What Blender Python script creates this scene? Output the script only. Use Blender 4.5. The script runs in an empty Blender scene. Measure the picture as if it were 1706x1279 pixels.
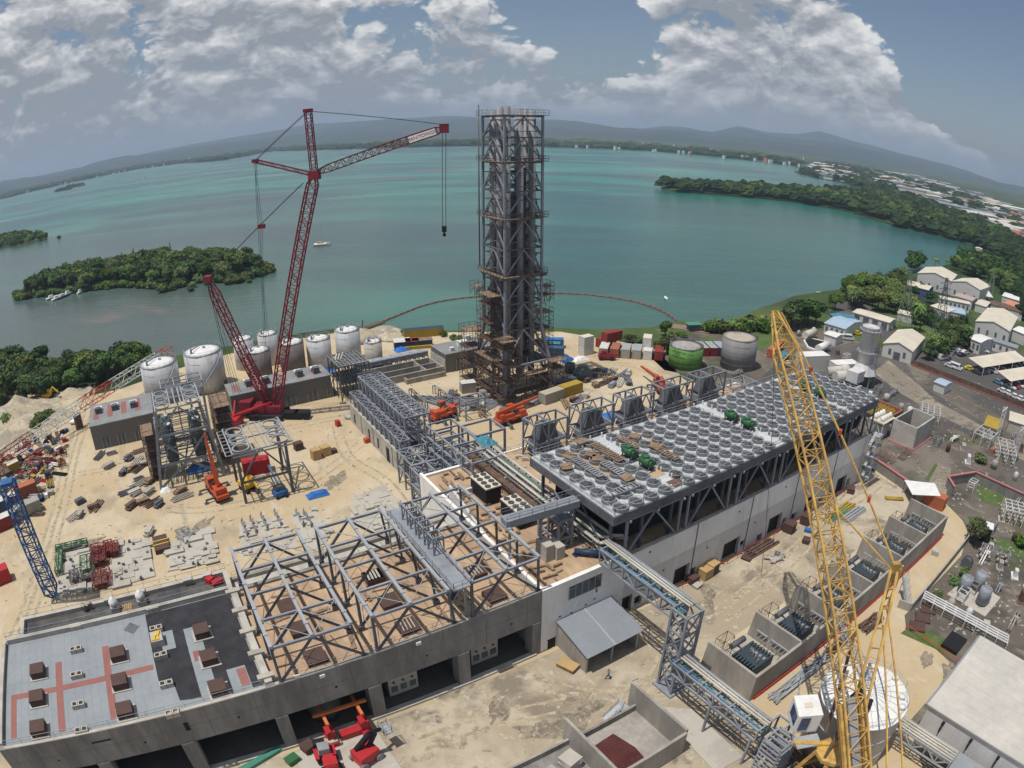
import bpy,bmesh,math,random
from mathutils import Vector,Matrix,noise as mnoise
from mathutils.geometry import tessellate_polygon
sc=bpy.context.scene
col=sc.collection
R=math.radians
pi=math.pi
# ------------------------------------------------------------------ camera (a wide drone lens)
CAM_H=62.0
PITCH,HEAD=R(21.82),R(57.86)
F_PX=1124.0
cam_d=bpy.data.cameras.new("camera")
cam=bpy.data.objects.new("camera",cam_d)
col.objects.link(cam)
cam.location=(0,0,CAM_H)
cam.rotation_euler=(R(90)-PITCH,0,HEAD-R(90))
cam_d.type='PANO'
cam_d.sensor_width=36.0
cam_d.sensor_fit='HORIZONTAL'
for holder in(cam_d,getattr(cam_d,'cycles',None)):
 if holder is not None and hasattr(holder,'panorama_type'):
  holder.panorama_type='FISHEYE_EQUISOLID'
  holder.fisheye_lens=F_PX/1706.0*36.0
  holder.fisheye_fov=R(170)
cam_d.clip_start=0.5
cam_d.clip_end=40000
sc.camera=cam
# ------------------------------------------------------------------ sky, clouds, sun
SUN_EL=R(71)
SUN_AZ=R(178)
sv=Vector((math.cos(SUN_EL)*math.cos(SUN_AZ),math.cos(SUN_EL)*math.sin(SUN_AZ),math.sin(SUN_EL)))
sd=bpy.data.lights.new("sun",'SUN')
sd.energy=3.9
sd.angle=R(0.53)
sd.color=(1.0,0.95,0.87)
so=bpy.data.objects.new("sun",sd)
col.objects.link(so)
so.rotation_euler=(-sv).to_track_quat('-Z','Y').to_euler()
so.location=(-40,0,150)
sc.view_settings.view_transform='Standard'
sc.view_settings.look='None'
sc.view_settings.exposure=0.0
sc.view_settings.gamma=1.0
sc.view_settings.use_curve_mapping=False
def ray(x,y):
 """Direction (site axes) of the photo's pixel x, y."""
 dx,dy=x-853.0,y-639.5
 r=math.hypot(dx,dy)+1e-9
 t=2*math.asin(min(1,r/F_PX/2))
 a,b,c=dx/r*math.sin(t),-dy/r*math.sin(t),math.cos(t)
 cp,sp,ch,sh=math.cos(PITCH),math.sin(PITCH),math.cos(HEAD),math.sin(HEAD)
 f,u=cp*c+sp*b,-sp*c+cp*b
 return Vector((ch*f+sh*a,sh*f-ch*a,u))
def px(x,y,z=0.0):
 """Where the photo's pixel x, y meets the level z."""
 d=ray(x,y)
 s=(z-CAM_H)/d.z
 return Vector((d.x*s,d.y*s,z))
def onplane(x,y,B,d):
 """Where the photo's pixel meets the upright plane through B along d."""
 r=ray(x,y)
 n=Vector((d[1],-d[0]))
 s=(n.x*B[0]+n.y*B[1])/(n.x*r.x+n.y*r.y)
 return Vector((r.x*s,r.y*s,CAM_H+r.z*s))
world=bpy.data.worlds.new("World")
sc.world=world
world.use_nodes=True
W=world.node_tree
W.nodes.clear()
def wn(t,**kw):
 n=W.nodes.new(t)
 for k,v in kw.items():
  setattr(n,k,v)
 return n
def wl(a,b):
 W.links.new(a,b)
def wmath(op,a,b=None,c=None,clamp=False):
 n=wn('ShaderNodeMath',operation=op)
 n.use_clamp=clamp
 for i,v in enumerate((a,b,c)):
  if v is None:
   continue
  if isinstance(v,(int,float)):
   n.inputs[i].default_value=v
  else:
   wl(v,n.inputs[i])
 return n.outputs[0]
def wvec(op,a,b):
 n=wn('ShaderNodeVectorMath',operation=op)
 for i,v in enumerate((a,b)):
  if isinstance(v,(tuple,list,Vector)):
   n.inputs[i].default_value=tuple(v)
  else:
   wl(v,n.inputs[i])
 return n
def wmap(v,a,b,c=0.0,d=1.0,smooth=True):
 n=wn('ShaderNodeMapRange',interpolation_type='SMOOTHSTEP' if smooth else 'LINEAR')
 wl(v,n.inputs[0])
 for i,q in enumerate((a,b,c,d)):
  n.inputs[i+1].default_value=q
 return n.outputs[0]
def wmixc(f,a,b):
 n=wn('ShaderNodeMix',data_type='RGBA')
 if isinstance(f,(int,float)):
  n.inputs[0].default_value=f
 else:
  wl(f,n.inputs[0])
 for i,v in((6,a),(7,b)):
  if isinstance(v,tuple):
   n.inputs[i].default_value=(*v,1)
  else:
   wl(v,n.inputs[i])
 return n.outputs[2]
tc=wn('ShaderNodeTexCoord')
DIR=tc.outputs['Generated']
sky=wn('ShaderNodeTexSky',sky_type='NISHITA',sun_disc=False)
sky.sun_elevation=SUN_EL
sky.sun_rotation=R(90)-SUN_AZ
sky.altitude=60
sky.air_density=1.0
sky.dust_density=1.5
sky.ozone_density=2.0
bg_sky=wn('ShaderNodeBackground')
bg_sky.inputs[1].default_value=0.075
wl(sky.outputs[0],bg_sky.inputs[0])
sep=wn('ShaderNodeSeparateXYZ')
wl(DIR,sep.inputs[0])
EL=sep.outputs[2]
# direction flattened towards the horizon, so clouds get flatter and smaller there
pv=wvec('MULTIPLY',DIR,(1.0,1.0,1.7)).outputs[0]
def wnoise(v,scale,detail,rough,dist=0.0,off=(0,0,0)):
 n=wn('ShaderNodeTexNoise')
 n.inputs['Scale'].default_value=scale
 n.inputs['Detail'].default_value=detail
 n.inputs['Roughness'].default_value=rough
 n.inputs['Distortion'].default_value=dist
 wl(wvec('ADD',v,off).outputs[0],n.inputs['Vector'])
 return n.outputs[0]
def spot(x,y,r0,r1):
 """1 inside a cone about the direction seen at photo pixel x, y; 0 outside (radii in photo pixels)."""
 d=wvec('DOT_PRODUCT',DIR,ray(x,y))
 return wmap(d.outputs[1],math.cos(r1/F_PX),math.cos(r0/F_PX))
def cloud_field(off,nd=8,vd=3.0):
 """Cloud thickness before masking, sampled a little way off along the given offset."""
 p=wvec('ADD',pv,tuple(off)).outputs[0]
 a=wnoise(p,5.0,nd,0.52,0.35,(3.1,1.3,0.7))
 v=wn('ShaderNodeTexVoronoi',feature='F1')
 v.inputs['Scale'].default_value=13.0
 v.inputs['Detail'].default_value=vd
 v.inputs['Roughness'].default_value=0.58
 v.inputs['Lacunarity'].default_value=2.3
 w_=wn('ShaderNodeTexNoise')
 w_.inputs['Scale'].default_value=9.0
 w_.inputs['Detail'].default_value=3
 wl(p,w_.inputs['Vector'])
 sub=wvec('SUBTRACT',w_.outputs['Color'],(0.5,0.5,0.5)).outputs[0]
 sc_=wn('ShaderNodeVectorMath',operation='SCALE')
 sc_.inputs['Scale'].default_value=0.10
 wl(sub,sc_.inputs[0])
 wl(wvec('ADD',p,sc_.outputs[0]).outputs[0],v.inputs['Vector'])
 b=wmath('SUBTRACT',0.75,v.outputs['Distance'])
 return wmath('ADD',wmath('MULTIPLY',a,0.80),wmath('MULTIPLY',b,0.34))
bias=wmath('ADD',wmap(EL,0.16,0.05,0.0,0.12),0.235)
# clear blue gaps and solid banks, where the photo has them
for(x,y,r0,r1,k)in((965,0,5,130,-0.42),(1030,70,5,95,-0.24),(1640,40,30,250,-0.52),(1590,90,5,140,-0.26),(1690,250,5,110,-0.14),(1620,170,5,90,-0.14),(1820,150,60,240,-0.3),(1715,130,5,75,0.40),(1300,110,40,300,0.12),(1170,30,20,130,0.10),(1440,90,10,110,0.14),(640,90,80,330,0.07),(250,120,150,560,0.16),(850,150,30,200,0.06),(1450,200,60,260,0.08)):
 bias=wmath('ADD',bias,wmath('MULTIPLY',spot(x,y,r0,r1),k))
T0,T1=0.53,0.63
fraw=cloud_field((0,0,0))
f0=wmath('ADD',fraw,bias)
mask=wmap(f0,T0,T1)
occ=None
for q,wgt in((0.02,0.55),(0.06,0.45)):
 o_=Vector((sv.x*q*0.6,sv.y*q*0.6,q*1.6))
 fr_=cloud_field(o_,5,2.0)
 if q<0.03:
  relief=wmath('SUBTRACT',fraw,fr_)
 d_=wmap(wmath('ADD',fr_,bias),T0,T1+0.16)
 d_=wmath('MULTIPLY',d_,wgt)
 occ=d_ if occ is None else wmath('ADD',occ,d_)
lum=wmath('SUBTRACT',1.02,wmath('MULTIPLY',occ,0.62))
lum=wmath('ADD',lum,wmath('MULTIPLY',wmath('SUBTRACT',fraw,0.58),0.9))
lum=wmath('ADD',lum,wmath('MULTIPLY',relief,1.7))
big=wnoise(pv,4.2,4,0.5,0.3,(1.7,0.4,2.1))
lum=wmath('ADD',lum,wmath('MULTIPLY',wmath('SUBTRACT',big,0.48),1.3))
lum=wmath('SUBTRACT',lum,wmath('MULTIPLY',spot(330,140,100,650),0.04))
lum=wmath('ADD',lum,wmath('MULTIPLY',spot(1120,120,30,330),0.10))
lum=wmath('ADD',lum,wmath('MULTIPLY',wmath('MULTIPLY',spot(285,108,3,30),mask),0.28))
lum=wmath('ADD',lum,wmath('MULTIPLY',spot(10,90,5,130),0.12))
cl=wn('ShaderNodeValToRGB')
cl.color_ramp.elements[0].position=0.0
cl.color_ramp.elements[0].color=(0.29,0.31,0.345,1)
cl.color_ramp.elements[1].position=1.05 if False else 1.0
cl.color_ramp.elements[1].color=(0.86,0.85,0.835,1)
e=cl.color_ramp.elements.new(0.42)
e.color=(0.485,0.50,0.525,1)
wl(lum,cl.inputs[0])
bg_cl=wn('ShaderNodeBackground')
bg_cl.inputs[1].default_value=1.0
# towards the horizon the bank melts into grey-blue murk
low=wmap(EL,0.075,0.0)
murk=wmixc(spot(250,200,200,800),(0.37,0.40,0.44),(0.235,0.255,0.285))
ccol=wmixc(wmath('MULTIPLY',low,0.85),cl.outputs[0],murk)
wl(ccol,bg_cl.inputs[0])
mixs=wn('ShaderNodeMixShader')
wl(mask,mixs.inputs[0])
wl(bg_sky.outputs[0],mixs.inputs[1])
wl(bg_cl.outputs[0],mixs.inputs[2])
wout=wn('ShaderNodeOutputWorld')
wl(mixs.outputs[0],wout.inputs[0])
# ------------------------------------------------------------------ materials
def mat(name,color,rough=0.8,metal=0.0,var=0.0,scale=0.6,bump=0.0,bscale=4.0,c2=None,detail=6,spec=0.3,stretch=None,thr=(0.35,0.65),obj=True,fac2=None):
 """Procedural surface: base colour, an optional second colour mixed in by noise, fine value variation and bump."""
 m=bpy.data.materials.new(name)
 m.use_nodes=True
 T=m.node_tree
 b=T.nodes['Principled BSDF']
 b.inputs['Roughness'].default_value=rough
 b.inputs['Metallic'].default_value=metal
 b.inputs['Specular IOR Level'].default_value=spec
 b.inputs['Base Color'].default_value=(*color,1)
 if not(var or c2 or bump):
  return m
 g=T.nodes.new('ShaderNodeNewGeometry')
 src=g.outputs['Position']
 if stretch:
  v=T.nodes.new('ShaderNodeVectorMath')
  v.operation='MULTIPLY'
  T.links.new(src,v.inputs[0])
  v.inputs[1].default_value=stretch
  src=v.outputs[0]
 def nz(s,d=6,r=0.6):
  n=T.nodes.new('ShaderNodeTexNoise')
  n.inputs['Scale'].default_value=s
  n.inputs['Detail'].default_value=d
  n.inputs['Roughness'].default_value=r
  T.links.new(src,n.inputs['Vector'])
  return n.outputs[0]
 cur=None
 if c2:
  n=nz(scale,detail)
  mr=T.nodes.new('ShaderNodeMapRange')
  mr.interpolation_type='SMOOTHSTEP'
  mr.inputs[1].default_value,mr.inputs[2].default_value=thr
  T.links.new(n,mr.inputs[0])
  mx=T.nodes.new('ShaderNodeMix')
  mx.data_type='RGBA'
  mx.inputs[6].default_value=(*color,1)
  mx.inputs[7].default_value=(*c2,1)
  T.links.new(mr.outputs[0],mx.inputs[0])
  cur=mx.outputs[2]
 if var:
  n=nz(scale*5.3+0.05,5)
  n_b=nz(scale*0.6,3)
  ad=T.nodes.new('ShaderNodeMath')
  ad.operation='ADD'
  T.links.new(n,ad.inputs[0])
  T.links.new(n_b,ad.inputs[1])
  mr=T.nodes.new('ShaderNodeMapRange')
  mr.inputs[1].default_value,mr.inputs[2].default_value=0.7,1.3
  mr.inputs[3].default_value,mr.inputs[4].default_value=1-var,1+var
  T.links.new(ad.outputs[0],mr.inputs[0])
  hs=T.nodes.new('ShaderNodeHueSaturation')
  if cur is None:
   hs.inputs['Color'].default_value=(*color,1)
  else:
   T.links.new(cur,hs.inputs['Color'])
  T.links.new(mr.outputs[0],hs.inputs['Value'])
  cur=hs.outputs[0]
 if cur is not None:
  T.links.new(cur,b.inputs['Base Color'])
 if bump:
  n=nz(bscale,6)
  bp=T.nodes.new('ShaderNodeBump')
  bp.inputs['Strength'].default_value=min(1.0,bump)
  bp.inputs['Distance'].default_value=0.3*bump
  T.links.new(n,bp.inputs['Height'])
  T.links.new(bp.outputs[0],b.inputs['Normal'])
 return m
M={}
def mk(name,*a,**k):
 M[name]=mat(name,*a,**k)
mk('steel',(0.20,0.218,0.252),0.55,0.0,var=0.15,scale=0.25,c2=(0.27,0.288,0.32),spec=0.35)
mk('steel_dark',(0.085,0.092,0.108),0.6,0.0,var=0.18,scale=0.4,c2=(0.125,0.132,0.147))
mk('galv',(0.36,0.38,0.40),0.5,0.2,var=0.12,scale=0.8)
mk('rust',(0.095,0.065,0.052),0.9,var=0.3,scale=1.0,c2=(0.155,0.095,0.07))
mk('concrete',(0.36,0.335,0.30),0.9,var=0.15,scale=0.35,c2=(0.265,0.247,0.222),stretch=(1,1,0.25),bump=0.05)
mk('concrete_old',(0.25,0.238,0.222),0.9,var=0.18,scale=0.4,c2=(0.175,0.166,0.157),stretch=(1,1,0.22),bump=0.05)
mk('concrete_pale',(0.46,0.435,0.39),0.9,var=0.12,scale=0.4,c2=(0.36,0.34,0.30),bump=0.04)
mk('slab',(0.43,0.40,0.34),0.9,var=0.15,scale=0.5,c2=(0.33,0.305,0.26),bump=0.04)
mk('wallwhite',(0.80,0.78,0.75),0.85,var=0.1,scale=0.3,c2=(0.70,0.68,0.655),stretch=(1,1,0.3))
mk('wallgrey',(0.60,0.585,0.57),0.85,var=0.1,scale=0.3,c2=(0.53,0.515,0.50),stretch=(1,1,0.3))
mk('membrane',(0.235,0.26,0.28),0.85,var=0.08,scale=0.25,c2=(0.27,0.29,0.305))
mk('membrane_seam',(0.185,0.205,0.222),0.85)
mk('membrane_red',(0.27,0.115,0.10),0.85,var=0.12,scale=0.8)
mk('membrane_black',(0.022,0.022,0.026),0.75,var=0.25,scale=0.5,c2=(0.035,0.035,0.04))
mk('membrane_wet',(0.055,0.055,0.06),0.5,var=0.3,scale=0.3,c2=(0.12,0.115,0.105))
mk('plywood',(0.47,0.335,0.215),0.85,var=0.2,scale=0.35,c2=(0.36,0.25,0.165),stretch=(1,0.35,1))
mk('wood',(0.27,0.19,0.125),0.85,var=0.3,scale=1.5,c2=(0.17,0.12,0.085))
mk('woodbox',(0.42,0.28,0.13),0.85,var=0.15,scale=1.0)
mk('brownbox',(0.085,0.05,0.042),0.8,var=0.2,scale=2.0)
mk('paleblock',(0.42,0.39,0.34),0.9,var=0.1,scale=1.5)
mk('deckwhite',(0.52,0.535,0.55),0.6,var=0.12,scale=0.4,c2=(0.42,0.435,0.45))
mk('fan',(0.30,0.318,0.335),0.55,0.25,var=0.1,scale=1.5)
mk('fan_dark',(0.07,0.075,0.082),0.6,0.2)
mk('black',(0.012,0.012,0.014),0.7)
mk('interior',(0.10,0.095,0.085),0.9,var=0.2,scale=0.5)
mk('glass',(0.05,0.065,0.075),0.08,0.0,spec=0.6)
mk('glassblue',(0.02,0.05,0.13),0.08,spec=0.7)
mk('cranered',(0.24,0.02,0.036),0.55,var=0.22,scale=0.7,c2=(0.155,0.02,0.03))
mk('craneyellow',(0.55,0.345,0.085),0.5,var=0.2,scale=0.8,c2=(0.37,0.225,0.08))
mk('craneblue',(0.03,0.085,0.24),0.5,var=0.2,scale=0.8,c2=(0.03,0.13,0.30))
mk('cranewhite',(0.55,0.58,0.52),0.5,var=0.12,scale=0.8)
mk('craneorange',(0.42,0.085,0.05),0.5,var=0.2,scale=0.8)
mk('orange',(0.44,0.075,0.03),0.4,var=0.1,scale=1.0)
mk('red',(0.40,0.025,0.032),0.4,var=0.12,scale=1.0)
mk('redbeam',(0.55,0.17,0.05),0.6,var=0.15,scale=1.0)
mk('yellow',(0.65,0.42,0.04),0.5,var=0.12,scale=1.0)
mk('mustard',(0.36,0.25,0.035),0.6,var=0.15,scale=0.8)
mk('green',(0.035,0.125,0.05),0.4,var=0.15,scale=2.0)
mk('greentank',(0.115,0.27,0.06),0.6,var=0.15,scale=0.35,c2=(0.085,0.20,0.05),stretch=(1,1,0.2))
mk('blue',(0.03,0.14,0.42),0.6,var=0.2,scale=1.2,bump=0.5,bscale=1.5)
mk('bluedark',(0.02,0.045,0.10),0.5,var=0.2,scale=1.2)
mk('teal',(0.05,0.20,0.26),0.5,var=0.2,scale=0.8)
mk('white',(0.74,0.735,0.715),0.55,var=0.05,scale=0.7,c2=(0.66,0.655,0.64))
mk('tank',(0.52,0.525,0.54),0.5,var=0.1,scale=0.5,c2=(0.40,0.41,0.43),stretch=(1,1,0.25))
mk('tankgrey',(0.235,0.23,0.235),0.6,var=0.1,scale=0.4,c2=(0.18,0.175,0.18),stretch=(1,1,0.2))
mk('tankdark',(0.145,0.125,0.12),0.7,var=0.12,scale=0.35,c2=(0.19,0.165,0.155),stretch=(1,1,0.15))
mk('tanktop',(0.40,0.355,0.29),0.8,var=0.1,scale=0.5)
mk('silo',(0.085,0.11,0.105),0.5,var=0.15,scale=0.6)
mk('clad',(0.155,0.145,0.135),0.6,var=0.06,scale=0.3)
mk('cladroof',(0.20,0.205,0.21),0.7,var=0.12,scale=0.3,c2=(0.25,0.255,0.26))
mk('roofcream',(0.60,0.55,0.45),0.7,var=0.08,scale=0.2,c2=(0.54,0.49,0.40))
mk('roofwhite',(0.70,0.69,0.66),0.7,var=0.07,scale=0.2,c2=(0.62,0.61,0.585))
mk('roofblue',(0.33,0.43,0.53),0.6,var=0.08,scale=0.4)
mk('rooforange',(0.55,0.22,0.13),0.7,var=0.15,scale=0.5)
mk('roofgalv',(0.29,0.315,0.345),0.45,0.3,var=0.07,scale=0.6)
mk('wallpale',(0.55,0.54,0.525),0.85,var=0.08,scale=0.3)
mk('stackgrey',(0.62,0.62,0.615),0.6,var=0.1,scale=0.3,c2=(0.50,0.50,0.50),stretch=(1,1,0.2))
mk('fluegrey',(0.27,0.272,0.29),0.6,0.0,var=0.12,scale=0.25,c2=(0.20,0.202,0.218),stretch=(1,1,0.3))
mk('trafo',(0.04,0.058,0.07),0.5,var=0.15,scale=2.0)
mk('pipe_cream',(0.52,0.49,0.42),0.6,var=0.12,scale=0.8)
mk('pipe_green',(0.06,0.22,0.16),0.5,var=0.2,scale=1.2)
mk('pipe_blue',(0.10,0.22,0.38),0.5,var=0.2,scale=1.2)
mk('rubber',(0.02,0.02,0.022),0.85)
mk('rope',(0.07,0.07,0.08),0.6)
mk('skin',(0.25,0.13,0.08),0.6)
mk('cloth_blue',(0.05,0.18,0.42),0.85,var=0.1,scale=5)
mk('cloth_dark',(0.03,0.035,0.06),0.85)
mk('carpaint',(0.62,0.62,0.62),0.3,spec=0.5)
mk('carpaint_dark',(0.05,0.055,0.07),0.3,spec=0.5)
mk('carpaint_yellow',(0.60,0.50,0.03),0.35,spec=0.5)
mk('carpaint_red',(0.35,0.03,0.03),0.35,spec=0.5)
mk('carpaint_blue',(0.12,0.20,0.30),0.35,spec=0.5)
mk('bark',(0.10,0.075,0.05),0.9,var=0.2,scale=2)
mk('leaf',(0.060,0.112,0.024),0.75,var=0.5,scale=0.16,c2=(0.10,0.155,0.036),detail=3,spec=0.2)
mk('leaf_dark',(0.032,0.068,0.019),0.75,var=0.5,scale=0.16,c2=(0.055,0.10,0.026),detail=3,spec=0.2)
mk('leaf_pale',(0.075,0.12,0.03),0.75,var=0.4,scale=0.2,c2=(0.11,0.155,0.045),detail=3,spec=0.2)
mk('wood_dark',(0.017,0.036,0.014),0.85,var=0.5,scale=0.035,c2=(0.034,0.060,0.020),detail=5,spec=0.1)
mk('wood_green',(0.045,0.078,0.021),0.85,var=0.5,scale=0.035,c2=(0.075,0.112,0.031),detail=5,spec=0.1)
mk('roofpale',(0.52,0.495,0.45),0.75,var=0.1,scale=0.15,c2=(0.46,0.44,0.40))
mk('grass',(0.060,0.115,0.025),0.9,var=0.3,scale=0.3,c2=(0.10,0.125,0.045),bump=0.2,bscale=3)
mk('gravelgrey',(0.33,0.315,0.30),0.95,var=0.3,scale=0.8,bump=0.6,bscale=2)
mk('pinkwall',(0.43,0.16,0.17),0.8,var=0.12,scale=0.5)
mk('redrope',(0.5,0.05,0.04),0.7)
mk('boomfloat',(0.22,0.075,0.07),0.7,var=0.25,scale=1.0)
for nm_ in('leaf','leaf_dark','leaf_pale'):
 T_=M[nm_].node_tree
 b_=T_.nodes['Principled BSDF']
 src_=b_.inputs['Base Color'].links[0].from_socket
 oi_=T_.nodes.new('ShaderNodeObjectInfo')
 hs_=T_.nodes.new('ShaderNodeHueSaturation')
 for inp,lo_,hi_,mul_ in(('Value',0.62,1.55,1.0),('Hue',0.465,0.515,7.31),('Saturation',0.8,1.1,3.77)):
  mm_=T_.nodes.new('ShaderNodeMath')
  mm_.operation='MULTIPLY'
  mm_.inputs[1].default_value=mul_
  fr_=T_.nodes.new('ShaderNodeMath')
  fr_.operation='FRACT'
  mr_=T_.nodes.new('ShaderNodeMapRange')
  mr_.inputs[3].default_value,mr_.inputs[4].default_value=lo_,hi_
  T_.links.new(oi_.outputs['Random'],mm_.inputs[0])
  T_.links.new(mm_.outputs[0],fr_.inputs[0])
  T_.links.new(fr_.outputs[0],mr_.inputs[0])
  T_.links.new(mr_.outputs[0],hs_.inputs[inp])
 T_.links.new(src_,hs_.inputs['Color'])
 T_.links.new(hs_.outputs[0],b_.inputs['Base Color'])
 # ------------------------------------------------------------------ geometry helpers
class MB:
 """Collects simple solids and builds them as ONE mesh object."""
 def __init__(s):
  s.v,s.f,s.sm=[],[],[]
 def add(s,vs,fs,smooth=False):
  o=len(s.v)
  s.v+=[tuple(q)for q in vs]
  s.f+=[tuple(i+o for i in f)for f in fs]
  s.sm+=[smooth]*len(fs)
  return s
 def box(s,x0,y0,z0,x1,y1,z1):
  x0,x1=min(x0,x1),max(x0,x1)
  y0,y1=min(y0,y1),max(y0,y1)
  z0,z1=min(z0,z1),max(z0,z1)
  return s.add([(x0,y0,z0),(x1,y0,z0),(x1,y1,z0),(x0,y1,z0),(x0,y0,z1),(x1,y0,z1),(x1,y1,z1),(x0,y1,z1)],[(0,3,2,1),(4,5,6,7),(0,1,5,4),(1,2,6,5),(2,3,7,6),(3,0,4,7)])
 def rbox(s,cx,cy,z0,lx,ly,h,rz=0.0):
  """Box about cx, cy turned by rz."""
  c,n=math.cos(rz),math.sin(rz)
  vs=[]
  for z in(z0,z0+h):
   for a,b in((-1,-1),(1,-1),(1,1),(-1,1)):
    x,y=a*lx/2,b*ly/2
    vs.append((cx+x*c-y*n,cy+x*n+y*c,z))
  return s.add(vs,[(0,3,2,1),(4,5,6,7),(0,1,5,4),(1,2,6,5),(2,3,7,6),(3,0,4,7)])
 def bar(s,p,q,w,h=None):
  """Rectangular bar from p to q."""
  h=h or w
  p,q=Vector(p),Vector(q)
  d=q-p
  if d.length<1e-6:
   return s
  d.normalize()
  ref=Vector((0,0,1))if abs(d.z)<0.95 else Vector((1,0,0))
  a=d.cross(ref).normalized()*(w/2)
  b=a.cross(d).normalized()*(h/2)
  vs=[p-a-b,p+a-b,p+a+b,p-a+b,q-a-b,q+a-b,q+a+b,q-a+b]
  return s.add(vs,[(0,3,2,1),(4,5,6,7),(0,1,5,4),(1,2,6,5),(2,3,7,6),(3,0,4,7)])
 def tube(s,p,q,r,n=8,r2=None,caps=True):
  r2=r if r2 is None else r2
  p,q=Vector(p),Vector(q)
  d=(q-p)
  if d.length<1e-6:
   return s
  d.normalize()
  ref=Vector((0,0,1))if abs(d.z)<0.95 else Vector((1,0,0))
  a=d.cross(ref).normalized()
  b=d.cross(a)
  vs=[]
  for c,rr in((p,r),(q,r2)):
   for i in range(n):
    t=2*pi*i/n
    vs.append(c+a*(rr*math.cos(t))+b*(rr*math.sin(t)))
  o=len(s.v)
  s.add(vs,[(i,i+n,(i+1)%n+n,(i+1)%n)for i in range(n)],smooth=n>6)
  if caps:
   s.add([],[])
   s.f+=[tuple(o+i for i in range(n)),tuple(o+n+i for i in reversed(range(n)))]
   s.sm+=[False,False]
  return s
 def path(s,pts,r,n=6):
  for a,b in zip(pts,pts[1:]):
   s.tube(a,b,r,n)
  return s
 def lathe(s,cx,cy,prof,n=24,smooth=True):
  """Profile of (radius, z) turned about the upright axis at cx, cy."""
  o=len(s.v)
  for r,z in prof:
   for i in range(n):
    t=2*pi*i/n
    s.v.append((cx+r*math.cos(t),cy+r*math.sin(t),z))
  for k in range(len(prof)-1):
   for i in range(n):
    j=(i+1)%n
    s.f.append((o+k*n+i,o+k*n+j,o+(k+1)*n+j,o+(k+1)*n+i))
    s.sm.append(smooth)
  if prof[0][0]>1e-4:
   s.f.append(tuple(o+i for i in reversed(range(n))))
   s.sm.append(False)
  if prof[-1][0]>1e-4:
   k=(len(prof)-1)*n
   s.f.append(tuple(o+k+i for i in range(n)))
   s.sm.append(False)
  return s
 def ring(s,cx,cy,z,r,t,n=24):
  pts=[(cx+r*math.cos(2*pi*i/n),cy+r*math.sin(2*pi*i/n),z)for i in range(n)]
  for i in range(n):
   s.bar(pts[i],pts[(i+1)%n],t)
  return s
 def prism(s,poly,z0,z1):
  """Upright prism over a polygon of (x, y)."""
  area=sum(a[0]*b[1]-b[0]*a[1]for a,b in zip(poly,poly[1:]+poly[:1]))
  if area<0:
   poly=poly[::-1]
  n=len(poly)
  tris=tessellate_polygon([[Vector((p[0],p[1],0))for p in poly]])
  vs=[(p[0],p[1],z0)for p in poly]+[(p[0],p[1],z1)for p in poly]
  fs=[]
  for t in tris:
   a,b,c=(Vector((poly[i][0],poly[i][1]))for i in t)
   ccw=(b-a).x*(c-a).y-(b-a).y*(c-a).x>0
   t=tuple(t)if ccw else tuple(reversed(t))
   fs.append(tuple(i+n for i in t))
   fs.append(tuple(reversed(t)))
  fs+=[(i,(i+1)%n,(i+1)%n+n,i+n)for i in range(n)]
  return s.add(vs,fs)
 def sheet(s,poly,z):
  n=len(poly)
  tris=tessellate_polygon([[Vector((p[0],p[1],0))for p in poly]])
  fs=[]
  for t in tris:
   a,b,c=(Vector((poly[i][0],poly[i][1]))for i in t)
   ccw=(b-a).x*(c-a).y-(b-a).y*(c-a).x>0
   fs.append(tuple(t)if ccw else tuple(reversed(t)))
  return s.add([(p[0],p[1],z)for p in poly],fs)
 def gable(s,x0,y0,x1,y1,z0,ze,zr,along='x',ov=0.0):
  """Solid block with a gabled top (walls and roof volume in one)."""
  if along=='x':
   ym=(y0+y1)/2
   vs=[(x0,y0,z0),(x1,y0,z0),(x1,y1,z0),(x0,y1,z0),(x0,y0,ze),(x1,y0,ze),(x1,y1,ze),(x0,y1,ze),(x0,ym,zr),(x1,ym,zr)]
   fs=[(0,3,2,1),(0,1,5,4),(2,3,7,6),(1,2,6,9,5),(3,0,4,8,7),(4,5,9,8),(6,7,8,9)]
  else:
   xm=(x0+x1)/2
   vs=[(x0,y0,z0),(x1,y0,z0),(x1,y1,z0),(x0,y1,z0),(x0,y0,ze),(x1,y0,ze),(x1,y1,ze),(x0,y1,ze),(xm,y0,zr),(xm,y1,zr)]
   fs=[(0,3,2,1),(1,2,6,5),(3,0,4,7),(0,1,5,8,4),(2,3,7,9,6),(5,6,9,8),(7,4,8,9)]
  return s.add(vs,fs)
 def lattice(s,p,q,w0,w1,n,r,up=(0,0,1),rd=None,ends=(0,0)):
  """Four-chord lattice boom from p to q; ends = share of the length that tapers at each end."""
  rd=rd or r*0.6
  p,q=Vector(p),Vector(q)
  d=(q-p).normalized()
  up=Vector(up)
  if abs(d.dot(up))>0.98:
   up=Vector((1,0,0))
  a=d.cross(up).normalized()
  b=a.cross(d).normalized()
  def sec(t):
   k=1.0
   if ends[0]and t<ends[0]:
    k=0.25+0.75*t/ends[0]
   if ends[1]and t>1-ends[1]:
    k=0.25+0.75*(1-t)/ends[1]
   c=p.lerp(q,t)
   return[c+a*(i*w0/2*k)+b*(j*w1/2*k)for i,j in((-1,-1),(1,-1),(1,1),(-1,1))]
  S=[sec(i/n)for i in range(n+1)]
  for i in range(n):
   for k in range(4):
    s.bar(S[i][k],S[i+1][k],r)
    k2=(k+1)%4
    s.bar(S[i][k],S[i][k2],rd)
    if i%2:
     s.bar(S[i][k],S[i+1][k2],rd)
    else:
     s.bar(S[i][k2],S[i+1][k],rd)
  for k in range(4):
   s.bar(S[n][k],S[n][(k+1)%4],rd)
  return s
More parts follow.
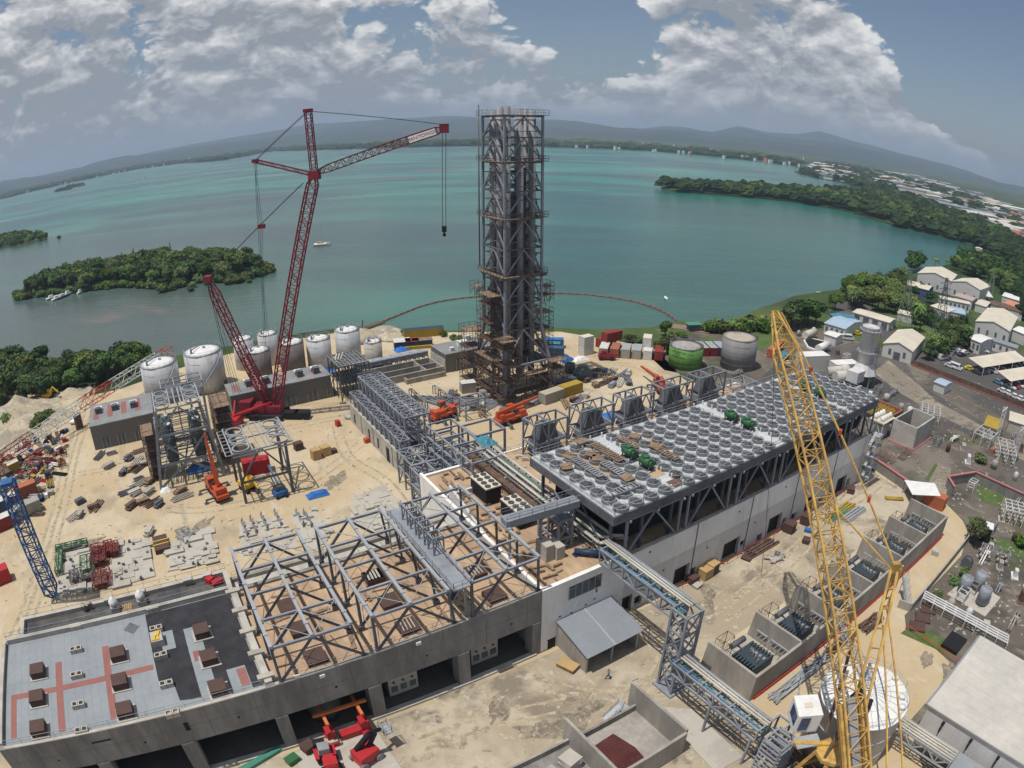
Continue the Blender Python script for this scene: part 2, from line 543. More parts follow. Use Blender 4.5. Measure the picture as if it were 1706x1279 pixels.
 def frame(s,xs,ys,zs,w,braces='',wb=None):
  """Open steel frame: columns and beams on the grid xs x ys x zs; braces: 'x','y' faces, 't' top, 'r' roof joists."""
  wb=wb or w*0.6
  for x in xs:
   for y in ys:
    s.bar((x,y,zs[0]),(x,y,zs[-1]),w)
  for z in zs[1:]:
   for y in ys:
    s.bar((xs[0],y,z),(xs[-1],y,z),w*0.9,w)
   for x in xs:
    s.bar((x,ys[0],z),(x,ys[-1],z),w*0.9,w)
  for z0,z1 in zip(zs,zs[1:]):
   if 'x' in braces:
    for i,(a,b)in enumerate(zip(xs,xs[1:])):
     for y in(ys[0],ys[-1]):
      m=(a+b)/2
      s.bar((a,y,z0),(m,y,z1),wb)
      s.bar((b,y,z0),(m,y,z1),wb)
   if 'y' in braces:
    for a,b in zip(ys,ys[1:]):
     for x in(xs[0],xs[-1]):
      m=(a+b)/2
      s.bar((x,a,z0),(x,m,z1),wb)
      s.bar((x,b,z0),(x,m,z1),wb)
   if 'X' in braces:
    for a,b in zip(xs,xs[1:]):
     for y in(ys[0],ys[-1]):
      s.bar((a,y,z0),(b,y,z1),wb)
      s.bar((b,y,z0),(a,y,z1),wb)
   if 'Y' in braces:
    for a,b in zip(ys,ys[1:]):
     for x in(xs[0],xs[-1]):
      s.bar((x,a,z0),(x,b,z1),wb)
      s.bar((x,b,z0),(x,a,z1),wb)
  if 't' in braces:
   for a,b in zip(xs,xs[1:]):
    for c,d in zip(ys,ys[1:]):
     s.bar((a,c,zs[-1]),(b,d,zs[-1]),wb)
     s.bar((b,c,zs[-1]),(a,d,zs[-1]),wb)
  return s
 def rail(s,pts,h=1.1,sp=2.0,w=0.05):
  """Guard rail: posts with two rails."""
  for a,b in zip(pts,pts[1:]):
   a,b=Vector(a),Vector(b)
   n=max(1,int((b-a).length/sp))
   for i in range(n+1):
    c=a.lerp(b,i/n)
    s.bar(c,c+Vector((0,0,h)),w)
   for k in(h,h*0.5):
    s.bar(a+Vector((0,0,k)),b+Vector((0,0,k)),w)
  return s
 def each(s,name,m,parent=None,label=None,cat=None,group=None):
  """Builds every loose solid as an object of its own."""
  n=len(s.v)
  up_=list(range(n))
  def root(i):
   while up_[i]!=i:
    up_[i]=up_[up_[i]]
    i=up_[i]
   return i
  for f in s.f:
   a=root(f[0])
   for k in f[1:]:
    up_[root(k)]=a
  groups={}
  for f,q in zip(s.f,s.sm):
   groups.setdefault(root(f[0]),[]).append((f,q))
  out=[]
  for fs in groups.values():
   ids=sorted({i for f,q in fs for i in f})
   ren={i:k for k,i in enumerate(ids)}
   b=MB()
   b.v=[s.v[i]for i in ids]
   b.f=[tuple(ren[i]for i in f)for f,q in fs]
   b.sm=[q for f,q in fs]
   out.append(b.build(name,m,parent,label,cat,group))
  return out
 def build(s,name,m,parent=None,label=None,cat=None,group=None,kind=None):
  me=bpy.data.meshes.new(name)
  v=s.v
  if parent is not None:
   w_=parent.matrix_basis.copy()
   q_=parent.parent
   while q_ is not None:
    w_=q_.matrix_basis@w_
    q_=q_.parent
   o=w_.inverted()
   v=[tuple(o@Vector(q))for q in v]
  me.from_pydata(v,[],s.f)
  me.polygons.foreach_set('use_smooth',s.sm)
  me.materials.append(M[m]if isinstance(m,str)else m)
  me.update()
  ob=bpy.data.objects.new(name,me)
  col.objects.link(ob)
  if parent is not None:
   ob.parent=parent
  tag(ob,label,cat,group,kind)
  return ob
def tag(o,label=None,cat=None,group=None,kind=None):
 if label:
  o['label']=label
 if cat:
  o['category']=cat
 if group:
  o['group']=group
 if kind:
  o['kind']=kind
 return o
def thing(name,label,cat,loc=(0,0,0),rz=0.0,group=None):
 o=bpy.data.objects.new(name,None)
 col.objects.link(o)
 o.empty_display_size=0.5
 o.location=loc
 o.rotation_euler=(0,0,rz)
 o.matrix_basis=Matrix.Translation(Vector(loc))@Matrix.Rotation(rz,4,'Z')
 return tag(o,label,cat,group)
KIDS={}
def copy_tree(o,loc=None,rz=None,scale=None,label=None,group=None,parent=None,deep=True):
 """A thing with copies of its parts and their sub-parts."""
 c=o.copy()
 col.objects.link(c)
 if parent is not None:
  c.parent=parent
 if loc is not None:
  c.location=loc
 if rz is not None:
  c.rotation_euler=(0,0,rz)
 if scale is not None:
  c.scale=(scale,scale,scale)if isinstance(scale,(int,float))else scale
 if label:
  c['label']=label
 if group:
  c['group']=group
 if deep:
  for k in KIDS.get(o.name)or list(o.children):
   copy_tree(k,parent=c)
 return c
def struct(mb,name,m):
 return mb.build(name,m,kind='structure')
def solo(mb,name,m,label,cat,group=None):
 return mb.build(name,m,None,label,cat,group)
rng=random.Random(7)
# ------------------------------------------------------------------ the setting: ground, water, hills
def ground_mat(name,layers,bump=0.25,bscale=1.5,rough=0.95):
 """layers: (colour, noise scale, low, high, stretch, seed); each later colour is laid over by its noise mask."""
 m=bpy.data.materials.new(name)
 m.use_nodes=True
 T=m.node_tree
 b=T.nodes['Principled BSDF']
 b.inputs['Roughness'].default_value=rough
 b.inputs['Specular IOR Level'].default_value=0.15
 g=T.nodes.new('ShaderNodeNewGeometry')
 cur=None
 for(c,s,lo,hi,st,sd_)in layers:
  if cur is None:
   rgb=T.nodes.new('ShaderNodeRGB')
   rgb.outputs[0].default_value=(*c,1)
   cur=rgb.outputs[0]
   continue
  mp=T.nodes.new('ShaderNodeMapping')
  mp.inputs['Scale'].default_value=st
  mp.inputs['Location'].default_value=(sd_*3.7,sd_*1.9,sd_)
  mp.inputs['Rotation'].default_value=(0,0,0.5*sd_ if st!=(1,1,1)else 0)
  T.links.new(g.outputs['Position'],mp.inputs[0])
  n=T.nodes.new('ShaderNodeTexNoise')
  n.inputs['Scale'].default_value=s
  n.inputs['Detail'].default_value=8
  n.inputs['Roughness'].default_value=0.62
  n.inputs['Distortion'].default_value=0.3
  T.links.new(mp.outputs[0],n.inputs['Vector'])
  mr=T.nodes.new('ShaderNodeMapRange')
  mr.interpolation_type='SMOOTHSTEP'
  mr.inputs[1].default_value,mr.inputs[2].default_value=lo,hi
  T.links.new(n.outputs[0],mr.inputs[0])
  mx=T.nodes.new('ShaderNodeMix')
  mx.data_type='RGBA'
  T.links.new(mr.outputs[0],mx.inputs[0])
  T.links.new(cur,mx.inputs[6])
  mx.inputs[7].default_value=(*c,1)
  cur=mx.outputs[2]
 T.links.new(cur,b.inputs['Base Color'])
 if bump:
  n=T.nodes.new('ShaderNodeTexNoise')
  n.inputs['Scale'].default_value=bscale
  n.inputs['Detail'].default_value=8
  n.inputs['Roughness'].default_value=0.7
  T.links.new(g.outputs['Position'],n.inputs['Vector'])
  bp=T.nodes.new('ShaderNodeBump')
  bp.inputs['Strength'].default_value=bump
  bp.inputs['Distance'].default_value=0.5
  T.links.new(n.outputs[0],bp.inputs['Height'])
  T.links.new(bp.outputs[0],b.inputs['Normal'])
 M[name]=m
 return m
I3=(1,1,1)
ground_mat('sand',[((0.47,0.37,0.235),0,0,0,I3,0),((0.53,0.45,0.32),0.035,0.45,0.62,I3,1),((0.35,0.29,0.205),0.055,0.52,0.68,I3,2),((0.28,0.235,0.175),0.10,0.60,0.74,(1,0.25,1),3),((0.51,0.45,0.35),0.5,0.56,0.68,(1,0.35,1),4),((0.33,0.28,0.22),0.9,0.62,0.74,I3,5),((0.70,0.65,0.54),2.2,0.66,0.72,I3,6),((0.26,0.22,0.17),3.1,0.70,0.75,I3,7)],bump=0.35,bscale=1.1)
ground_mat('packed',[((0.36,0.30,0.22),0,0,0,I3,0),((0.47,0.41,0.31),0.06,0.45,0.6,I3,1),((0.23,0.195,0.15),0.09,0.48,0.62,I3,2),((0.14,0.12,0.095),0.16,0.60,0.72,I3,9),((0.47,0.43,0.35),0.8,0.56,0.68,I3,4),((0.30,0.265,0.215),1.2,0.60,0.72,I3,5),((0.66,0.63,0.55),2.4,0.67,0.72,I3,6)],bump=0.35,bscale=1.4)
ground_mat('yard',[((0.125,0.108,0.092),0,0,0,I3,0),((0.185,0.16,0.132),0.05,0.45,0.62,I3,1),((0.075,0.068,0.06),0.09,0.48,0.66,I3,2),((0.235,0.205,0.168),0.3,0.56,0.70,(1,0.3,1),3),((0.07,0.10,0.032),0.07,0.57,0.68,I3,4),((0.075,0.068,0.062),0.7,0.60,0.72,I3,5),((0.36,0.33,0.28),1.8,0.66,0.72,I3,6)],bump=0.3,bscale=1.6)
ground_mat('asphalt',[((0.085,0.081,0.077),0,0,0,I3,0),((0.12,0.112,0.102),0.06,0.45,0.62,I3,1),((0.085,0.082,0.08),0.2,0.5,0.66,I3,2),((0.20,0.185,0.165),0.5,0.62,0.72,(1,0.3,1),3)],bump=0.1,bscale=4)
ground_mat('track',[((0.22,0.19,0.152),0,0,0,I3,0),((0.30,0.265,0.21),0.12,0.48,0.62,I3,1),((0.13,0.115,0.095),0.25,0.52,0.66,I3,2),((0.13,0.12,0.105),0.5,0.62,0.72,(0.4,1,1),3)],bump=0.3,bscale=1.5)
ground_mat('land',[((0.055,0.085,0.028),0,0,0,I3,0),((0.085,0.12,0.04),0.012,0.42,0.6,I3,1),((0.03,0.052,0.02),0.02,0.46,0.6,I3,2),((0.15,0.14,0.085),0.005,0.58,0.70,I3,3),((0.025,0.042,0.018),0.0035,0.46,0.6,I3,5),((0.13,0.16,0.06),0.09,0.60,0.70,I3,4)],bump=0.4,bscale=0.25)
ground_mat('hillside',[((0.022,0.040,0.024),0,0,0,I3,0),((0.032,0.052,0.028),0.0016,0.45,0.6,I3,1),((0.013,0.026,0.018),0.004,0.48,0.62,I3,2),((0.05,0.066,0.036),0.003,0.62,0.70,I3,3)],bump=0.6,bscale=0.006)
ground_mat('spoil',[((0.46,0.39,0.28),0,0,0,I3,0),((0.33,0.29,0.23),0.2,0.45,0.6,I3,1),((0.56,0.50,0.39),0.5,0.52,0.65,I3,2),((0.24,0.22,0.19),1.2,0.58,0.7,I3,3)],bump=0.8,bscale=1.2)
ground_mat('paveslab',[((0.43,0.405,0.355),0,0,0,I3,0),((0.37,0.345,0.30),0.2,0.48,0.6,I3,1),((0.28,0.255,0.22),0.5,0.60,0.70,I3,2),((0.53,0.50,0.44),1.6,0.62,0.68,I3,4)],bump=0.1,bscale=3)
def jit(pts,step,amp,seed):
 """Shore line broken up by noise."""
 out=[]
 for a,b in zip(pts,pts[1:]):
  a,b=Vector(a[:2]),Vector(b[:2])
  n=max(1,min(60,int((b-a).length/step)))
  nrm=Vector((-(b-a).y,(b-a).x)).normalized()
  for i in range(n):
   c=a.lerp(b,i/n)
   k=mnoise.noise(Vector((c.x/step/2.3,c.y/step/2.3,seed)))*amp
   if i==0 and(a-b).length>4000:
    k=0
   out.append(c+nrm*k)
 out.append(Vector(pts[-1][:2]))
 return out
WZ=-1.5
def ps(*xy):
 return[px(x,y,WZ).to_2d()for x,y in xy]
near_shore=[Vector((-1500,150)),Vector((-300,235)),Vector((-75,256)),Vector((-45,232)),Vector((-20,212)),Vector((10,206)),Vector((40,205)),Vector((66,201)),Vector((82,185)),Vector((101,174)),Vector((130,157)),Vector((146,149)),Vector((160,150)),Vector((172,139)),Vector((200,146)),Vector((232,152)),Vector((266,150)),Vector((345,151)),Vector((470,160)),Vector((570,166))]
pen_near=ps((1648,423),(1600,402),(1500,379),(1400,350),(1300,334),(1200,325),(1140,321))
pen_tip=[Vector((528,512)),Vector((528,535)),Vector((545,552))]
pen_back=[Vector((580,560)),Vector((660,520)),Vector((760,500)),Vector((900,500)),Vector((1020,530)),Vector((1095,557))]
point=[Vector((1180,640)),Vector((1230,740)),Vector((1280,840)),Vector((1330,900)),Vector((1420,940))]
far_coast=ps((1342,280),(1300,273),(1276,269),(1230,265),(1150,257),(1066,250),(950,246),(870,244),(760,243),(650,246),(560,249),(450,252),(372,267),(300,272),(220,283),(150,297),(60,317),(0,332))
shore=jit(near_shore,9,2.2,1.0)[:-1]+jit(pen_near+pen_tip+pen_back,22,7,2.0)[:-1]+jit(point+far_coast,60,18,3.0)
shore+=[Vector((-3200,3600)),Vector((-9000,4200))]
outer=[Vector((-15000,9000)),Vector((-7000,15500)),Vector((4000,17000)),Vector((13000,12000)),Vector((17000,2000)),Vector((13000,-8000)),Vector((0,-9000)),Vector((-1500,-8000))]
poly=[(p.x,p.y)for p in shore+outer]
g=MB()
g.sheet(poly,0.0)
n=len(poly)
lo=[(p[0],p[1],-4.0)for p in poly]
o=len(g.v)
g.v+=lo
for i in range(n):
 j=(i+1)%n
 g.f.append((i,o+i,o+j,j))
 g.sm.append(False)
struct(g,'ground','land')
# water
wm=bpy.data.materials.new('lagoon')
wm.use_nodes=True
T=wm.node_tree
b=T.nodes['Principled BSDF']
b.inputs['Roughness'].default_value=0.22
b.inputs['Specular IOR Level'].default_value=0.22
g_=T.nodes.new('ShaderNodeNewGeometry')
def tnoise(scale,stretch,loc,detail=5,rough=0.55,rot=0.0):
 mp=T.nodes.new('ShaderNodeMapping')
 mp.vector_type='TEXTURE'
 mp.inputs['Scale'].default_value=(1/stretch[1],1,1)
 mp.inputs['Location'].default_value=loc
 mp.inputs['Rotation'].default_value=(0,0,-0.56+(rot-0.5)*0.3)
 T.links.new(g_.outputs['Position'],mp.inputs[0])
 n=T.nodes.new('ShaderNodeTexNoise')
 n.inputs['Scale'].default_value=scale
 n.inputs['Detail'].default_value=detail
 n.inputs['Roughness'].default_value=rough
 n.inputs['Distortion'].default_value=0.4
 T.links.new(mp.outputs[0],n.inputs['Vector'])
 return n.outputs[0]
def tmap(v,a,b_,c=0.0,d=1.0):
 n=T.nodes.new('ShaderNodeMapRange')
 n.interpolation_type='SMOOTHSTEP'
 T.links.new(v,n.inputs[0])
 for i,q in enumerate((a,b_,c,d)):
  n.inputs[i+1].default_value=q
 return n.outputs[0]
def tmix(f,a,b_):
 n=T.nodes.new('ShaderNodeMix')
 n.data_type='RGBA'
 T.links.new(f,n.inputs[0])
 for i,v in((6,a),(7,b_)):
  if isinstance(v,tuple):
   n.inputs[i].default_value=(*v,1)
  else:
   T.links.new(v,n.inputs[i])
 return n.outputs[2]
def tdist(x,y,r0,r1):
 """1 near the place x, y in the lagoon, 0 beyond r1."""
 n=T.nodes.new('ShaderNodeVectorMath')
 n.operation='DISTANCE'
 T.links.new(g_.outputs['Position'],n.inputs[0])
 n.inputs[1].default_value=(x,y,WZ)
 return tmap(n.outputs['Value'],r0,r1,1.0,0.0)
def tmul(a,b_):
 n=T.nodes.new('ShaderNodeMath')
 n.operation='MULTIPLY'
 T.links.new(a,n.inputs[0])
 if isinstance(b_,float):
  n.inputs[1].default_value=b_
 else:
  T.links.new(b_,n.inputs[1])
 return n.outputs[0]
cur=tmix(tmap(tnoise(0.0050,(1,0.40,1),(0,0,0)),0.42,0.58),(0.028,0.190,0.136),(0.015,0.095,0.084))  # dark patches here and below paint cloud shadows into the water
cur=tmix(tmap(tnoise(0.0085,(1,0.30,1),(300,70,0),rot=0.6),0.52,0.66),cur,(0.055,0.275,0.195))
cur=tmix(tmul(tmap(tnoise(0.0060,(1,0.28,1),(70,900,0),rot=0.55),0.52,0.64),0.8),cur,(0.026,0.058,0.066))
cur=tmix(tmul(tmap(tnoise(0.020,(1,0.16,1),(170,30,0),rot=0.5),0.52,0.66),0.5),cur,(0.075,0.175,0.140))
cur=tmix(tmul(tdist(-150,420,100,620),0.75),cur,(0.085,0.10,0.098))
cur=tmix(tmul(tdist(-20,265,20,130),0.75),cur,(0.075,0.085,0.080))
cur=tmix(tmul(tmap(tnoise(0.022,(1,0.4,1),(5,40,0),rot=-0.4),0.60,0.70),tdist(-20,290,60,260)),cur,(0.13,0.12,0.10))
cur=tmix(tmul(tdist(150,175,10,95),0.6),cur,(0.052,0.122,0.090))
cur=tmix(tmul(tdist(430,260,60,360),0.75),cur,(0.028,0.085,0.078))
cur=tmix(tmul(tmap(tnoise(0.010,(1,0.5,1),(50,10,0)),0.56,0.64),tdist(560,900,100,420)),cur,(0.12,0.10,0.085))
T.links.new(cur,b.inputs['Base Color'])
r1=tnoise(0.55,(1,0.5,1),(0,0,0),detail=4,rot=0.5)
r2=tnoise(0.06,(1,0.4,1),(9,3,0),detail=3,rot=0.35)
ad=T.nodes.new('ShaderNodeMath')
ad.operation='MULTIPLY_ADD'
T.links.new(r2,ad.inputs[0])
ad.inputs[1].default_value=2.0
T.links.new(r1,ad.inputs[2])
bp=T.nodes.new('ShaderNodeBump')
bp.inputs['Strength'].default_value=0.5
bp.inputs['Distance'].default_value=0.35
T.links.new(ad.outputs[0],bp.inputs['Height'])
T.links.new(bp.outputs[0],b.inputs['Normal'])
M['lagoon']=wm
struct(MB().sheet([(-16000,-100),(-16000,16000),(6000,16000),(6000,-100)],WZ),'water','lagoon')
# hills beyond the far coast, as one relief
prof_px=[(-700,420),(-400,370),(-200,320),(0,300),(120,276),(260,247),(400,222),(520,205),(640,194),(760,188),(830,190),(870,192),(930,192),(985,198),(1030,207),(1070,208),(1105,203),(1150,206),(1185,213),(1230,203),(1275,214),(1330,219),(1365,216),(1420,232),(1480,246),(1550,262),(1600,276),(1650,294),(1706,322),(1800,360),(2000,440)]
prof=[]
for x,y in prof_px:
 d=ray(x,y)
 prof.append((math.atan2(d.y,d.x),math.asin(d.z)))
prof.sort()
def elev(az):
 for(a0,e0),(a1,e1)in zip(prof,prof[1:]):
  if a0<=az<=a1:
   return e0+(e1-e0)*(az-a0)/(a1-a0)
 return prof[0][1]if az<prof[0][0]else prof[-1][1]
h=MB()
NA,ND=300,44
az0,az1=R(0),R(120)
RIDGE=10500.0
for i in range(NA+1):
 az=az0+(az1-az0)*i/NA
 el=elev(az)
 for k in range(ND+1):
  D=4700+(13500-4700)*k/ND
  t=(D-4700)/(RIDGE-4700)
  x,y=D*math.cos(az),D*math.sin(az)
  hr=max(0.0,CAM_H+RIDGE*math.tan(el-0.006))
  s=t*t*(3-2*t)if t<1 else max(0.0,1-(t-1)*2.2)
  nz_=mnoise.fractal(Vector((x/1500,y/1500,3.3)),1.0,2.0,6)
  rg=1-abs(mnoise.noise(Vector((x/900,y/900,7.7))))
  z=-8+hr*s*(1.0+0.06*nz_*min(1,2*abs(1-t)))+55*(0.3+nz_+0.6*(rg-0.6))*min(1.0,4*t)*(0.25+1.2*max(0,1-abs(t-0.5)*2))
  h.v.append((x,y,z if k<ND else-20))
for i in range(NA):
 for k in range(ND):
  a=i*(ND+1)+k
  h.f.append((a,a+1,a+ND+2,a+ND+1))
  h.sm.append(True)
struct(h,'hills','hillside')
# sheets of the works yard
Zs=0.004
def pp(*xy):
 return[tuple(px(x,y,0).to_2d())for x,y in xy]
sand_poly=[(-140,-40),(-140,190)]+pp((0,648),(45,640),(85,655),(145,660),(200,648),(240,634))+[(15,196),(40,199),(66,197),(81,182),(100,171),(118,160)]+pp((1085,578),(1110,600),(1140,632),(1210,655))+[(125,72),(118,52)]+pp((1450,760),(1520,808),(1575,838),(1603,866),(1612,884),(1602,925),(1555,975),(1507,1025),(1510,1050),(1560,1082),(1588,1108),(1560,1150),(1513,1204))+[(55,0),(30,-40)]
struct(MB().sheet(sand_poly,Zs),'sand_yard','sand')
struct(MB().sheet([(-60,-30),(-60,50.2),(119,50.2),(117,40),(112,38),(52,38),(46,20),(28,-30)],2*Zs),'packed_yard','packed')
yard_poly=[(119,50)]+[(127,72),(127,108),(122,118),(126,128),(150,141),(196,140),(200,110),(203,90),(203,40),(150,-60),(60,-60),(55.2,0)]+pp((1513.5,1204.5),(1561,1150),(1589,1108),(1561,1081.5),(1511,1049),(1508,1025),(1556,975),(1603,925),(1613,884),(1604,865),(1576,837),(1521,807),(1451,759))
struct(MB().sheet(yard_poly,Zs),'plant_yard','yard')
# roads through the old plant and the town behind it
struct(MB().sheet(pp((1255,640),(1300,600),(1420,570),(1500,590),(1530,640),(1706,745),(1760,800),(1706,800),(1640,735),(1560,700),(1480,690),(1400,700)),3*Zs),'plant_road','asphalt')
struct(MB().sheet(pp((1395,548),(1440,540),(1500,590),(1706,720),(1760,740),(1780,640),(1700,585),(1600,560),(1520,575),(1480,545),(1440,500),(1390,500)),2*Zs),'town_road','asphalt')
struct(MB().sheet(pp((1545,625),(1590,590),(1640,560),(1706,590),(1760,620),(1760,760),(1690,700),(1620,660)),3*Zs),'car_park','asphalt')
struct(MB().sheet(pp((1480,600),(1530,640),(1560,668),(1640,712),(1706,748),(1706,768),(1640,728),(1560,690),(1500,655),(1455,620)),4*Zs),'dirt_track','track')
struct(MB().sheet(pp((1560,770),(1585,780),(1575,830),(1545,880),(1505,925),(1490,912),(1530,850)),2.5*Zs),'service_track','track')
# grass beyond
for q in(pp((1255,545),(1310,540),(1310,570),(1260,585)),pp((1480,525),(1520,520),(1570,545),(1560,570),(1500,555)),pp((1630,795),(1680,812),(1672,845),(1640,838),(1622,818)),pp((1612,860),(1640,862),(1660,905),(1625,890)),pp((1650,895),(1706,905),(1706,930),(1668,918)),pp((1500,1055),(1590,1095),(1600,1075),(1520,1040)),pp((1110,582),(1150,572),(1180,560),(1210,575),(1180,590),(1130,600)),pp((1540,800),(1560,770),(1562,775),(1548,800))):
 struct(MB().sheet(q,3.5*Zs),'grass_patch','grass')
 # the old river bed of rubble by the mound
for i,(x,y,r,hh)in enumerate(((30,690,11,5.0),(62,700,8,3.0),(12,735,8,2.6),(118,655,5,1.5))):
 c=px(x,y,0)
 b_=MB()
 NR,NT=14,36
 for k in range(NR+1):
  for j in range(NT):
   t=2*pi*j/NT
   rr=r*k/NR*(1+0.2*mnoise.noise(Vector((math.cos(t)*1.3,math.sin(t)*1.3,i*7.0))))
   q=k/NR
   z=hh*(1-q)**1.3*(1+0.35*mnoise.noise(Vector((c.x+rr*math.cos(t),c.y+rr*math.sin(t),2.0))*0.35))+0.35*mnoise.noise(Vector((rr*math.cos(t)*1.1,rr*math.sin(t)*1.1,i*2.0)))*(1-q)
   b_.v.append((c.x+rr*math.cos(t)*1.5,c.y+rr*math.sin(t),max(z,-0.05)if k<NR else-0.1))
 for k in range(NR):
  for j in range(NT):
   j2=(j+1)%NT
   b_.f.append((k*NT+j,(k+1)*NT+j,(k+1)*NT+j2,k*NT+j2))
   b_.sm.append(True)
 struct(b_,'spoil_heap','spoil')
for(x,y,r,hh)in((600,563,7,3.2),(640,556,7,2.6),(655,562,5,1.6)):
 c=px(x,y,0)
 struct(MB().lathe(c.x,c.y,[(r,-0.05),(r*0.75,hh*0.35),(r*0.4,hh*0.75),(0.0,hh)],20),'sand_heap','spoil')
 # haul road, ruts and stains on the bare ground
ground_mat('rut',[((0.33,0.275,0.195),0,0,0,I3,0),((0.45,0.375,0.26),0.8,0.42,0.58,I3,1),((0.25,0.205,0.15),0.5,0.52,0.66,I3,2),((0.50,0.43,0.31),2.0,0.52,0.62,I3,4)],bump=0.4,bscale=2.5)
ground_mat('wetstain',[((0.21,0.178,0.135),0,0,0,I3,0),((0.30,0.25,0.185),0.5,0.45,0.58,I3,1),((0.15,0.128,0.10),0.9,0.52,0.66,I3,2),((0.36,0.31,0.235),1.7,0.52,0.62,I3,4)],bump=0.4,bscale=2.0)
def ribbon(pts,w_,z,name,m,seed=0.0):
 """A strip of ground with frayed edges along a path."""
 P_=[]
 for a,b_ in zip(pts,pts[1:]):
  n_=max(2,int((b_-a).length/0.8))
  P_+=[a.lerp(b_,i/n_)for i in range(n_)]
 P_.append(pts[-1])
 k=MB()
 for i,c in enumerate(P_):
  d=(P_[min(i+1,len(P_)-1)]-P_[max(i-1,0)]).normalized()
  nv=Vector((-d.y,d.x,0))
  e1=w_/2*(1+0.7*mnoise.noise(Vector((c.x*0.9,c.y*0.9,seed))))
  e2=w_/2*(1+0.7*mnoise.noise(Vector((c.x*0.9,c.y*0.9,seed+9))))
  k.v+=[tuple(c+nv*e1)[:2]+(z,),tuple(c-nv*e2)[:2]+(z,)]
 for i in range(len(P_)-1):
  k.f.append((2*i,2*i+1,2*i+3,2*i+2))
  k.sm.append(False)
 struct(k,name,m)
def smooth(pts,n_=6):
 out=[]
 for i in range(len(pts)-1):
  p0,p1,p2,p3=pts[max(i-1,0)],pts[i],pts[i+1],pts[min(i+2,len(pts)-1)]
  for j in range(n_):
   t=j/n_
   out.append(0.5*((2*p1)+(p2-p0)*t+(2*p0-5*p1+4*p2-p3)*t*t+(3*p1-p0-3*p2+p3)*t**3))
 out.append(pts[-1])
 return out
road=smooth([px(*p,0)for p in((150,640),(142,690),(120,760),(105,830),(82,910),(55,1000),(30,1060))])
for o_ in(-1.9,-0.2,1.6):
 ribbon([p+Vector((o_,0.3*o_,0))for p in road],0.75,0.0085+0.001*o_,'wheel_track','rut',o_)
for pts in(((610,690),(540,700),(480,712),(380,720),(300,745),(200,775),(130,790)),((560,705),(580,760),(640,800),(680,850)),((820,690),(720,690),(640,668),(560,690)),((200,820),(300,850),(420,835),(520,800),(600,740)),((1130,1110),(1080,1150),(960,1170),(820,1200),(700,1240)),((1180,1010),(1250,960),(1340,880),(1420,800),(1440,775)),((1200,1030),(1290,960),(1390,860),(1470,800),(1450,780)),((1120,1060),(1090,1130),(1010,1160),(900,1140)),((880,640),(960,610),(1060,610),(1120,650))):
 q=smooth([px(*p,0)for p in pts])
 for o_ in(-0.95,0.95):
  off=[]
  for i,c in enumerate(q):
   d=(q[min(i+1,len(q)-1)]-q[max(i-1,0)]).normalized()
   off.append(c+Vector((-d.y,d.x,0))*o_)
  ribbon(off,0.5,0.0105+0.0006*(pts[0][0]%7),'wheel_track','rut',pts[0][0]*0.1+o_)
for i,(x,y,l,w_,a)in enumerate(((965,1185,9,3.4,0.3),(900,1215,6,2.4,-0.4),(830,1180,5,2.0,0.8),(760,1150,4,2,0.1),(1180,990,6,2.2,0.9),(1250,905,5,1.8,0.5),(420,800,7,2.6,0.2),(260,760,8,3,0.5),(560,800,6,3,0.9),(150,905,6,2.5,0.2),(330,880,8,2.4,0.7),(640,720,5,2.0,0.4),(1580,1120,4,2,0.4),(1545,1100,4,1.8,0.2))):
 c=px(x,y,0)
 k=MB()
 N_=40
 for j in range(N_):
  t=2*pi*j/N_
  rr=0.5*(1+0.75*mnoise.noise(Vector((math.cos(t)*1.6,math.sin(t)*1.6,i*3.1)))+0.3*mnoise.noise(Vector((math.cos(t)*5,math.sin(t)*5,i*1.7))))
  u,v=l*rr*math.cos(t),w_*rr*math.sin(t)
  k.v.append((c.x+u*math.cos(a)-v*math.sin(a),c.y+u*math.sin(a)+v*math.cos(a),0.0146+0.0004*i))
 k.v.append((c.x,c.y,0.0146+0.0004*i))
 for j in range(N_):
  k.f.append((N_,j,(j+1)%N_))
  k.sm.append(False)
 struct(k,'ground_stain','wetstain')
 # ------------------------------------------------------------------ engine hall (concrete, open bays) and its roof
FY=51.0
hall=thing('engine_hall','raw concrete hall with open bays, half grey membrane roof, half bare plywood','building',(3,60,0))
w=MB()
w.box(-30.3,FY,5.6,36.3,FY+0.6,10.5)
w.box(-30.3,FY+0.6,0,-29.7,69.4,10.5)
w.box(-30.3,69.4,0,36.3,70.0,10.2)
w.box(35.7,FY+0.6,0,36.3,69.4,10.2)
w.build('wall','concrete_old',hall)
for x0,x1 in((-30.1,-28.6),(-19.8,-18.2),(-9.3,-7.5),(2.0,3.5),(13.2,14.8),(24.6,26.1),(35.0,36.1)):
 MB().box(x0,FY-0.12,0,x1,FY+1.6,5.59).build('pillar','concrete_old',hall)
MB().box(-29.6,FY-0.3,0.02,35.6,FY+0.5,0.32).build('sill','concrete_pale',hall)
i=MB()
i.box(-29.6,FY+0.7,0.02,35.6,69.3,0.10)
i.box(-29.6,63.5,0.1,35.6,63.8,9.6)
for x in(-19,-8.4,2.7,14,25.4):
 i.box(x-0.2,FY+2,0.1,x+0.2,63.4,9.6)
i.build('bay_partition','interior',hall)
MB().box(-29.7,FY+0.6,9.7,2.3,69.4,10.15).build('roof_slab','concrete',hall)
MB().box(-29.6,FY+0.7,10.152,2.2,69.3,10.2).build('roof_membrane','membrane',hall)
MB().box(3.2,FY+0.6,9.6,35.7,69.4,9.9).build('plywood_deck','plywood',hall)
pl=MB()
for k in range(7):
 x=6+k*4.4
 pl.box(x,FY+1,9.9,x+0.12,69,9.93)
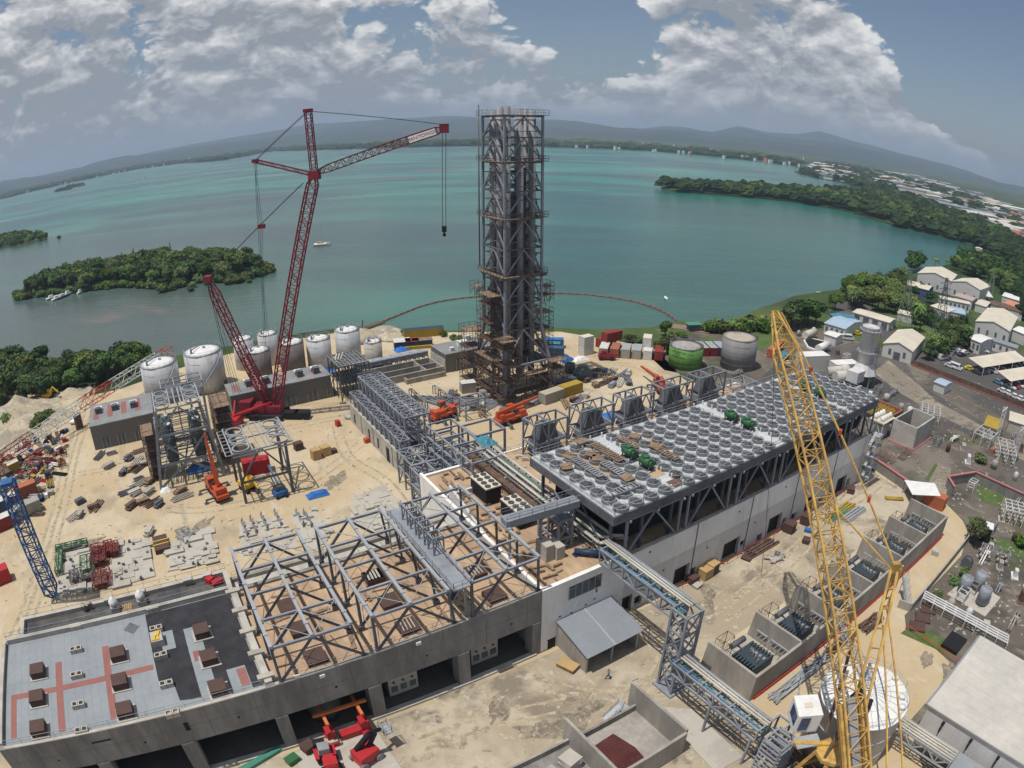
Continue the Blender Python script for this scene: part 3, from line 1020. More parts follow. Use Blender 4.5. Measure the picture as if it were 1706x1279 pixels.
for k in range(46):
 x,y=rng.uniform(4,35),rng.uniform(52.5,69)
 pl.rbox(x,y,9.9,rng.uniform(0.8,3),rng.uniform(0.15,0.5),rng.uniform(0.04,0.25),rng.choice((0,pi/2))+rng.uniform(-0.2,0.2))
pl.each('loose_board','wood',hall)
# parapets and pads
p_=MB()
p_.box(2.3,FY+0.62,9.7,3.15,69.4,10.75)
p_.box(-29.6,69.42,10.2,2.2,69.98,10.85)
p_.box(-30.25,FY+0.7,10.5,-29.75,69.3,10.8)
p_.box(-29.6,FY+0.05,10.5,2.2,FY+0.45,10.56)
p_.box(3.3,FY+0.05,10.5,36.2,FY+0.45,10.58)
p_.each('parapet','concrete_pale',hall)
pad=MB()
for y in(52.5,56.5,60.5,64.6,68.6):
 pad.box(1.7,y-0.35,10.2,3.6,y+0.35,11.0)
pad.each('bearing_pad','slab',hall)
bm_=MB()
z=10.21
a=[px(697,590,z)]if 0 else None
for poly_ in([(-9.4,69.2),(2.1,69.2),(2.1,55.8),(-2.9,55.8),(-2.9,64.6),(-4.9,64.6),(-4.9,52.6),(-7.4,53.0),(-7.6,55.6),(-9.3,55.6)],[(0.9,55.79),(2.1,55.79),(2.1,52.0),(0.9,52.0)],[(-2.9,55.79),(-1.3,55.79),(-1.3,52.0),(-2.9,52.0)]):
 bm_.prism(poly_,10.19,10.216)
bm_.build('black_membrane','membrane_black',hall)
rs=MB()
for n_,(x0,y0,x1,y1)in enumerate(((-28.0,58.9,-9.6,59.8),(-28.8,52.6,-28.02,59.8),(-22.4,52.4,-21.5,64),(-15.8,52.6,-14.9,65.0))):
 rs.box(x0,y0,10.19,x1,y1,10.212+0.004*n_)
for(x0,y0,x1,y1)in((-4.5,58.5,-3.6,60.2),(-0.2,52.6,0.8,55.4)):
 rs.box(x0,y0,10.19,x1,y1,10.236)
rs.each('red_strip','membrane_red',hall)
gp=MB()
gp.prism([(-8.0,61.6),(-6.3,61.6),(-6.3,65.0),(-8.0,65.0)],10.217,10.228)
gp.build('membrane_patch','membrane',hall)
gp=MB().prism([(-11.6,68.4),(-10.4,67.2),(-11.4,66.0),(-12.6,67.2)],10.2,10.222)
gp.build('membrane_patch','steel_dark',hall)
for(x,y)in((165,845),(163,965),(168,1100),(522,770),(530,893),(552,1020),(893,668),(925,785),(965,920)):
 c=px(x/2.664,799+y/2.664,10.9)
 hb=MB().rbox(c.x,c.y,10.2,1.9,1.9,1.05)
 q=hb.build('hatch','brownbox',hall)
 MB().rbox(c.x,c.y,10.2,2.5,2.3,0.12).build('curb','concrete_pale',q)
for(x,y)in((337,752),(340,865),(347,997),(362,1112),(714,778),(738,905),(765,1035),(693,660),(335,650),(676,570)):
 c=px(x/2.664,799+y/2.664,10.6)
 vb=MB()
 for s in(-0.42,0.42):
  for a_,b_ in((-0.32,0),(0.32,0)):
   vb.rbox(c.x+s+a_,c.y,10.2,0.14,0.78,0.62)
  for b_ in(-0.32,0.32):
   vb.rbox(c.x+s,c.y+b_,10.2,0.5,0.14,0.62)
 vb.build('vent_block','paleblock',hall)
c=px(697/2.664,799+705/2.664,10.8)
t=thing('roof_unit','pallet of yellow strapped goods standing on the grey roof edge by the black patch','pallet',(c.x,c.y,10.2))
MB().rbox(c.x,c.y,10.2,1.5,1.9,1.0).build('crate','paleblock',t)
k=MB()
for q in range(6):
 k.bar((c.x-0.7+0.2*q,c.y-0.8,11.25),(c.x+0.6-0.25*(q%3),c.y+0.8,11.3),0.12)
k.build('strap','yellow',t)
# dark front slots and light fittings of the front wall
sl=MB()
for(x,y,l,h_)in((830,1095,0.55,1.3),(450,1160,2.4,0.22)):
 c=onplane(x/2.664,799+y/2.664,(0,FY),(1,0))
 sl.box(c.x-l/2,FY-0.05,c.z-h_/2,c.x+l/2,FY+0.1,c.z+h_/2)
for(x,y)in((1493,918),(1060,1054),(645,1165),(262,1246)):
 c=onplane(x/2.664,799+y/2.664,(0,FY),(1,0))
 sl.box(c.x-0.12,FY-0.03,c.z-0.12,c.x+0.12,FY+0.1,c.z+0.12)
for(x,y)in((850,640),(475,780),(72,920)):
 c=onplane(533+x/2.664,799+y/2.664,(0,FY),(1,0))
 sl.box(c.x-0.12,FY-0.03,c.z-0.12,c.x+0.12,FY+0.1,c.z+0.12)
sl.each('wall_opening','black',hall)
lt=MB()
for(x,y)in((437,725),(10,870),(-102,870)):
 c=onplane(533+x/2.664,799+y/2.664,(0,FY),(1,0))
 lt.box(c.x-0.3,FY-0.15,c.z-0.2,c.x+0.3,FY-0.02,c.z+0.2)
lt.each('wall_lamp','white',hall)
for q_ in([(-29.4,FY+0.5,10.4),(2,FY+0.5,10.4)],[(3.4,FY+0.5,10.5),(36,FY+0.5,10.5)],[(-29.6,69.7,10.8),(2,69.7,10.8)]):
 MB().rail(q_,1.0,2.2,0.035).build('guard_rail','galv',hall)
rl=MB()
rl.rail([(-29.4,FY+0.5,10.4),(2,FY+0.5,10.4)],1.0,2.2,0.035)
rl.rail([(3.4,FY+0.5,10.5),(36,FY+0.5,10.5)],1.0,2.2,0.035)
rl.rail([(-29.6,69.7,10.8),(2,69.7,10.8)],0.8,2.4,0.035)
# formwork joints on the raw concrete front, seams of the roof membrane
k=MB()
for x in[-27.5+5.6*q for q in range(12)]:
 k.box(x,FY-0.004,5.62,x+0.05,FY+0.1,10.48)
k.box(-30.2,FY-0.0035,8.1,36.2,FY+0.1,8.14)
k.build('formwork_joint','membrane_wet',hall)
k=MB()
for q in range(19):
 k.box(-29.5+q*1.06,51.8,10.19,-29.46+q*1.06,69.2,10.203)
for y in(52.6,61.5,68.9):
 k.box(-29.5,y,10.19,-9.5,y+0.04,10.205)
k.build('membrane_seam','membrane_seam',hall)
# generator blocks in the bays
for(x,lab)in((18.2,'pale generator block inside the second open bay from the white wall'),(29.4,'pale generator block inside the open bay next to the white wall')):
 t=thing('generator_block',lab,'generator',(x,54.5,0.1),group='generator blocks in the bays')
 MB().box(x-1.9,53.2,0.3,x+1.9,58,4.2).build('housing','paleblock',t)
 f=MB()
 f.lathe(x,54.2,[(0.5,4.2),(0.5,4.6),(0.2,4.65)],12)
 for dx in(-1.2,0,1.2):
  f.tube((x+dx,53.25,2.6),(x+dx,53.0,2.6),0.16,8)
  f.box(x+dx-0.4,53.1,1.0,x+dx+0.4,53.25,1.9)
 f.each('fitting','steel_dark',t)
t=solo(MB().lathe(8.3,54.6,[(2.0,0.12),(2.3,2.2),(2.0,3.4),(1.2,4.1),(0.0,4.35)],9),'wrapped_load','silo','bulky load wrapped in grey plastic sheeting behind the red jacking gantry','load')
# ------------------------------------------------------------------ the open steel frames over the plywood half
names=('first steel roof frame, nearest the grey membrane roof','middle steel roof frame, between the other two over the plywood deck','steel roof frame beside the covered walkway, nearest the white building')
YS=[51.3,55.9,60.7,65.5,70.2]
for gi,(xa,xb,xc,foot)in enumerate(((4.0,8.5,12.8,13.7),(15.2,19.6,24.1,24.7),(27.0,31.4,35.8,35.9))):
 t=thing('roof_steel_frame',names[gi]+', bare grey beams on slanted struts','steel frame',(xb,60,10.6),group='steel roof frames')
 bm_=MB()
 for x in(xa,xb,xc):
  bm_.bar((x,YS[0]-0.2,15.75),(x,YS[-1]+0.4,15.75),0.36,0.34)
  for y in YS[:-1]:
   bm_.bar((x,y+1.6,15.97),(x,y+1.9,15.97),0.5,0.14)
 bm_.build('main_beam','galv',t)
 for y in YS:
  MB().bar((xa,y,15.5),(xc,y,15.5),0.26,0.3).build('cross_beam','steel',t)
  s_=MB()
  s_.bar((xa,y,10.55),(xa,y,15.5),0.3)
  s_.bar((xa+0.15,y,10.65),(xb,y,15.4),0.24)
  s_.bar((foot,y,10.65),(xb,y,15.4),0.24)
  s_.bar((foot,y,10.6),(xc,y,15.5),0.24)
  s_.box(foot-0.35,y-0.23,9.88,foot+0.35,y+0.27,10.64)
  s_.box(xa-0.3,y-0.24,9.88,xa+0.3,y+0.26,10.61)
  s_.build('strut','steel_dark',t)
 b_=MB()
 for k in(0,3):
  for(x0,x1)in((xa,xb),(xb,xc)):
   b_.bar((x0,YS[k],15.6),(x1,YS[k+1],15.6),0.07)
   b_.bar((x1,YS[k],15.6),(x0,YS[k+1],15.6),0.07)
 for y0,y1 in zip(YS,YS[1:]):
  b_.bar((xa,y0,10.7),(xa,y1,15.3),0.06)
 b_.build('wind_brace','galv',t)
t=thing('steel_walkway','narrow grating walkway with small door frames running between two steel roof frames','walkway',(25.5,60,15.9))
MB().box(24.5,50.6,15.72,26.6,69.2,15.86).build('grating','steel',t)
r_=MB()
for x in(24.5,26.6):
 r_.rail([(x,50.6,15.86),(x,69.2,15.86)],1.1,1.6,0.05)
for y in(52,56,60.7,65.5,69):
 for x in(24.6,26.5):
  r_.bar((x,y,10.0),(x,y,15.7),0.18)
 r_.bar((24.6,y,12.5),(26.5,y,15.6),0.1)
r_.rail([(24.5,50.6,15.86),(26.6,50.6,15.86)],1.1,1,0.05)
r_.build('handrail','galv',t)
for y in(57.5,60.0,62.4,64.8):
 MB().frame([25.6,26.9],[y,y+1.5],[15.8,18.2],0.16,'x').build('door_frame','steel',t)
 # covers on the plywood deck
for n_,(x,y,ox,oy,s_)in enumerate(((1400,790,0,799,2.664),(1330,665,0,799,2.664),(1280,568,0,799,2.664),(1655,435,0,799,2.664),(240,435,533,799,2.664),(310,545,533,799,2.664),(390,655,533,799,2.664),(775,515,533,799,2.664),(690,415,533,799,2.664))):
 c=px(ox+x/s_,oy+y/s_,10.2)
 t=MB().rbox(c.x,c.y,9.9,2.3,2.2,0.75).build('shaft_cover','brownbox',hall)
 if n_ in(3,4,6,8):
  k=MB()
  for q in range(4):
   k.bar((c.x-0.8+0.45*q,c.y-0.9,10.72),(c.x-0.6+0.42*q,c.y+0.9,10.72),0.12)
  k.build('batten','paleblock',t)
t=solo(MB().box(27.6,68.9,9.93,29.4,70.0,11.2).box(27.9,68.4,9.93,28.9,68.85,10.6),'site_generator','red','red site generator on the plywood deck by the back edge','generator')
# ------------------------------------------------------------------ low annex behind the membrane roof
t=thing('annex_building','low annex with a wet dark roof and raised concrete edge behind the grey membrane roof','building',(-13,74,0))
a=MB()
a.box(-29,70.05,0,2.9,77.6,7.4)
a.build('wall','concrete',t)
a=MB()
a.box(-29,77.0,7.4,2.9,77.6,8.1)
a.box(-29,70.05,7.4,-28.4,77.0,8.1)
a.box(2.3,70.05,7.4,2.9,77.0,8.1)
for x in(-10.5,-3.5,-0.6,-15.5):
 a.box(x,76.7,8.1,x+1.3,77.7,8.45)
a.build('parapet','concrete_pale',t)
MB().box(-28.35,70.1,7.4,2.25,76.95,7.46).build('roof_membrane','membrane_wet',t)
a=MB()
a.rail([(-28.6,77.9,7.2),(2.8,77.9,7.2)],1.7,2.4,0.04)
a.build('guard_rail','galv',t)
for(x,y,lab)in((510,565,'left one of two white bulk bags standing on pallets on the wet annex roof'),(628,535,'right one of two white bulk bags standing on pallets on the wet annex roof')):
 c=px(x/2.664,799+y/2.664,8.0)
 t=thing('bulk_bag',lab,'bulk bag',(c.x,c.y,7.46),group='white bulk bags on the annex roof')
 MB().rbox(c.x,c.y,7.46,1.3,1.3,0.9,0.1).build('pallet','paleblock',t)
 MB().lathe(c.x,c.y,[(0.62,8.36),(0.72,8.7),(0.62,9.2),(0.3,9.4),(0.25,9.6),(0.0,9.62)],8).build('bag','white',t)
c=px(563/2.664,799+568/2.664,7.6)
k=MB()
for q in range(5):
 k.rbox(c.x-0.6+0.3*q,c.y,7.55,0.16,1.6,0.08)
 k.rbox(c.x,c.y-0.7+0.35*q,7.47,1.6,0.12,0.08)
solo(k,'wooden_pallet','woodbox','orange wooden pallet lying between the two bulk bags on the annex roof','pallet')
for q,(x,y)in enumerate(((378,580),(402,568))):
 c=px(x/2.664,799+y/2.664,7.6)
 solo(MB().lathe(c.x,c.y,[(0.28,7.46),(0.28,8.4),(0.4,8.42),(0.4,8.55),(0.0,8.6)],10),'roof_vent','concrete','short vent pipe, the %s of a pair on the wet annex roof'%('left' if q==0 else 'right'),'vent')
c=px(965/2.664,799+460/2.664,7.6)
solo(MB().rbox(c.x,c.y,7.46,1.6,0.8,0.7,0.3).rbox(c.x-0.9,c.y+0.7,7.46,1.0,1.0,0.9,0.6),'material_heap','red','red and white material heap at the corner of the annex roof','heap')
# low terrace behind the plywood half
t=thing('terrace_block','low pale concrete terrace behind the plywood deck, marked out in panels','building',(19,74,0))
MB().box(3.1,70.05,0,36.2,77.2,6.2).build('wall','concrete_pale',t)
a=MB()
a.box(3.1,76.6,6.2,36.2,77.2,6.8)
a.build('parapet','concrete',t)
a=MB()
for k in range(9):
 a.box(4+k*3.6,70.4,6.2,4.06+k*3.6,76.5,6.212)
a.box(3.2,73.3,6.213,36,73.36,6.22)
a.build('panel_joint','steel_dark',t)
a=MB()
a.rail([(3.4,76.9,6.8),(36,76.9,6.8)],1.0,2.4,0.04)
a.build('guard_rail','galv',t)
# ------------------------------------------------------------------ white control block and the long radiator hall
ctl=thing('control_block','white rendered block with a ribbon window beside the raw concrete hall','building',(43,65,0))
a=MB()
a.box(36.32,FY-0.02,0,49.6,FY+0.5,10.4)
a.box(36.32,FY+0.5,0,36.8,85.0,10.4)
a.box(36.8,84.5,0,49.6,85.0,10.0)
a.build('wall','wallwhite',ctl)
MB().box(36.8,FY+0.5,9.2,49.6,84.5,9.6).build('roof_slab','plywood',ctl)
a=MB()
a.box(36.32,FY-0.1,10.4,48.2,FY+0.5,10.55)
a.box(36.32,FY-0.05,5.55,49.5,FY-0.02,5.68)
a.box(48.2,FY-0.3,9.4,49.6,FY+0.5,10.95)
a.build('coping','wallwhite',ctl)
wnd=MB().box(40.3,FY-0.06,7.3,45.4,FY+0.1,9.3).build('window','glass',ctl)
a=MB()
for k in range(6):
 a.box(40.3+k*1.02-0.03,FY-0.1,7.3,40.3+k*1.02+0.03,FY-0.06,9.3)
a.box(40.2,FY-0.1,7.2,45.5,FY-0.07,7.3)
a.box(40.3,FY-0.09,8.85,41.3,FY-0.07,8.9)
a.build('frame','galv',wnd)
a=MB().box(37.4,FY-0.06,0,38.6,FY+0.05,1.6)
a.box(37.3,FY-0.04,1.6,38.7,FY+0.05,1.7)
a.build('door','black',ctl)
a=MB()
for(x,z_)in((39.1,5.0),(40.9,4.75),(43.2,5.05),(44.6,5.4),(44.8,6.9),(44.8,6.6)):
 a.box(x-0.16,FY-0.05,z_-0.1,x+0.16,FY,z_+0.1)
a.each('wall_opening','black',ctl)
rad=thing('radiator_hall','long two-tone grey hall with a row of dark doorways, carrying the deck of fans','building',(81,66,0))
DOORS=((48.2,51.4,0.0,3.0),(51.95,53.4,0.3,2.0),(54.4,55.1,3.9,4.5),(59.4,62.5,0,3.5),(63.0,64.2,0.6,2.1),(67.5,69.0,0.0,1.4),(70.1,74.0,0,3.5),(74.4,75.8,0.9,2.2),(78.9,80.2,0.0,1.5),(81.6,85.2,0,3.6),(86.0,86.9,0.7,1.9),(88.6,90.3,0.2,1.8),(92.5,95.4,0,3.4),(97.4,98.9,0.5,2.0),(100.6,102.0,0.8,2.2),(103.3,106.9,0,3.6),(107.6,108.9,0.5,2.2))
a=MB()
xs=49.62
a.box(49.62,FY,6.2,112.6,FY+0.5,10.2)
a.box(112.1,FY+0.5,0,112.6,86,9.6)
a.box(49.62,85.6,0,112.1,86,9.4)
a.build('upper_wall','wallwhite',rad)
a=MB()
zz=[d for d in DOORS]
for d in zz:
 if d[0]>xs:
  a.box(xs,FY+0.003,0,d[0],FY+0.5,6.2)
 if d[2]>0:
  a.box(max(d[0],49.62),FY+0.003,0,d[1],FY+0.5,d[2])
 a.box(max(d[0],49.62),FY+0.003,d[3],d[1],FY+0.5,6.2)
 xs=d[1]
a.box(xs,FY+0.003,0,112.6,FY+0.5,6.2)
a.build('lower_wall','wallgrey',rad)
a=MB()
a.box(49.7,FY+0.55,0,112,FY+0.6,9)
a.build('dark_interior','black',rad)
for d in DOORS:
 if d[2]==0:
  f=MB()
  for x in(d[0],d[1]):
   f.box(x-0.06,FY-0.04,d[2],x+0.06,FY+0.3,d[3]+0.06)
  f.box(d[0],FY-0.04,d[3]-0.02,d[1],FY+0.3,d[3]+0.08)
  f.build('door_frame','galv',rad)
MB().box(49.62,FY+0.5,8.6,112.1,85.6,9.3).build('roof_slab','plywood',rad)
a=MB()
a.box(49.62,FY-0.06,10.2,112.6,FY+0.56,10.3)
a.build('coping','concrete_pale',rad)
a=MB()
for x in(63,75.6,88.2,100.8):
 a.tube((x,FY-0.05,0),(x,FY-0.05,10.2),0.07,6)
a.each('downpipe','steel_dark',rad)
a=MB()
for(x,z_)in((53.7,9.2),(72.5,8.6),(84.6,8.7),(57,4.6),(66,4.7),(77.5,4.6)):
 a.box(x-0.13,FY-0.05,z_-0.13,x+0.13,FY,z_+0.13)
a.each('wall_opening','black',rad)
a=MB()
a.rail([(49.8,FY+0.6,9.3),(112,FY+0.6,9.3)],1.5,2.5,0.05)
a.build('guard_rail','steel_dark',rad)
MB().rail([(49.8,85.3,9.3),(112,85.3,9.3)],1.1,2.5,0.05).build('guard_rail','galv',rad)
# scaffold stair at the far end of the wall
t=thing('scaffold_stair','grey scaffold stair standing at the far end of the long grey wall','scaffold',(113.5,50,0))
MB().frame([111.6,113.9],[48.2,50.4],[0,2.2,4.4,6.6,8.8,10.6],0.1,'X').build('frame','galv',t)
a=MB()
for k in range(5):
 a.box(111.6,48.2,2.2*k+2.15,113.9,49.2,2.2*k+2.25)
 a.bar((111.8,49.8,2.2*k),(113.7,49.8,2.2*k+2.2),0.6,0.08)
a.each('landing','galv',t)
# ------------------------------------------------------------------ the fan deck
deck=thing('fan_deck','huge pale flat deck on steel trusses covered with rows of round fans','cooler deck',(80,60,10))
DX0,DX1,DY0,DY1,DZ=46.6,113.6,50.9,69.3,17.6
MB().box(DX0,DY0,17.1,DX1,DY1,DZ).build('slab','deckwhite',deck)
a=MB()
a.box(DX0-0.05,DY0-0.12,16.2,DX1+0.05,DY0-0.01,17.45)
a.box(DX0-0.12,DY0,16.2,DX0-0.01,DY1,17.45)
a.box(DX1+0.01,DY0,16.2,DX1+0.12,DY1,17.45)
a.box(DX0-0.05,DY1+0.01,16.2,DX1+0.05,DY1+0.12,17.45)
a.build('fascia','steel_dark',deck)
a=MB()
for k in range(13):
 x=DX0+1+k*5.4
 for y in(52.5,60,67.5):
  a.bar((x,y,9.3),(x,y,17.1),0.35)
 a.bar((x,DY0+0.2,16.6),(x,DY1-0.2,16.6),0.3,0.6)
 a.bar((x,52.5,9.5),(x,60,16.5),0.2)
 a.bar((x,67.5,9.5),(x,60,16.5),0.2)
a.build('column','steel_dark',deck)
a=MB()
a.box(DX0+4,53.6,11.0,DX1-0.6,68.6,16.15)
a.build('under_deck_shade','black',deck)  # black block stands in for the shade under the deck
for(x0,x1)in((49.2,58.8),(60.4,69.2),(71.3,80.3),(82.3,91.6),(93.4,102.4),(104.6,113.6)):
 f=MB()
 Yb,zb=FY+0.25,15.9
 f.bar((x0-0.3,Yb,zb),(x1+0.3,Yb,zb),0.3,0.34)
 f.bar((x0,Yb,10.3),(x0,Yb,zb),0.3)
 f.bar((x1,Yb,10.3),(x1,Yb,zb),0.3)
 xm=(x0+x1)/2
 f.bar((x0+0.3,Yb,10.3),(xm,Yb,zb-0.2),0.22)
 f.bar((x1-0.3,Yb,10.3),(xm,Yb,zb-0.2),0.22)
 for x in(x0,xm,x1):
  f.bar((x,Yb-0.7,zb+0.05),(x,DY0+1.5,zb+0.05),0.26,0.3)
 f.build('support_truss','steel',deck)
a=MB()
a.rail([(DX0+0.1,DY0+0.1,DZ),(DX1-0.1,DY0+0.1,DZ),(DX1-0.1,DY1-0.1,DZ),(DX0+0.1,DY1-0.1,DZ),(DX0+0.1,DY0+0.1,DZ)],1.0,2.25,0.06)
a.build('guard_rail','galv',deck)
a=MB()
for gx in(57.9,80.2,102.7):
 for k in range(9):
  for s in(-1.1,1.1):
   a.tube((gx+s,51.6+k*2.15,DZ),(gx+s,51.6+k*2.15,DZ+0.75),0.12,6)
a.each('vent_pipe','white',deck)
a=MB()
for(x0,y0,x1,y1)in((57.0,55.0,59.2,57.0),(52.3,58.4,54.8,66.6),(62.5,60.5,65,64.5)):
 a.box(x0,y0,DZ,x1,y1,DZ+0.03)
a.each('plywood_sheet','plywood',deck)
MB().box(57.6,51.6,DZ,60.2,53.4,DZ+0.04).build('steel_plate','rust',deck)
mk('fan_blade',(0.13,0.14,0.15),0.5,var=0.1,scale=2)
# fan prototype: casing ring, hub grille with cross blades
RF=0.95
def fan_proto(n_):
 t=thing('cooling_fan','round grey fan with a wire guard standing on the pale fan deck','fan',(0,0,0),group='fans on the cooler deck')
 c_=MB()
 c_.lathe(0,0,[(RF,0.0),(RF,0.50),(RF+0.06,0.52),(RF+0.06,0.58),(RF-0.05,0.58),(RF-0.07,0.2)],22)
 c_.build('casing','fan',t)
 g2=MB()
 g2.lathe(0,0,[(RF-0.08,0.34),(RF-0.09,0.36)],18)
 g2.build('fan_floor','fan_dark',t)
 g3=MB()
 for k in range(5):
  a0=2*pi*k/5+0.3
  p0,p1=(0.2*math.cos(a0),0.2*math.sin(a0)),(0.72*math.cos(a0),0.72*math.sin(a0))
  q0,q1=(0.72*math.cos(a0+0.5),0.72*math.sin(a0+0.5)),(0.2*math.cos(a0+0.9),0.2*math.sin(a0+0.9))
  g3.add([(p0[0],p0[1],0.50),(p1[0],p1[1],0.48),(q0[0],q0[1],0.42),(q1[0],q1[1],0.44),(p0[0],p0[1],0.48),(p1[0],p1[1],0.46),(q0[0],q0[1],0.40),(q1[0],q1[1],0.42)],[(0,1,2,3),(7,6,5,4),(0,4,5,1),(1,5,6,2),(2,6,7,3),(3,7,4,0)])
 g3.lathe(0,0,[(0.24,0.3),(0.24,0.5),(0.0,0.52)],10)
 g3.build('blade_wheel','fan_blade',t)
 g4=MB()
 for k in range(3):
  a0=pi*k/3
  g4.bar((RF*math.cos(a0),RF*math.sin(a0),0.575),(-RF*math.cos(a0),-RF*math.sin(a0),0.575),0.04,0.025)
 for r in(0.36,0.58):
  g4.ring(0,0,0.56,r,0.025,14)
 g4.build('wire_guard','steel_dark',t)
 return t
fcols=[48.15+2.56*i for i in range(4)]+[60.0+2.585*i for i in range(8)]+[82.4+2.57*i for i in range(8)]+[104.0+2.57*i for i in range(4)]
frows=[51.7+2.257*i for i in range(8)]
proto=None
skip=set()
for ci,x in enumerate(fcols):
 for ri,y in enumerate(frows):
  if proto is None:
   proto=fan_proto(0)
   proto.location=(x,y,DZ)
   kids=list(proto.children)
  else:
   c=proto.copy()
   col.objects.link(c)
   c.location=(x,y,DZ)
   c.rotation_euler=(0,0,rng.uniform(0,6.28))
   for k in kids:
    d=k.copy()
    col.objects.link(d)
    d.parent=c
    # wooden boards and steel pieces lying over some of the first fans
for(x,y,ox,oy,lx,ly,m,lab)in((860,820,0,0,4.2,1.2,'fluegrey','steel ladder section laid across two fans near the front corner of the deck'),(780,650,0,0,1.2,5.4,'fluegrey','grey steel ladder frame lying across the third fan row of the deck'),(520,620,0,0,1.1,6.2,'fluegrey','grey steel ladder frame lying across the second fan row of the deck'),(700,490,0,0,1.3,6.0,'wood','timber decking strip lying across fans close to the deck end'),(890,400,0,0,1.2,4.2,'wood','short timber strip lying across fans beside the pair of green pumps'),(1210,490,0,0,1.2,5.2,'wood','timber strip lying across fans beyond the pair of green pumps')):
 c=px(880+x/5.328,660+y/5.328,DZ+0.8)
 k=MB()
 L=max(lx,ly)
 ax=lx>ly
 for s in(-0.5,0.5):
  if ax:
   k.box(c.x-lx/2,c.y+s*ly-0.05,DZ+0.60,c.x+lx/2,c.y+s*ly+0.05,DZ+0.86)
  else:
   k.box(c.x+s*lx-0.05,c.y-ly/2,DZ+0.72,c.x+s*lx+0.05,c.y+ly/2,DZ+0.86)
 nr=int(L/0.5)
 for q in range(nr+1):
  u=-L/2+L*q/nr
  if ax:
   k.box(c.x+u-0.1,c.y-ly/2+0.06,DZ+0.74,c.x+u+0.1,c.y+ly/2-0.06,DZ+0.82)
  else:
   k.box(c.x-lx/2+0.06,c.y+u-0.14,DZ+0.74,c.x+lx/2-0.06,c.y+u+0.14,DZ+0.82)
 solo(k,'ladder_frame' if m=='fluegrey' else 'timber_strip',m,lab,'ladder frame' if m=='fluegrey' else 'timber strip')
for q,(x,y)in enumerate(((470,395),(360,520),(560,505),(620,545),(340,620),(880,720),(1130,440),(950,350))):
 c=px(880+x/5.328,660+y/5.328,DZ+0.8)
 solo(MB().rbox(c.x,c.y,DZ+0.72,1.7,1.6,0.12,0.3*q).rbox(c.x+0.3,c.y,DZ+0.84,0.3,1.9,0.08,0.3*q+0.4),'plywood_cover','wood','weathered plywood cover laid over a fan near the front end of the deck','cover','plywood covers on the fans')
 # green pumps in the gaps between the fan blocks
pos=[(57.9,61.4),(57.9,57.8),(80.2,61.5),(80.2,57.9),(102.7,61.9),(102.7,58.4)]
where=['by the plywood covers','in the middle of the deck','near the far deck end']
pp_=None
for q,(x,y)in enumerate(pos):
 lab='green pump set, %s of the pair %s'%('farther' if q%2==0 else 'nearer',where[q//2])
 if pp_ is None:
  pp_=thing('pump_set',lab,'pump',(x,y,DZ),group='green pumps on the fan deck')
  k=MB()
  k.tube((x-0.1,y-1.0,DZ+1.2),(x-0.1,y+0.9,DZ+1.2),0.62,12)
  k.tube((x-0.1,y-1.3,DZ+1.2),(x-0.1,y-1.0,DZ+1.2),0.42,12)
  k.box(x-0.5,y-0.4,DZ+1.7,x+0.3,y+0.4,DZ+2.0)
  k.build('motor','green',pp_)
  k=MB()
  k.box(x-0.8,y-1.4,DZ,x+0.7,y+1.1,DZ+0.2)
  for dx in(-0.6,0.45):
   for dy in(-1.1,0.8):
    k.bar((x+dx,y+dy,DZ+0.2),(x+dx*0.6,y+dy,DZ+0.9),0.14)
  k.build('skid','steel_dark',pp_)
  k=MB()
  k.tube((x+0.9,y-0.8,DZ+0.9),(x+0.9,y+0.8,DZ+0.9),0.3,10)
  k.build('filter','green',pp_)
 else:
  copy_tree(pp_,loc=(x,y,DZ),label=lab)
  # ------------------------------------------------------------------ the flue tower
TX0,TX1,TY0,TY1=76.2,86.0,124.2,133.6
tow=thing('flue_tower','tall lattice tower carrying a bundle of grey flue pipes, scaffolded around its foot','tower',(81,129,0))
cs=[(TX0,TY0),(TX1,TY0),(TX1,TY1),(TX0,TY1)]
ft=[(73.9,120.7),(88.9,121.2),(88.6,136.0),(73.9,136.1)]
for(x,y),(fx,fy)in zip(cs,ft):
 k=MB()
 k.bar((x,y,16.3),(x,y,65),0.5)
 k.bar((fx,fy,0),(x,y,16.4),0.7)
 k.build('column','steel',tow)
LV=[16.3,22.5,28.6,35.0,41.7,48.0,54.4,60.0,64.8]
for li,z in enumerate(LV):
 k=MB()
 for a,b_ in zip(cs,cs[1:]+cs[:1]):
  k.bar((a[0],a[1],z),(b_[0],b_[1],z),0.32)
 if li in(2,):
  k.bar((TX0-1.2,TY0,z),(TX1+1.4,TY0,z),0.5,0.7)
  k.bar((TX0,TY0-0.3,z),(TX0,TY1+1.2,z),0.5,0.7)
 k.build('ring_beam','steel_dark',tow)
k=MB()
for z0,z1 in zip(LV,LV[1:]):
 for a,b_ in zip(cs,cs[1:]+cs[:1]):
  m=((a[0]+b_[0])/2,(a[1]+b_[1])/2)
  k.bar((a[0],a[1],z0+0.2),(m[0],m[1],z1-0.2),0.28)
  k.bar((b_[0],b_[1],z0+0.2),(m[0],m[1],z1-0.2),0.28)
k.build('face_brace','steel',tow)
k=MB()
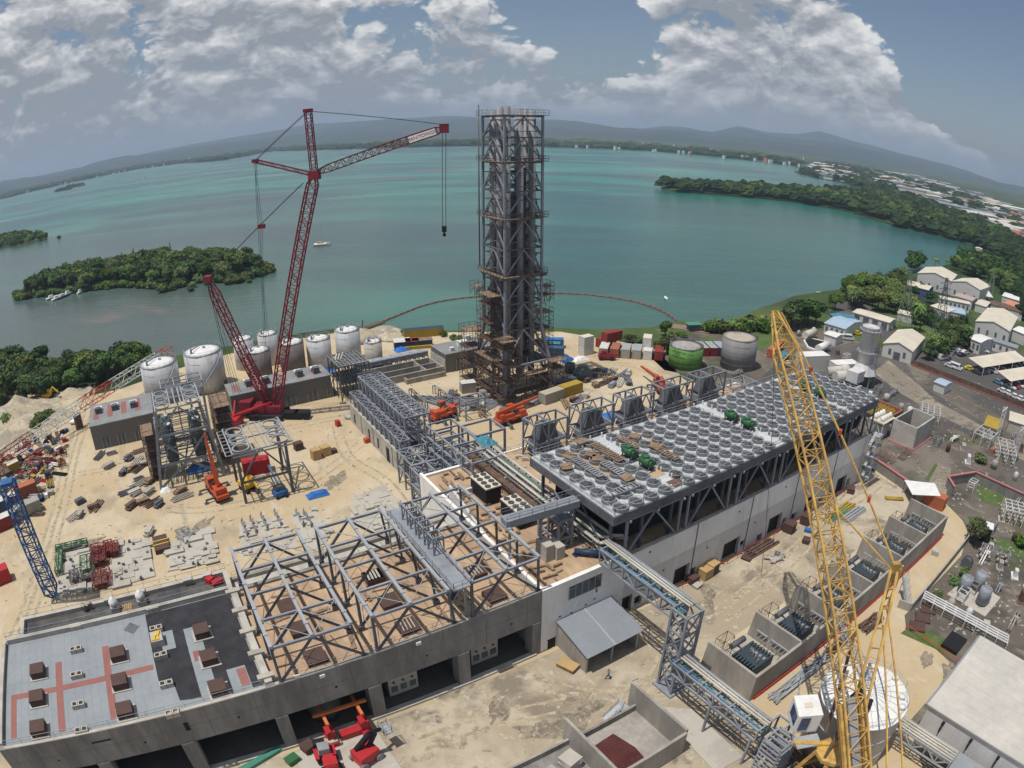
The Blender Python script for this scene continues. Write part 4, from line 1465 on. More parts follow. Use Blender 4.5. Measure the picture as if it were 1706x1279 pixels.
for(a,b_),(c,d)in zip(zip(ft,ft[1:]+ft[:1]),zip(cs,cs[1:]+cs[:1])):
 f1=lambda p,q,t:(p[0]+(q[0]-p[0])*t,p[1]+(q[1]-p[1])*t)
 p0,p1=f1(a,c,0.5),f1(b_,d,0.5)
 m=((p0[0]+p1[0])/2,(p0[1]+p1[1])/2)
 k.bar((*p0,8.2),(*p1,8.2),0.4)
 k.bar((a[0],a[1],0.3),(*m,8.2),0.36)
 k.bar((b_[0],b_[1],0.3),(*m,8.2),0.36)
 mt=((c[0]+d[0])/2,(c[1]+d[1])/2)
 k.bar((*p0,8.2),(*mt,16.2),0.34)
 k.bar((*p1,8.2),(*mt,16.2),0.34)
k.build('leg_brace','steel',tow)
for j,(dx,dy)in enumerate(((1.6,1.7),(4.9,1.6),(8.2,1.7),(1.6,4.7),(8.2,4.7),(1.6,7.7),(4.9,7.8),(8.2,7.7))):
 x,y=TX0+dx,TY0+dy
 k=MB().lathe(x,y,[(0.82,5.0),(0.82,67.0-0.4*(j%3)),(0.72,67.0-0.4*(j%3)),(0.72,64)],18)
 for z in range(10,66,6):
  k.lathe(x,y,[(0.86,z),(0.86,z+0.18)],18)
 k.build('flue','fluegrey',tow)
MB().tube((TX0-0.9,TY1+0.3,30),(TX0-0.9,TY1+0.3,67.6),0.16,8).build('lightning_mast','steel_dark',tow)
k=MB()
for z in[18+3.1*i for i in range(15)]:
 for x in(TX0+0.3,TX0+3.2,TX0+6.5,TX1-0.3):
  k.bar((x,TY0,z),(x,TY1,z),0.14)
 for y in(TY0+0.3,TY0+3.2,TY0+6.4,TY1-0.3):
  k.bar((TX0,y,z),(TX1,y,z),0.14)
 k.bar((TX0,TY0,z),(TX1,TY1,z),0.1)
 k.bar((TX1,TY0,z),(TX0,TY1,z),0.1)
k.build('darkening_grid','steel_dark',tow)  # inner floor bars added to darken the inside of the tower
k=MB()
for i in range(70):
 z=9+i*0.72
 u=rng.random()
 s_=rng.choice((0,1))
 if s_:
  k.bar((TX0+9.8*u,TY0-0.12,z),(TX0+9.8*min(1,max(0,u+rng.uniform(-.3,.3))),TY0-0.12,z+rng.uniform(-0.6,1.6)),0.08)
 else:
  k.bar((TX0-0.12,TY0+9.4*u,z),(TX0-0.12,TY0+9.4*min(1,max(0,u+rng.uniform(-.3,.3))),z+rng.uniform(-0.6,1.6)),0.08)
k.build('scaffold','rust',tow)
MB().box(TX0+0.6,TY0+0.6,9.0,TX1-0.6,TY1-0.6,9.15).build('transfer_floor','steel_dark',tow)
# platforms: boards with rails
for z in(28.9,41.9,54.6,65.0):
 k=MB()
 e=1.0
 for(x0,y0,x1,y1)in((TX0-e,TY0-e,TX1+e,TY0+0.25),(TX0-e,TY1-0.25,TX1+e,TY1+e),(TX0-e,TY0+0.25,TX0+0.25,TY1-0.25),(TX1-0.25,TY0+0.25,TX1+e,TY1-0.25)):
  k.box(x0,y0,z,x1,y1,z+0.1)
 q=k.build('platform','wood' if z<60 else 'steel_dark',tow)
 k=MB().rail([(TX0-e,TY0-e,z),(TX1+e,TY0-e,z),(TX1+e,TY1+e,z),(TX0-e,TY1+e,z),(TX0-e,TY0-e,z)],1.3,1.4,0.07)
 for m in range(14):
  a=rng.choice(((TX0-e,0,1),(TX1+e,0,1),(0,TY0-e,0),(0,TY1+e,0)))
  u,v_,z2=rng.uniform(0.1,0.9),rng.uniform(-1.6,1.6),rng.uniform(-0.9,0.3)
  if a[2]:
   y=TY0+u*(TY1-TY0)
   k.bar((a[0],y,z+z2),(a[0],y+v_,z+rng.uniform(0.4,2.0)),0.06)
  else:
   x=TX0+u*(TX1-TX0)
   k.bar((x,a[1],z+z2),(x+v_,a[1],z+rng.uniform(0.4,2.0)),0.06)
 k.build('guard_rail','rust' if z<60 else 'galv',q)
 # dark inner stair and screens up the right-hand side
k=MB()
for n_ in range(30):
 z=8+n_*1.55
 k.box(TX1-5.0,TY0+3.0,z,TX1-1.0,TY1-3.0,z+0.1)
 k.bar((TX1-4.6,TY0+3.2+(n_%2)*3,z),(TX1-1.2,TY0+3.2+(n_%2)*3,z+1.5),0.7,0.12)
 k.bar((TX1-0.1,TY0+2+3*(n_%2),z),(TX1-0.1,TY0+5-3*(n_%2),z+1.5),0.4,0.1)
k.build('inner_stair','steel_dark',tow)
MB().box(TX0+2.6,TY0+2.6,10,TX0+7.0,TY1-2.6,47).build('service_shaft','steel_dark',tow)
# scaffolds round the foot of the tower
def scaffold(name,lab,x0,y0,x1,y1,z0,z1,lift=2.0,bay=1.6,boards=True,deckmat='wood'):
 t=thing(name,lab,'scaffold',((x0+x1)/2,(y0+y1)/2,z0),group='scaffolds round the flue tower')
 nx,ny=max(1,round((x1-x0)/bay)),max(1,round((y1-y0)/bay))
 nz=max(1,round((z1-z0)/lift))
 k=MB()
 X=[x0+(x1-x0)*i/nx for i in range(nx+1)]
 Y=[y0+(y1-y0)*i/ny for i in range(ny+1)]
 Z=[z0+(z1-z0)*i/nz for i in range(nz+1)]
 for x in X:
  for y in Y:
   if x in(X[0],X[-1])or y in(Y[0],Y[-1]):
    k.bar((x,y,z0),(x,y,z1+1.0),0.075)
 for z in Z[1:]+[z1+1.0]:
  for(a,b_)in(((x0,y0),(x1,y0)),((x1,y0),(x1,y1)),((x1,y1),(x0,y1)),((x0,y1),(x0,y0))):
   k.bar((*a,z),(*b_,z),0.07)
   k.bar((*a,z-1.0),(*b_,z-1.0),0.06)
 for i,(a,b_)in enumerate(zip(Z,Z[1:])):
  s=i%2
  k.bar((X[s*-1],y0,a),(X[-1 if s==0 else 0],y0,b_),0.065)
  k.bar((x0,Y[0 if s else-1],a),(x0,Y[-1 if s else 0],b_),0.065)
  k.bar((x1,Y[0 if s else-1],a),(x1,Y[-1 if s else 0],b_),0.065)
 for q_ in range(int(len(Z)*(nx+ny)*1.2)):
  za=rng.uniform(z0,z1-1)
  if q_%2:
   xa_=rng.uniform(x0,x1)
   yy_=rng.choice((y0,y1))
   k.bar((xa_,yy_,za),(min(x1,max(x0,xa_+rng.uniform(-2,2))),yy_,za+rng.uniform(0.8,2.2)),0.06)
  else:
   ya_=rng.uniform(y0,y1)
   xx_=rng.choice((x0,x1))
   k.bar((xx_,ya_,za),(xx_,min(y1,max(y0,ya_+rng.uniform(-2,2))),za+rng.uniform(0.8,2.2)),0.06)
 k.build('tube_frame','rust',t)
 for i,z in enumerate(Z[1:]):
  j=0.0 if z==Z[-1]else 0.25
  if i%2 and z!=Z[-1]:
   continue
  MB().box(x0+0.05,y0+0.05+j*2,z-0.05,x1-0.05-j,y1-0.05,z).build('board_deck',deckmat if z==Z[-1]else 'rust',t)
 return t
scaffold('tube_scaffold','rusty scaffold wrapping the near leg of the flue tower, under a wide board deck',72.6,119.4,77.0,123.8,0,15.5)
scaffold('tube_scaffold','low rusty scaffold filling the near right side of the tower foot',77.2,121.2,86.2,123.6,0,5.8)
scaffold('tube_scaffold','low rusty scaffold filling the left side of the tower foot',73.0,124.2,75.4,133.4,0,9.6)
scaffold('tube_scaffold','rusty scaffold climbing between the near column and the left face of the tower',73.0,125.4,76.0,131.5,12,24.5)
scaffold('tube_scaffold','rusty scaffold with a cantilevered board deck on the left of the tower',71.6,134.0,76.2,138.2,0,14.5)
scaffold('tube_scaffold','rusty scaffold with a slanting board deck on the right of the tower',86.4,120.0,91.0,124.6,0,8.3)
scaffold('tube_scaffold','tall rusty scaffold behind the right leg of the tower',87.2,127.0,91.6,132.0,0,18.2)
scaffold('tube_scaffold','small hanging scaffold high on the right column of the tower',86.6,123.6,89.2,126.6,21.5,25.5)
scaffold('tube_scaffold','small hanging scaffold high on the left column of the tower',73.2,132.8,75.4,135.0,23.5,25.5)
# ------------------------------------------------------------------ long low building with open steel frames on its roof
t=thing('pipe_gallery_building','long low concrete building with slit windows in its side wall, steel frames on top','building',(44,116,0))
a=MB()
a.box(40.4,101.4,0,41.0,131.5,4.3)
a.box(41.0,101.4,0,49.0,101.9,4.1)
a.box(41.0,131.0,0,49.0,131.5,4.1)
a.box(48.5,101.9,0,49.0,131.0,4.1)
a.build('wall','concrete_pale',t)
MB().box(41.0,101.9,3.4,48.5,131.0,3.75).build('roof_slab','concrete',t)
a=MB()
for(y,z0,z1,w_)in((128.4,0.8,2.8,0.7),(119.5,0.8,2.9,0.7),(114.5,0.8,2.9,0.7),(109.4,0.0,3.1,1.5),(104.6,0.8,2.9,0.7)):
 a.box(40.34,y-w_/2,z0,40.5,y+w_/2,z1)
a.each('window_slit','black',t)
a=MB()
for y in(124,117,107):
 a.tube((40.33,y,0),(40.33,y,4.2),0.05,6)
a.each('downpipe','steel_dark',t)
t=thing('pipe_rack','long two-tier grey steel rack packed with cross braces on the low building','steel frame',(45,118,3.75))
ys=[105.5+2.55*i for i in range(11)]
MB().frame([42.9,45.4,48.0],ys,[3.75,7.0,10.2],0.26,'yt').build('upper_frame','steel',t)
MB().frame([40.7,42.6],[103.2+2.55*i for i in range(12)],[4.3,6.9],0.22,'ty').build('side_frame','steel',t)
a=MB()
for y in ys:
 for x in(43.5,44.6,46.2,47.3):
  a.bar((x,y-1.2,8.9),(x,y+1.2,8.9),0.14)
 a.bar((43,y+1.27,10.3),(48,y+1.27,10.3),0.14)
 a.bar((43,y,8.7),(48,y,8.7),0.14)
a.build('pipe_support','steel',t)
a=MB()
for x in(43.4,44.0,44.9,46.0,46.8,47.4):
 a.tube((x,ys[0],5.2),(x,ys[-1],5.2),0.17,7)
a.each('pipe','fluegrey',t)
MB().box(43.0,105.6,5.0,47.9,130.6,5.06).build('grating','steel_dark',t)
MB().box(40.9,103.3,4.33,42.5,130.8,4.4).build('grating','steel_dark',t)
# low open frames between the gallery and the control block
t=thing('open_steel_frame','low open steel frame with a small raised cage at the end of the low building','steel frame',(42,96,0))
MB().frame([39.0,41.5,44.5,47.0],[91.0,94.4,97.8,100.8],[0,3.6,6.6],0.26,'xt').build('frame','steel',t)
MB().frame([43.0,44.4],[96.6,98.6],[6.6,9.0],0.2,'').build('cage','steel',t)
a=MB()
for i in range(16):
 x=39.3+i*0.5
 a.bar((x,91.2,3.8),(x,100.5,3.8),0.15)
a.build('joist','steel_dark',t)
t=thing('open_steel_frame','tall open box frame of stacked grey beams beside the red mobile crane','steel frame',(47,90,0))
MB().frame([43.4,48.2],[80.5,83.9,87.3,90.7,94.1,97.0],[6.0,8.0,10.0,12.2],0.28,'').build('box_frame','steel',t)
a=MB()
for y in(80.5,87.3,97.0):
 for x in(43.4,48.2):
  a.bar((x,y,0),(x,y,6),0.34)
a.bar((43.4,80.5,6.2),(43.4,87.3,12),0.22)
a.each('post','steel',t)
MB().box(43.5,80.7,6.2,48.1,96.8,6.27).build('grating','steel_dark',t)
MB().frame([48.5,54.2],[88.6,93.4],[0,8.0,12.2],0.34,'').build('portal_frame','steel',t)
a=MB()
for i in range(14):
 y=81+i*1.15
 a.bar((43.6,y,8.15),(48.0,y,8.15),0.16)
 a.bar((43.6,y,10.15),(48.0,y,10.15),0.12)
a.build('joist','steel',t)
t=thing('open_steel_frame','braced steel frame with a lattice side standing against the pale terrace wall','steel frame',(38,86,0))
MB().frame([36.6,39.6,42.4],[79.0,82.4,85.8,89.4],[0,3.2,6.4,9.4],0.24,'Xy').build('frame','steel',t)
MB().box(36.8,79.2,6.45,42.2,85.6,6.55).build('grating','steel_dark',t)
# pale triangular parapet wall on the control roof
t=MB().box(36.9,76.4,9.62,50,76.8,10.7)
t.add([(37.0,76.2,9.62),(37.0,66,9.62),(37.0,70,10.9),(37.0,76.2,12.4),(37.4,76.2,9.62),(37.4,66,9.62),(37.4,70,10.9),(37.4,76.2,12.4)],[(0,3,2,1),(4,5,6,7),(0,4,7,3),(3,7,6,2),(2,6,5,1),(1,5,4,0)])
solo(t,'parapet_wall','wallpale','pale sloping parapet wall behind the row of roof chillers','wall')
# chillers: black boxes with eight fans on a white top
for n_,(x,y,lab)in enumerate(((42.3,74.6,'black chiller with eight roof fans, the farther of two on the control block'),(42.8,66.8,'black chiller with eight roof fans, the nearer of two on the control block'))):
 t=thing('roof_chiller',lab,'chiller',(x,y,9.6),group='chillers on the control block')
 k=MB().box(x-1.25,y-2.3,9.95,x+1.25,y+2.3,12.3)
 k.build('casing','black',t)
 k=MB().box(x-1.3,y-2.35,12.3,x+1.3,y+2.35,12.5)
 k.build('top_panel','roofcream',t)
 k=MB()
 for i in range(4):
  for s in(-0.62,0.62):
   k.lathe(x+s,y-1.72+i*1.15,[(0.45,12.5),(0.45,12.62),(0.38,12.62),(0.38,12.51)],14)
 k.each('fan_ring','fan_dark',t)
 k=MB()
 for s in(-1,1):
  k.box(x+s*1.05-0.1,y-2.2,9.6,x+s*1.05+0.1,y+2.2,9.95)
 k.build('base_rail','slab',t)
 # covered bridge and stair tower beside the deck
t=thing('pipe_bridge','covered grey bridge crossing from the roof frames to the near corner of the fan deck','bridge',(47,65,9.6))
p0,p1=px(533+815/2.664,799+190/2.664,16.3),px(533+1140/2.664,799+95/2.664,16.3)
k=MB().bar(p0,p1,1.6,1.0)
k.build('casing','steel',t)
k=MB()
dv=(p1-p0)
for s in(-0.9,0.9):
 o_=Vector((-dv.y,dv.x,0)).normalized()*s
 k.rail([p0+o_+Vector((0,0,0.5)),p1+o_+Vector((0,0,0.5))],0.9,1.6,0.06)
for u in(0.08,0.5,0.92):
 c=p0.lerp(p1,u)
 k.bar((c.x,c.y,9.6),(c.x,c.y,15.9),0.26)
k.build('handrail','steel',t)
t=thing('stair_tower','boxy steel tower with a ladder beside the covered bridge on the white block','stair tower',(44.3,59.8,9.6))
MB().frame([43.2,45.4],[57.6,59.8,62.0],[9.6,11.4,14.2],0.28,'X').build('frame','steel',t)
k=MB()
for i in range(9):
 k.box(43.5,60.4-i*0.28,16.0-i*0.2,44.6,60.65-i*0.28,16.06-i*0.2)
for x in(43.5,44.6):
 k.bar((x,60.6,17.0),(x,57.9,15.3),0.08)
 k.bar((x,60.6,16.0),(x,57.9,14.3),0.1)
k.build('stair','galv',t)
MB().box(43.3,57.7,14.25,45.3,61.9,14.35).build('top_grating','steel',t)
# stacked blocks on the roof
for n_,(x,y,z1,lab)in enumerate(((41.2,57.6,2.6,'taller stack of pale blocks beside the stair tower on the roof'),(42.6,57.2,2.2,'lower stack of pale blocks beside the stair tower on the roof'))):
 k=MB()
 for i in range(int(z1/0.5)):
  k.rbox(x,y,9.6+i*0.5,1.3,2.4,0.46,0.02*(i%2))
 solo(k,'block_stack','paleblock',lab,'block stack','block stacks on the control roof')
solo(MB().tube((44.6,55.8,10.3),(47.2,53.2,10.3),0.4,12).box(44.4,55.2,9.6,45.2,56.0,9.9).box(46.8,53.2,9.6,47.6,54.0,9.9),'steel_pipe','bluedark','thick blue grey pipe length lying on the white block roof near its edge','pipe')
# pipes, boards and frames lying over the roofs of the two blocks
for k_,(x0,y0,x1,y1,z,r_,m_,lab)in enumerate(((47.2,54.0,47.2,86,11.6,0.2,'pipe_cream','cream pipe line raised on brackets, nearest the stair tower'),(47.9,54.5,47.9,88,12.0,0.2,'pipe_cream','cream pipe line raised on brackets, second from the stair tower'),(48.6,55,48.6,88,11.6,0.16,'pipe_green','green pipe line running beside the fan deck end'),(49.3,54,49.3,88,12.0,0.22,'pipe_cream','thick cream pipe line close under the fan deck end'),(50.2,54,50.2,84,11.2,0.2,'galv','grey pipe line passing below the fan deck end'))):
 t=thing('pipe_line',lab,'pipe',((x0+x1)/2,(y0+y1)/2,9.6),group='pipe lines over the roof beside the fan deck')
 k=MB().path([(x0,y0,z),(x1,y1,z)],r_,8)
 k.tube((x0,y0,z),(x0+1.3,y0-0.8,z-0.1),r_,8)
 k.build('pipe',m_,t)
 k=MB()
 y=y0+1
 while y<y1:
  k.bar((x0-0.25,y,9.6),(x0-0.25,y,z),0.12)
  k.bar((x0-0.5,y,z-r_-0.06),(x0+0.5,y,z-r_-0.06),0.12)
  y+=3.2
 k.bar((x0-0.5,y0+1,9.75),(x0-0.5,y-3.2,9.75),0.1)
 k.bar((x0-0.5,y0+1,z-r_-0.06),(x0-0.5,y-3.2,z-r_-0.06),0.1)
 k.build('bracket_row','steel',t)
t=thing('roof_scaffold','rust brown scaffold strip running along the roof between chillers and pipe lines','scaffold',(45.5,72,9.6))
k=MB()
for y in[58+1.8*i for i in range(16)]:
 for x in(44.9,46.3):
  if 56<y<65:
   continue
  k.bar((x,y,9.6),(x,y,11.6),0.08)
 k.bar((44.9,y,11.0),(46.3,y,11.0),0.07)
for x in(44.9,46.3):
 for z in(10.4,11.0,11.6):
  k.bar((x,65.5,z),(x,86,z),0.07)
k.build('tube_frame','rust',t)
MB().box(45.0,65.6,11.05,46.2,85.8,11.12).build('board_deck','rust',t)
solo(MB().box(46.9,61.6,12.9,50.3,63.6,13.05).frame([47.0,50.2],[61.7,63.5],[9.6,13.9],0.08),'board_platform','wood','timber board platform beside the near corner of the fan deck','platform')
# ------------------------------------------------------------------ duct frames in a row behind the fan deck
xr=[(54.7,61.2),(64.1,71.2),(73.9,80.8),(83.4,91.2),(93.3,101.0)]
tails=['nearest the white block','second from the white block','third from the white block, middle of the row','fourth from the white block, orange boom behind','farthest from the white block, by the green tank']
for(x0,x1),tl in zip(xr,tails):
 t=thing('duct_frame','steel frame round a sloping duct, '+tl,'steel frame',((x0+x1)/2,82,9.3),group='duct frames behind the fan deck')
 xm=x0+(x1-x0)*0.42
 MB().frame([x0,xm,x1],[80.2,83.6],[9.3,12.3,16.0],0.26,'x').build('frame','steel',t)
 k=MB()
 k.add([(x0+0.5,80.6,10.2),(x1-0.5,80.6,10.2),(x1-0.5,83.2,10.2),(x0+0.5,83.2,10.2),(xm-0.8,81,15.2),(xm+1.6,81,15.2),(xm+1.6,83.0,15.2),(xm-0.8,83.0,15.2)],[(0,3,2,1),(4,5,6,7),(0,1,5,4),(1,2,6,5),(2,3,7,6),(3,0,4,7)])
 k.build('duct','steel_dark',t)
 k=MB()
 k.box(xm,80.3,12.35,x1-0.2,83.5,12.45)
 k.build('platform','steel_dark',t)
 k=MB()
 k.add([(x0-0.1,80.0,9.4),(x0+4.2,74.6,9.4),(x0+4.2,74.6,11.4),(x0-0.1,80.0,11.4),(x0+0.1,80.1,9.4),(x0+4.4,74.7,9.4),(x0+4.4,74.7,11.4),(x0+0.1,80.1,11.4)],[(0,1,2,3),(7,6,5,4),(0,4,5,1),(3,2,6,7),(0,3,7,4),(1,5,6,2)])
 k.build('screen_panel','steel',t)
t=thing('open_steel_frame','low empty steel frame at the far end of the duct frame row','steel frame',(110,83,9.3))
MB().frame([104.0,108,112.0],[76.0,80.0,84.0],[9.3,11.6],0.24,'t').build('frame','steel',t)
t=thing('roof_pipe_rack','long low pipe rack of rungs and rails between the fan deck and the duct frames','pipe rack',(82,72.5,9.3))
k=MB()
for i in range(58):
 x=53+i*1.02
 k.bar((x,71.0,12.4),(x,73.4,12.4),0.12)
 if i%3==0:
  for y in(71.0,73.4):
   k.bar((x,y,9.3),(x,y,12.4),0.14)
for y in(71.0,73.4):
 k.bar((53,y,12.4),(111.4,y,12.4),0.2)
k.build('rung_frame','steel',t)
k=MB()
for y in(71.5,72.0,72.6):
 k.tube((53,y,12.55),(111,y,12.55),0.13,7)
k.each('pipe','pipe_cream',t)
t=MB()
for i in range(90):
 x,y=rng.uniform(50.5,111),rng.uniform(74.5,84.8)
 t.rbox(x,y,9.31,rng.uniform(0.3,1.8),rng.uniform(0.2,0.7),rng.uniform(0.08,0.6),rng.uniform(0,3.1))
t.build('roof_clutter','paleblock',None,'loose blocks and offcuts strewn over the roof behind the fan deck','rubble',None,'stuff')
t=MB()
for i in range(110):
 x,y=rng.uniform(37.4,49.4),rng.uniform(53,84)
 t.rbox(x,y,9.61,rng.uniform(0.3,2.6),rng.uniform(0.15,0.5),rng.uniform(0.06,0.4),rng.choice((0,1.57))+rng.uniform(-0.2,0.2))
t.build('roof_clutter','wood',None,'boards and offcuts strewn over the roof of the white block','rubble',None,'stuff')
for(x,y)in((78,78.5),(88,78),(61.5,78.2)):
 pass
 # ------------------------------------------------------------------ boiler frames on the left
t=thing('boiler_structure','tall steel structure with ringed roof over two dark vessels, scaffolded on its right','steel structure',(2.5,126,0))
xa,xb=-4.4,9.4
k=MB()
for(x,y,xt)in((-4.4,120.3,-1.9),(9.4,121.0,6.9),(-3.6,131,-1.6),(8.8,131,7.0)):
 k.bar((x,y,0),(xt,y,16.2),0.55)
k.each('column','steel',t)
k=MB()
for z,xl,xr_ in((5.0,-3.6,8.6),(10.9,-2.7,7.7)):
 for y in(120.4,131):
  k.bar((xl,y,z),(xr_,y,z),0.4)
 for x in(xl,xr_):
  k.bar((x,120.4,z),(x,131,z),0.35)
k.bar((-3.6,120.35,5.0),(2.4,120.35,5.2),0.3)
k.bar((-4.2,120.3,0.4),(2.5,120.3,5.0),0.4)
k.bar((8.9,120.6,0.4),(2.5,120.3,5.0),0.4)
k.bar((-2.8,120.3,10.7),(2.5,120.3,5.2),0.32)
k.bar((7.8,120.3,10.7),(2.5,120.3,5.2),0.32)
k.bar((-2.8,120.3,11.1),(2.3,120.3,16),0.3)
k.bar((7.8,120.3,11.1),(2.7,120.3,16),0.3)
k.bar((-3.6,131,5),(-1.8,131,16),0.3)
k.build('brace','steel',t)
def ringed_roof(k,x0,x1,y0,y1,z,rr,w_=0.26):
 k.frame([x0,x0+(x1-x0)*0.34,x0+(x1-x0)*0.46,x0+(x1-x0)*0.58,x0+(x1-x0)*0.66,x1],[y0,(y0+y1)/2,y1],[z-0.01,z],w_)
 for cx in(x0+(x1-x0)*0.17,x0+(x1-x0)*0.83):
  for i in range(3):
   cy=y0+(y1-y0)*(1+2*i)/6
   k.ring(cx,cy,z,rr,w_,18)
  for i in range(4):
   cy=y0+(y1-y0)*i/3
   k.bar((cx-rr,cy,z),(cx+rr,cy,z),w_)
k=MB()
ringed_roof(k,-2.0,7.2,120.3,131.0,16.2,1.3)
k.build('ringed_roof','galv',t)
for n_,(x,y)in enumerate(((-0.4,125.5),(5.5,125.5))):
 k=MB().lathe(x,y,[(1.1,3.0),(1.35,5.0),(1.35,11.5),(1.0,12.6),(0.7,12.9)],20)
 q=k.build('vessel','silo',t)
 MB().lathe(x,y,[(0.72,12.9),(0.72,13.1),(0.0,13.12)],16).build('cover','white',q)
 MB().lathe(x+0.2,y-3,[(0.7,12.3),(0.7,12.5),(0.0,12.52)],16).build('cover','white',q)
k=MB()
for i in range(22):
 z=1.5+(i%8)*1.5
 k.bar((-3.2+(i*0.53)%10,121.5,z),(-2.0+(i*0.53)%10,130,z),0.14)
 k.bar((-3,121.5+(i*0.8)%9,z),(8,121.5+(i*0.8)%9,z),0.12)
k.build('pipe_support','steel_dark',t)
MB().frame([-3.2,0.8,4.8,8.0],[122,126,130],[3.0,7.4],0.16,'t').build('inner_frame','steel_dark',t)
t=thing('tube_scaffold','brown boarded scaffold tower standing right of the ringed boiler structure','scaffold',(11,128,0))
for i in range(8):
 MB().box(9.6,124.2,1.6*i+1.4,13.2,132,1.6*i+1.5).build('board_deck','wood' if i%2 else 'rust',t)
k=MB()
for x in(9.6,11.4,13.2):
 for y in(124.2,126.8,129.4,132):
  k.bar((x,y,0),(x,y,14),0.09)
for i in range(9):
 for(a,b_)in(((9.6,124.2),(13.2,124.2)),((13.2,124.2),(13.2,132)),((9.6,124.2),(9.6,132))):
  k.bar((*a,1.6*i+2.4),(*b_,1.6*i+2.4),0.07)
k.build('tube_frame','rust',t)
t=thing('tube_scaffold','brown boarded scaffold tower standing left of the ringed boiler structure','scaffold',(-5,128,0))
for i in range(6):
 MB().box(-6.0,124.6,1.7*i+1.4,-3.4,131,1.7*i+1.5).build('board_deck','wood' if i%2 else 'rust',t)
k=MB()
for x in(-6.0,-3.4):
 for y in(124.6,126.8,129,131):
  k.bar((x,y,0),(x,y,11),0.09)
for i in range(6):
 k.bar((-6.0,124.6,1.7*i+2.4),(-3.4,124.6,1.7*i+2.4),0.07)
 k.bar((-6.0,124.6,1.7*i+2.4),(-6.0,131,1.7*i+2.4),0.07)
k.build('tube_frame','rust',t)
t=thing('open_steel_frame','small light steel frame with rails standing behind the ringed boiler structure','steel frame',(4.5,141,0))
MB().frame([0.0,3.1,6.2,9.4],[138.4,141.2,144.0],[0,6,12.4,14.0],0.2,'').build('frame','galv',t)
MB().box(0.1,138.5,12.42,9.3,143.9,12.5).build('grating','steel_dark',t)
t=thing('boiler_structure','empty ringed steel table frame on four legs, red container beneath it','steel structure',(15.5,112,0))
k=MB()
for(x,y)in((11.0,107.6),(20.2,107.6),(11.0,116.6),(20.6,116.6)):
 k.bar((x,y,0),(x,y,10.4),0.5)
k.each('leg','steel_dark',t)
k=MB()
k.bar((11.0,107.6,4.2),(20.2,107.6,4.2),0.34)
k.bar((11.0,107.6,4.4),(15.5,107.6,10.2),0.28)
k.bar((20.2,107.6,4.4),(15.5,107.6,10.2),0.28)
k.bar((20.4,107.6,0.4),(20.5,116.6,10),0.26)
k.build('brace','steel_dark',t)
k=MB()
ringed_roof(k,10.2,21.4,106.8,118.2,10.5,1.55)
k.bar((10.2,106.8,9.9),(21.4,106.8,9.9),0.22)
k.bar((9.0,107.0,10.3),(9.0,118,10.3),0.18)
for i in range(8):
 k.bar((9.0,107+i*1.57,10.3),(10.2,107+i*1.57,10.3),0.12)
k.build('ringed_roof','galv',t)
# ------------------------------------------------------------------ clad buildings
CL=[]
def clad(name,lab,x0,y0,x1,y1,h,doors,units=0):
 t=thing(name,lab,'building',((x0+x1)/2,(y0+y1)/2,0))
 MB().box(x0,y0,0,x1,y1,h).build('wall','clad',t)
 MB().box(x0-0.12,y0-0.12,h-0.05,x1+0.12,y1+0.12,h+0.22).build('roof','cladroof',t)
 for(dx,w_,z1)in doors:
  k=MB().box(x0+dx,y0-0.06,0.1,x0+dx+w_,y0+0.1,z1)
  d=k.build('door','steel_dark',t)
  q=MB()
  for u in(0.0,w_/2,w_):
   q.box(x0+dx+u-0.06,y0-0.1,0.1,x0+dx+u+0.06,y0-0.06,z1)
  q.build('frame','galv',d)
 return t
t=clad('clad_building','dark clad building left of the ringed boiler structure, three hooded units on its roof',-18.9,147.0,-3.0,160.5,5.7,((2.2,1.9,2.6),(6.2,1.9,2.6),(10.6,1.7,2.6)))
k=MB()
for i in range(4):
 k.box(-18.0+i*3.6,150.5,5.92,-16.6+i*3.6,158.5,5.94)
k.each('red_strip','membrane_red',t)
t=clad('clad_building','long dark clad building behind the red crane, four hooded units on its roof',16.0,147.2,41.2,155.6,5.5,((3,1.8,2.5),(21.5-8,2.4,2.5),(27.0-8,2.4,2.5),(32-8,1.2,2.4)))
k=MB()
for i in range(6):
 k.box(17.5+i*4.0,149.3,5.72,18.9+i*4.0,153.8,5.74)
k.each('red_strip','membrane_red',t)
t=clad('clad_building','dark clad building with a glazed front left of the flue tower',72.0,146.6,86,155.4,4.9,())
w_=MB().box(75.0,146.45,0.4,80.0,146.62,3.2).build('window','glass',t)
k=MB()
for i in range(6):
 k.box(74.95+i*1.0,146.38,0.4,75.07+i*1.0,146.45,3.2)
k.build('frame','galv',w_)
MB().box(71.85,146.7,0,71.97,155.3,3.6).build('block_wall','concrete_pale',t)
un=[(870,640,0,560,5.328,'nearest the haul road, on the left clad roof'),(1015,610,0,560,5.328,'in the middle of the left clad roof'),(1180,585,0,560,5.328,'nearest the boiler structure on the left clad roof'),(600,500,300,540,5.328,'leftmost of four on the long clad roof'),(755,475,300,540,5.328,'second of four on the long clad roof, beside the red mast'),(1050,415,300,540,5.328,'third of four on the long clad roof'),(1195,385,300,540,5.328,'rightmost of four on the long clad roof')]
u0=None
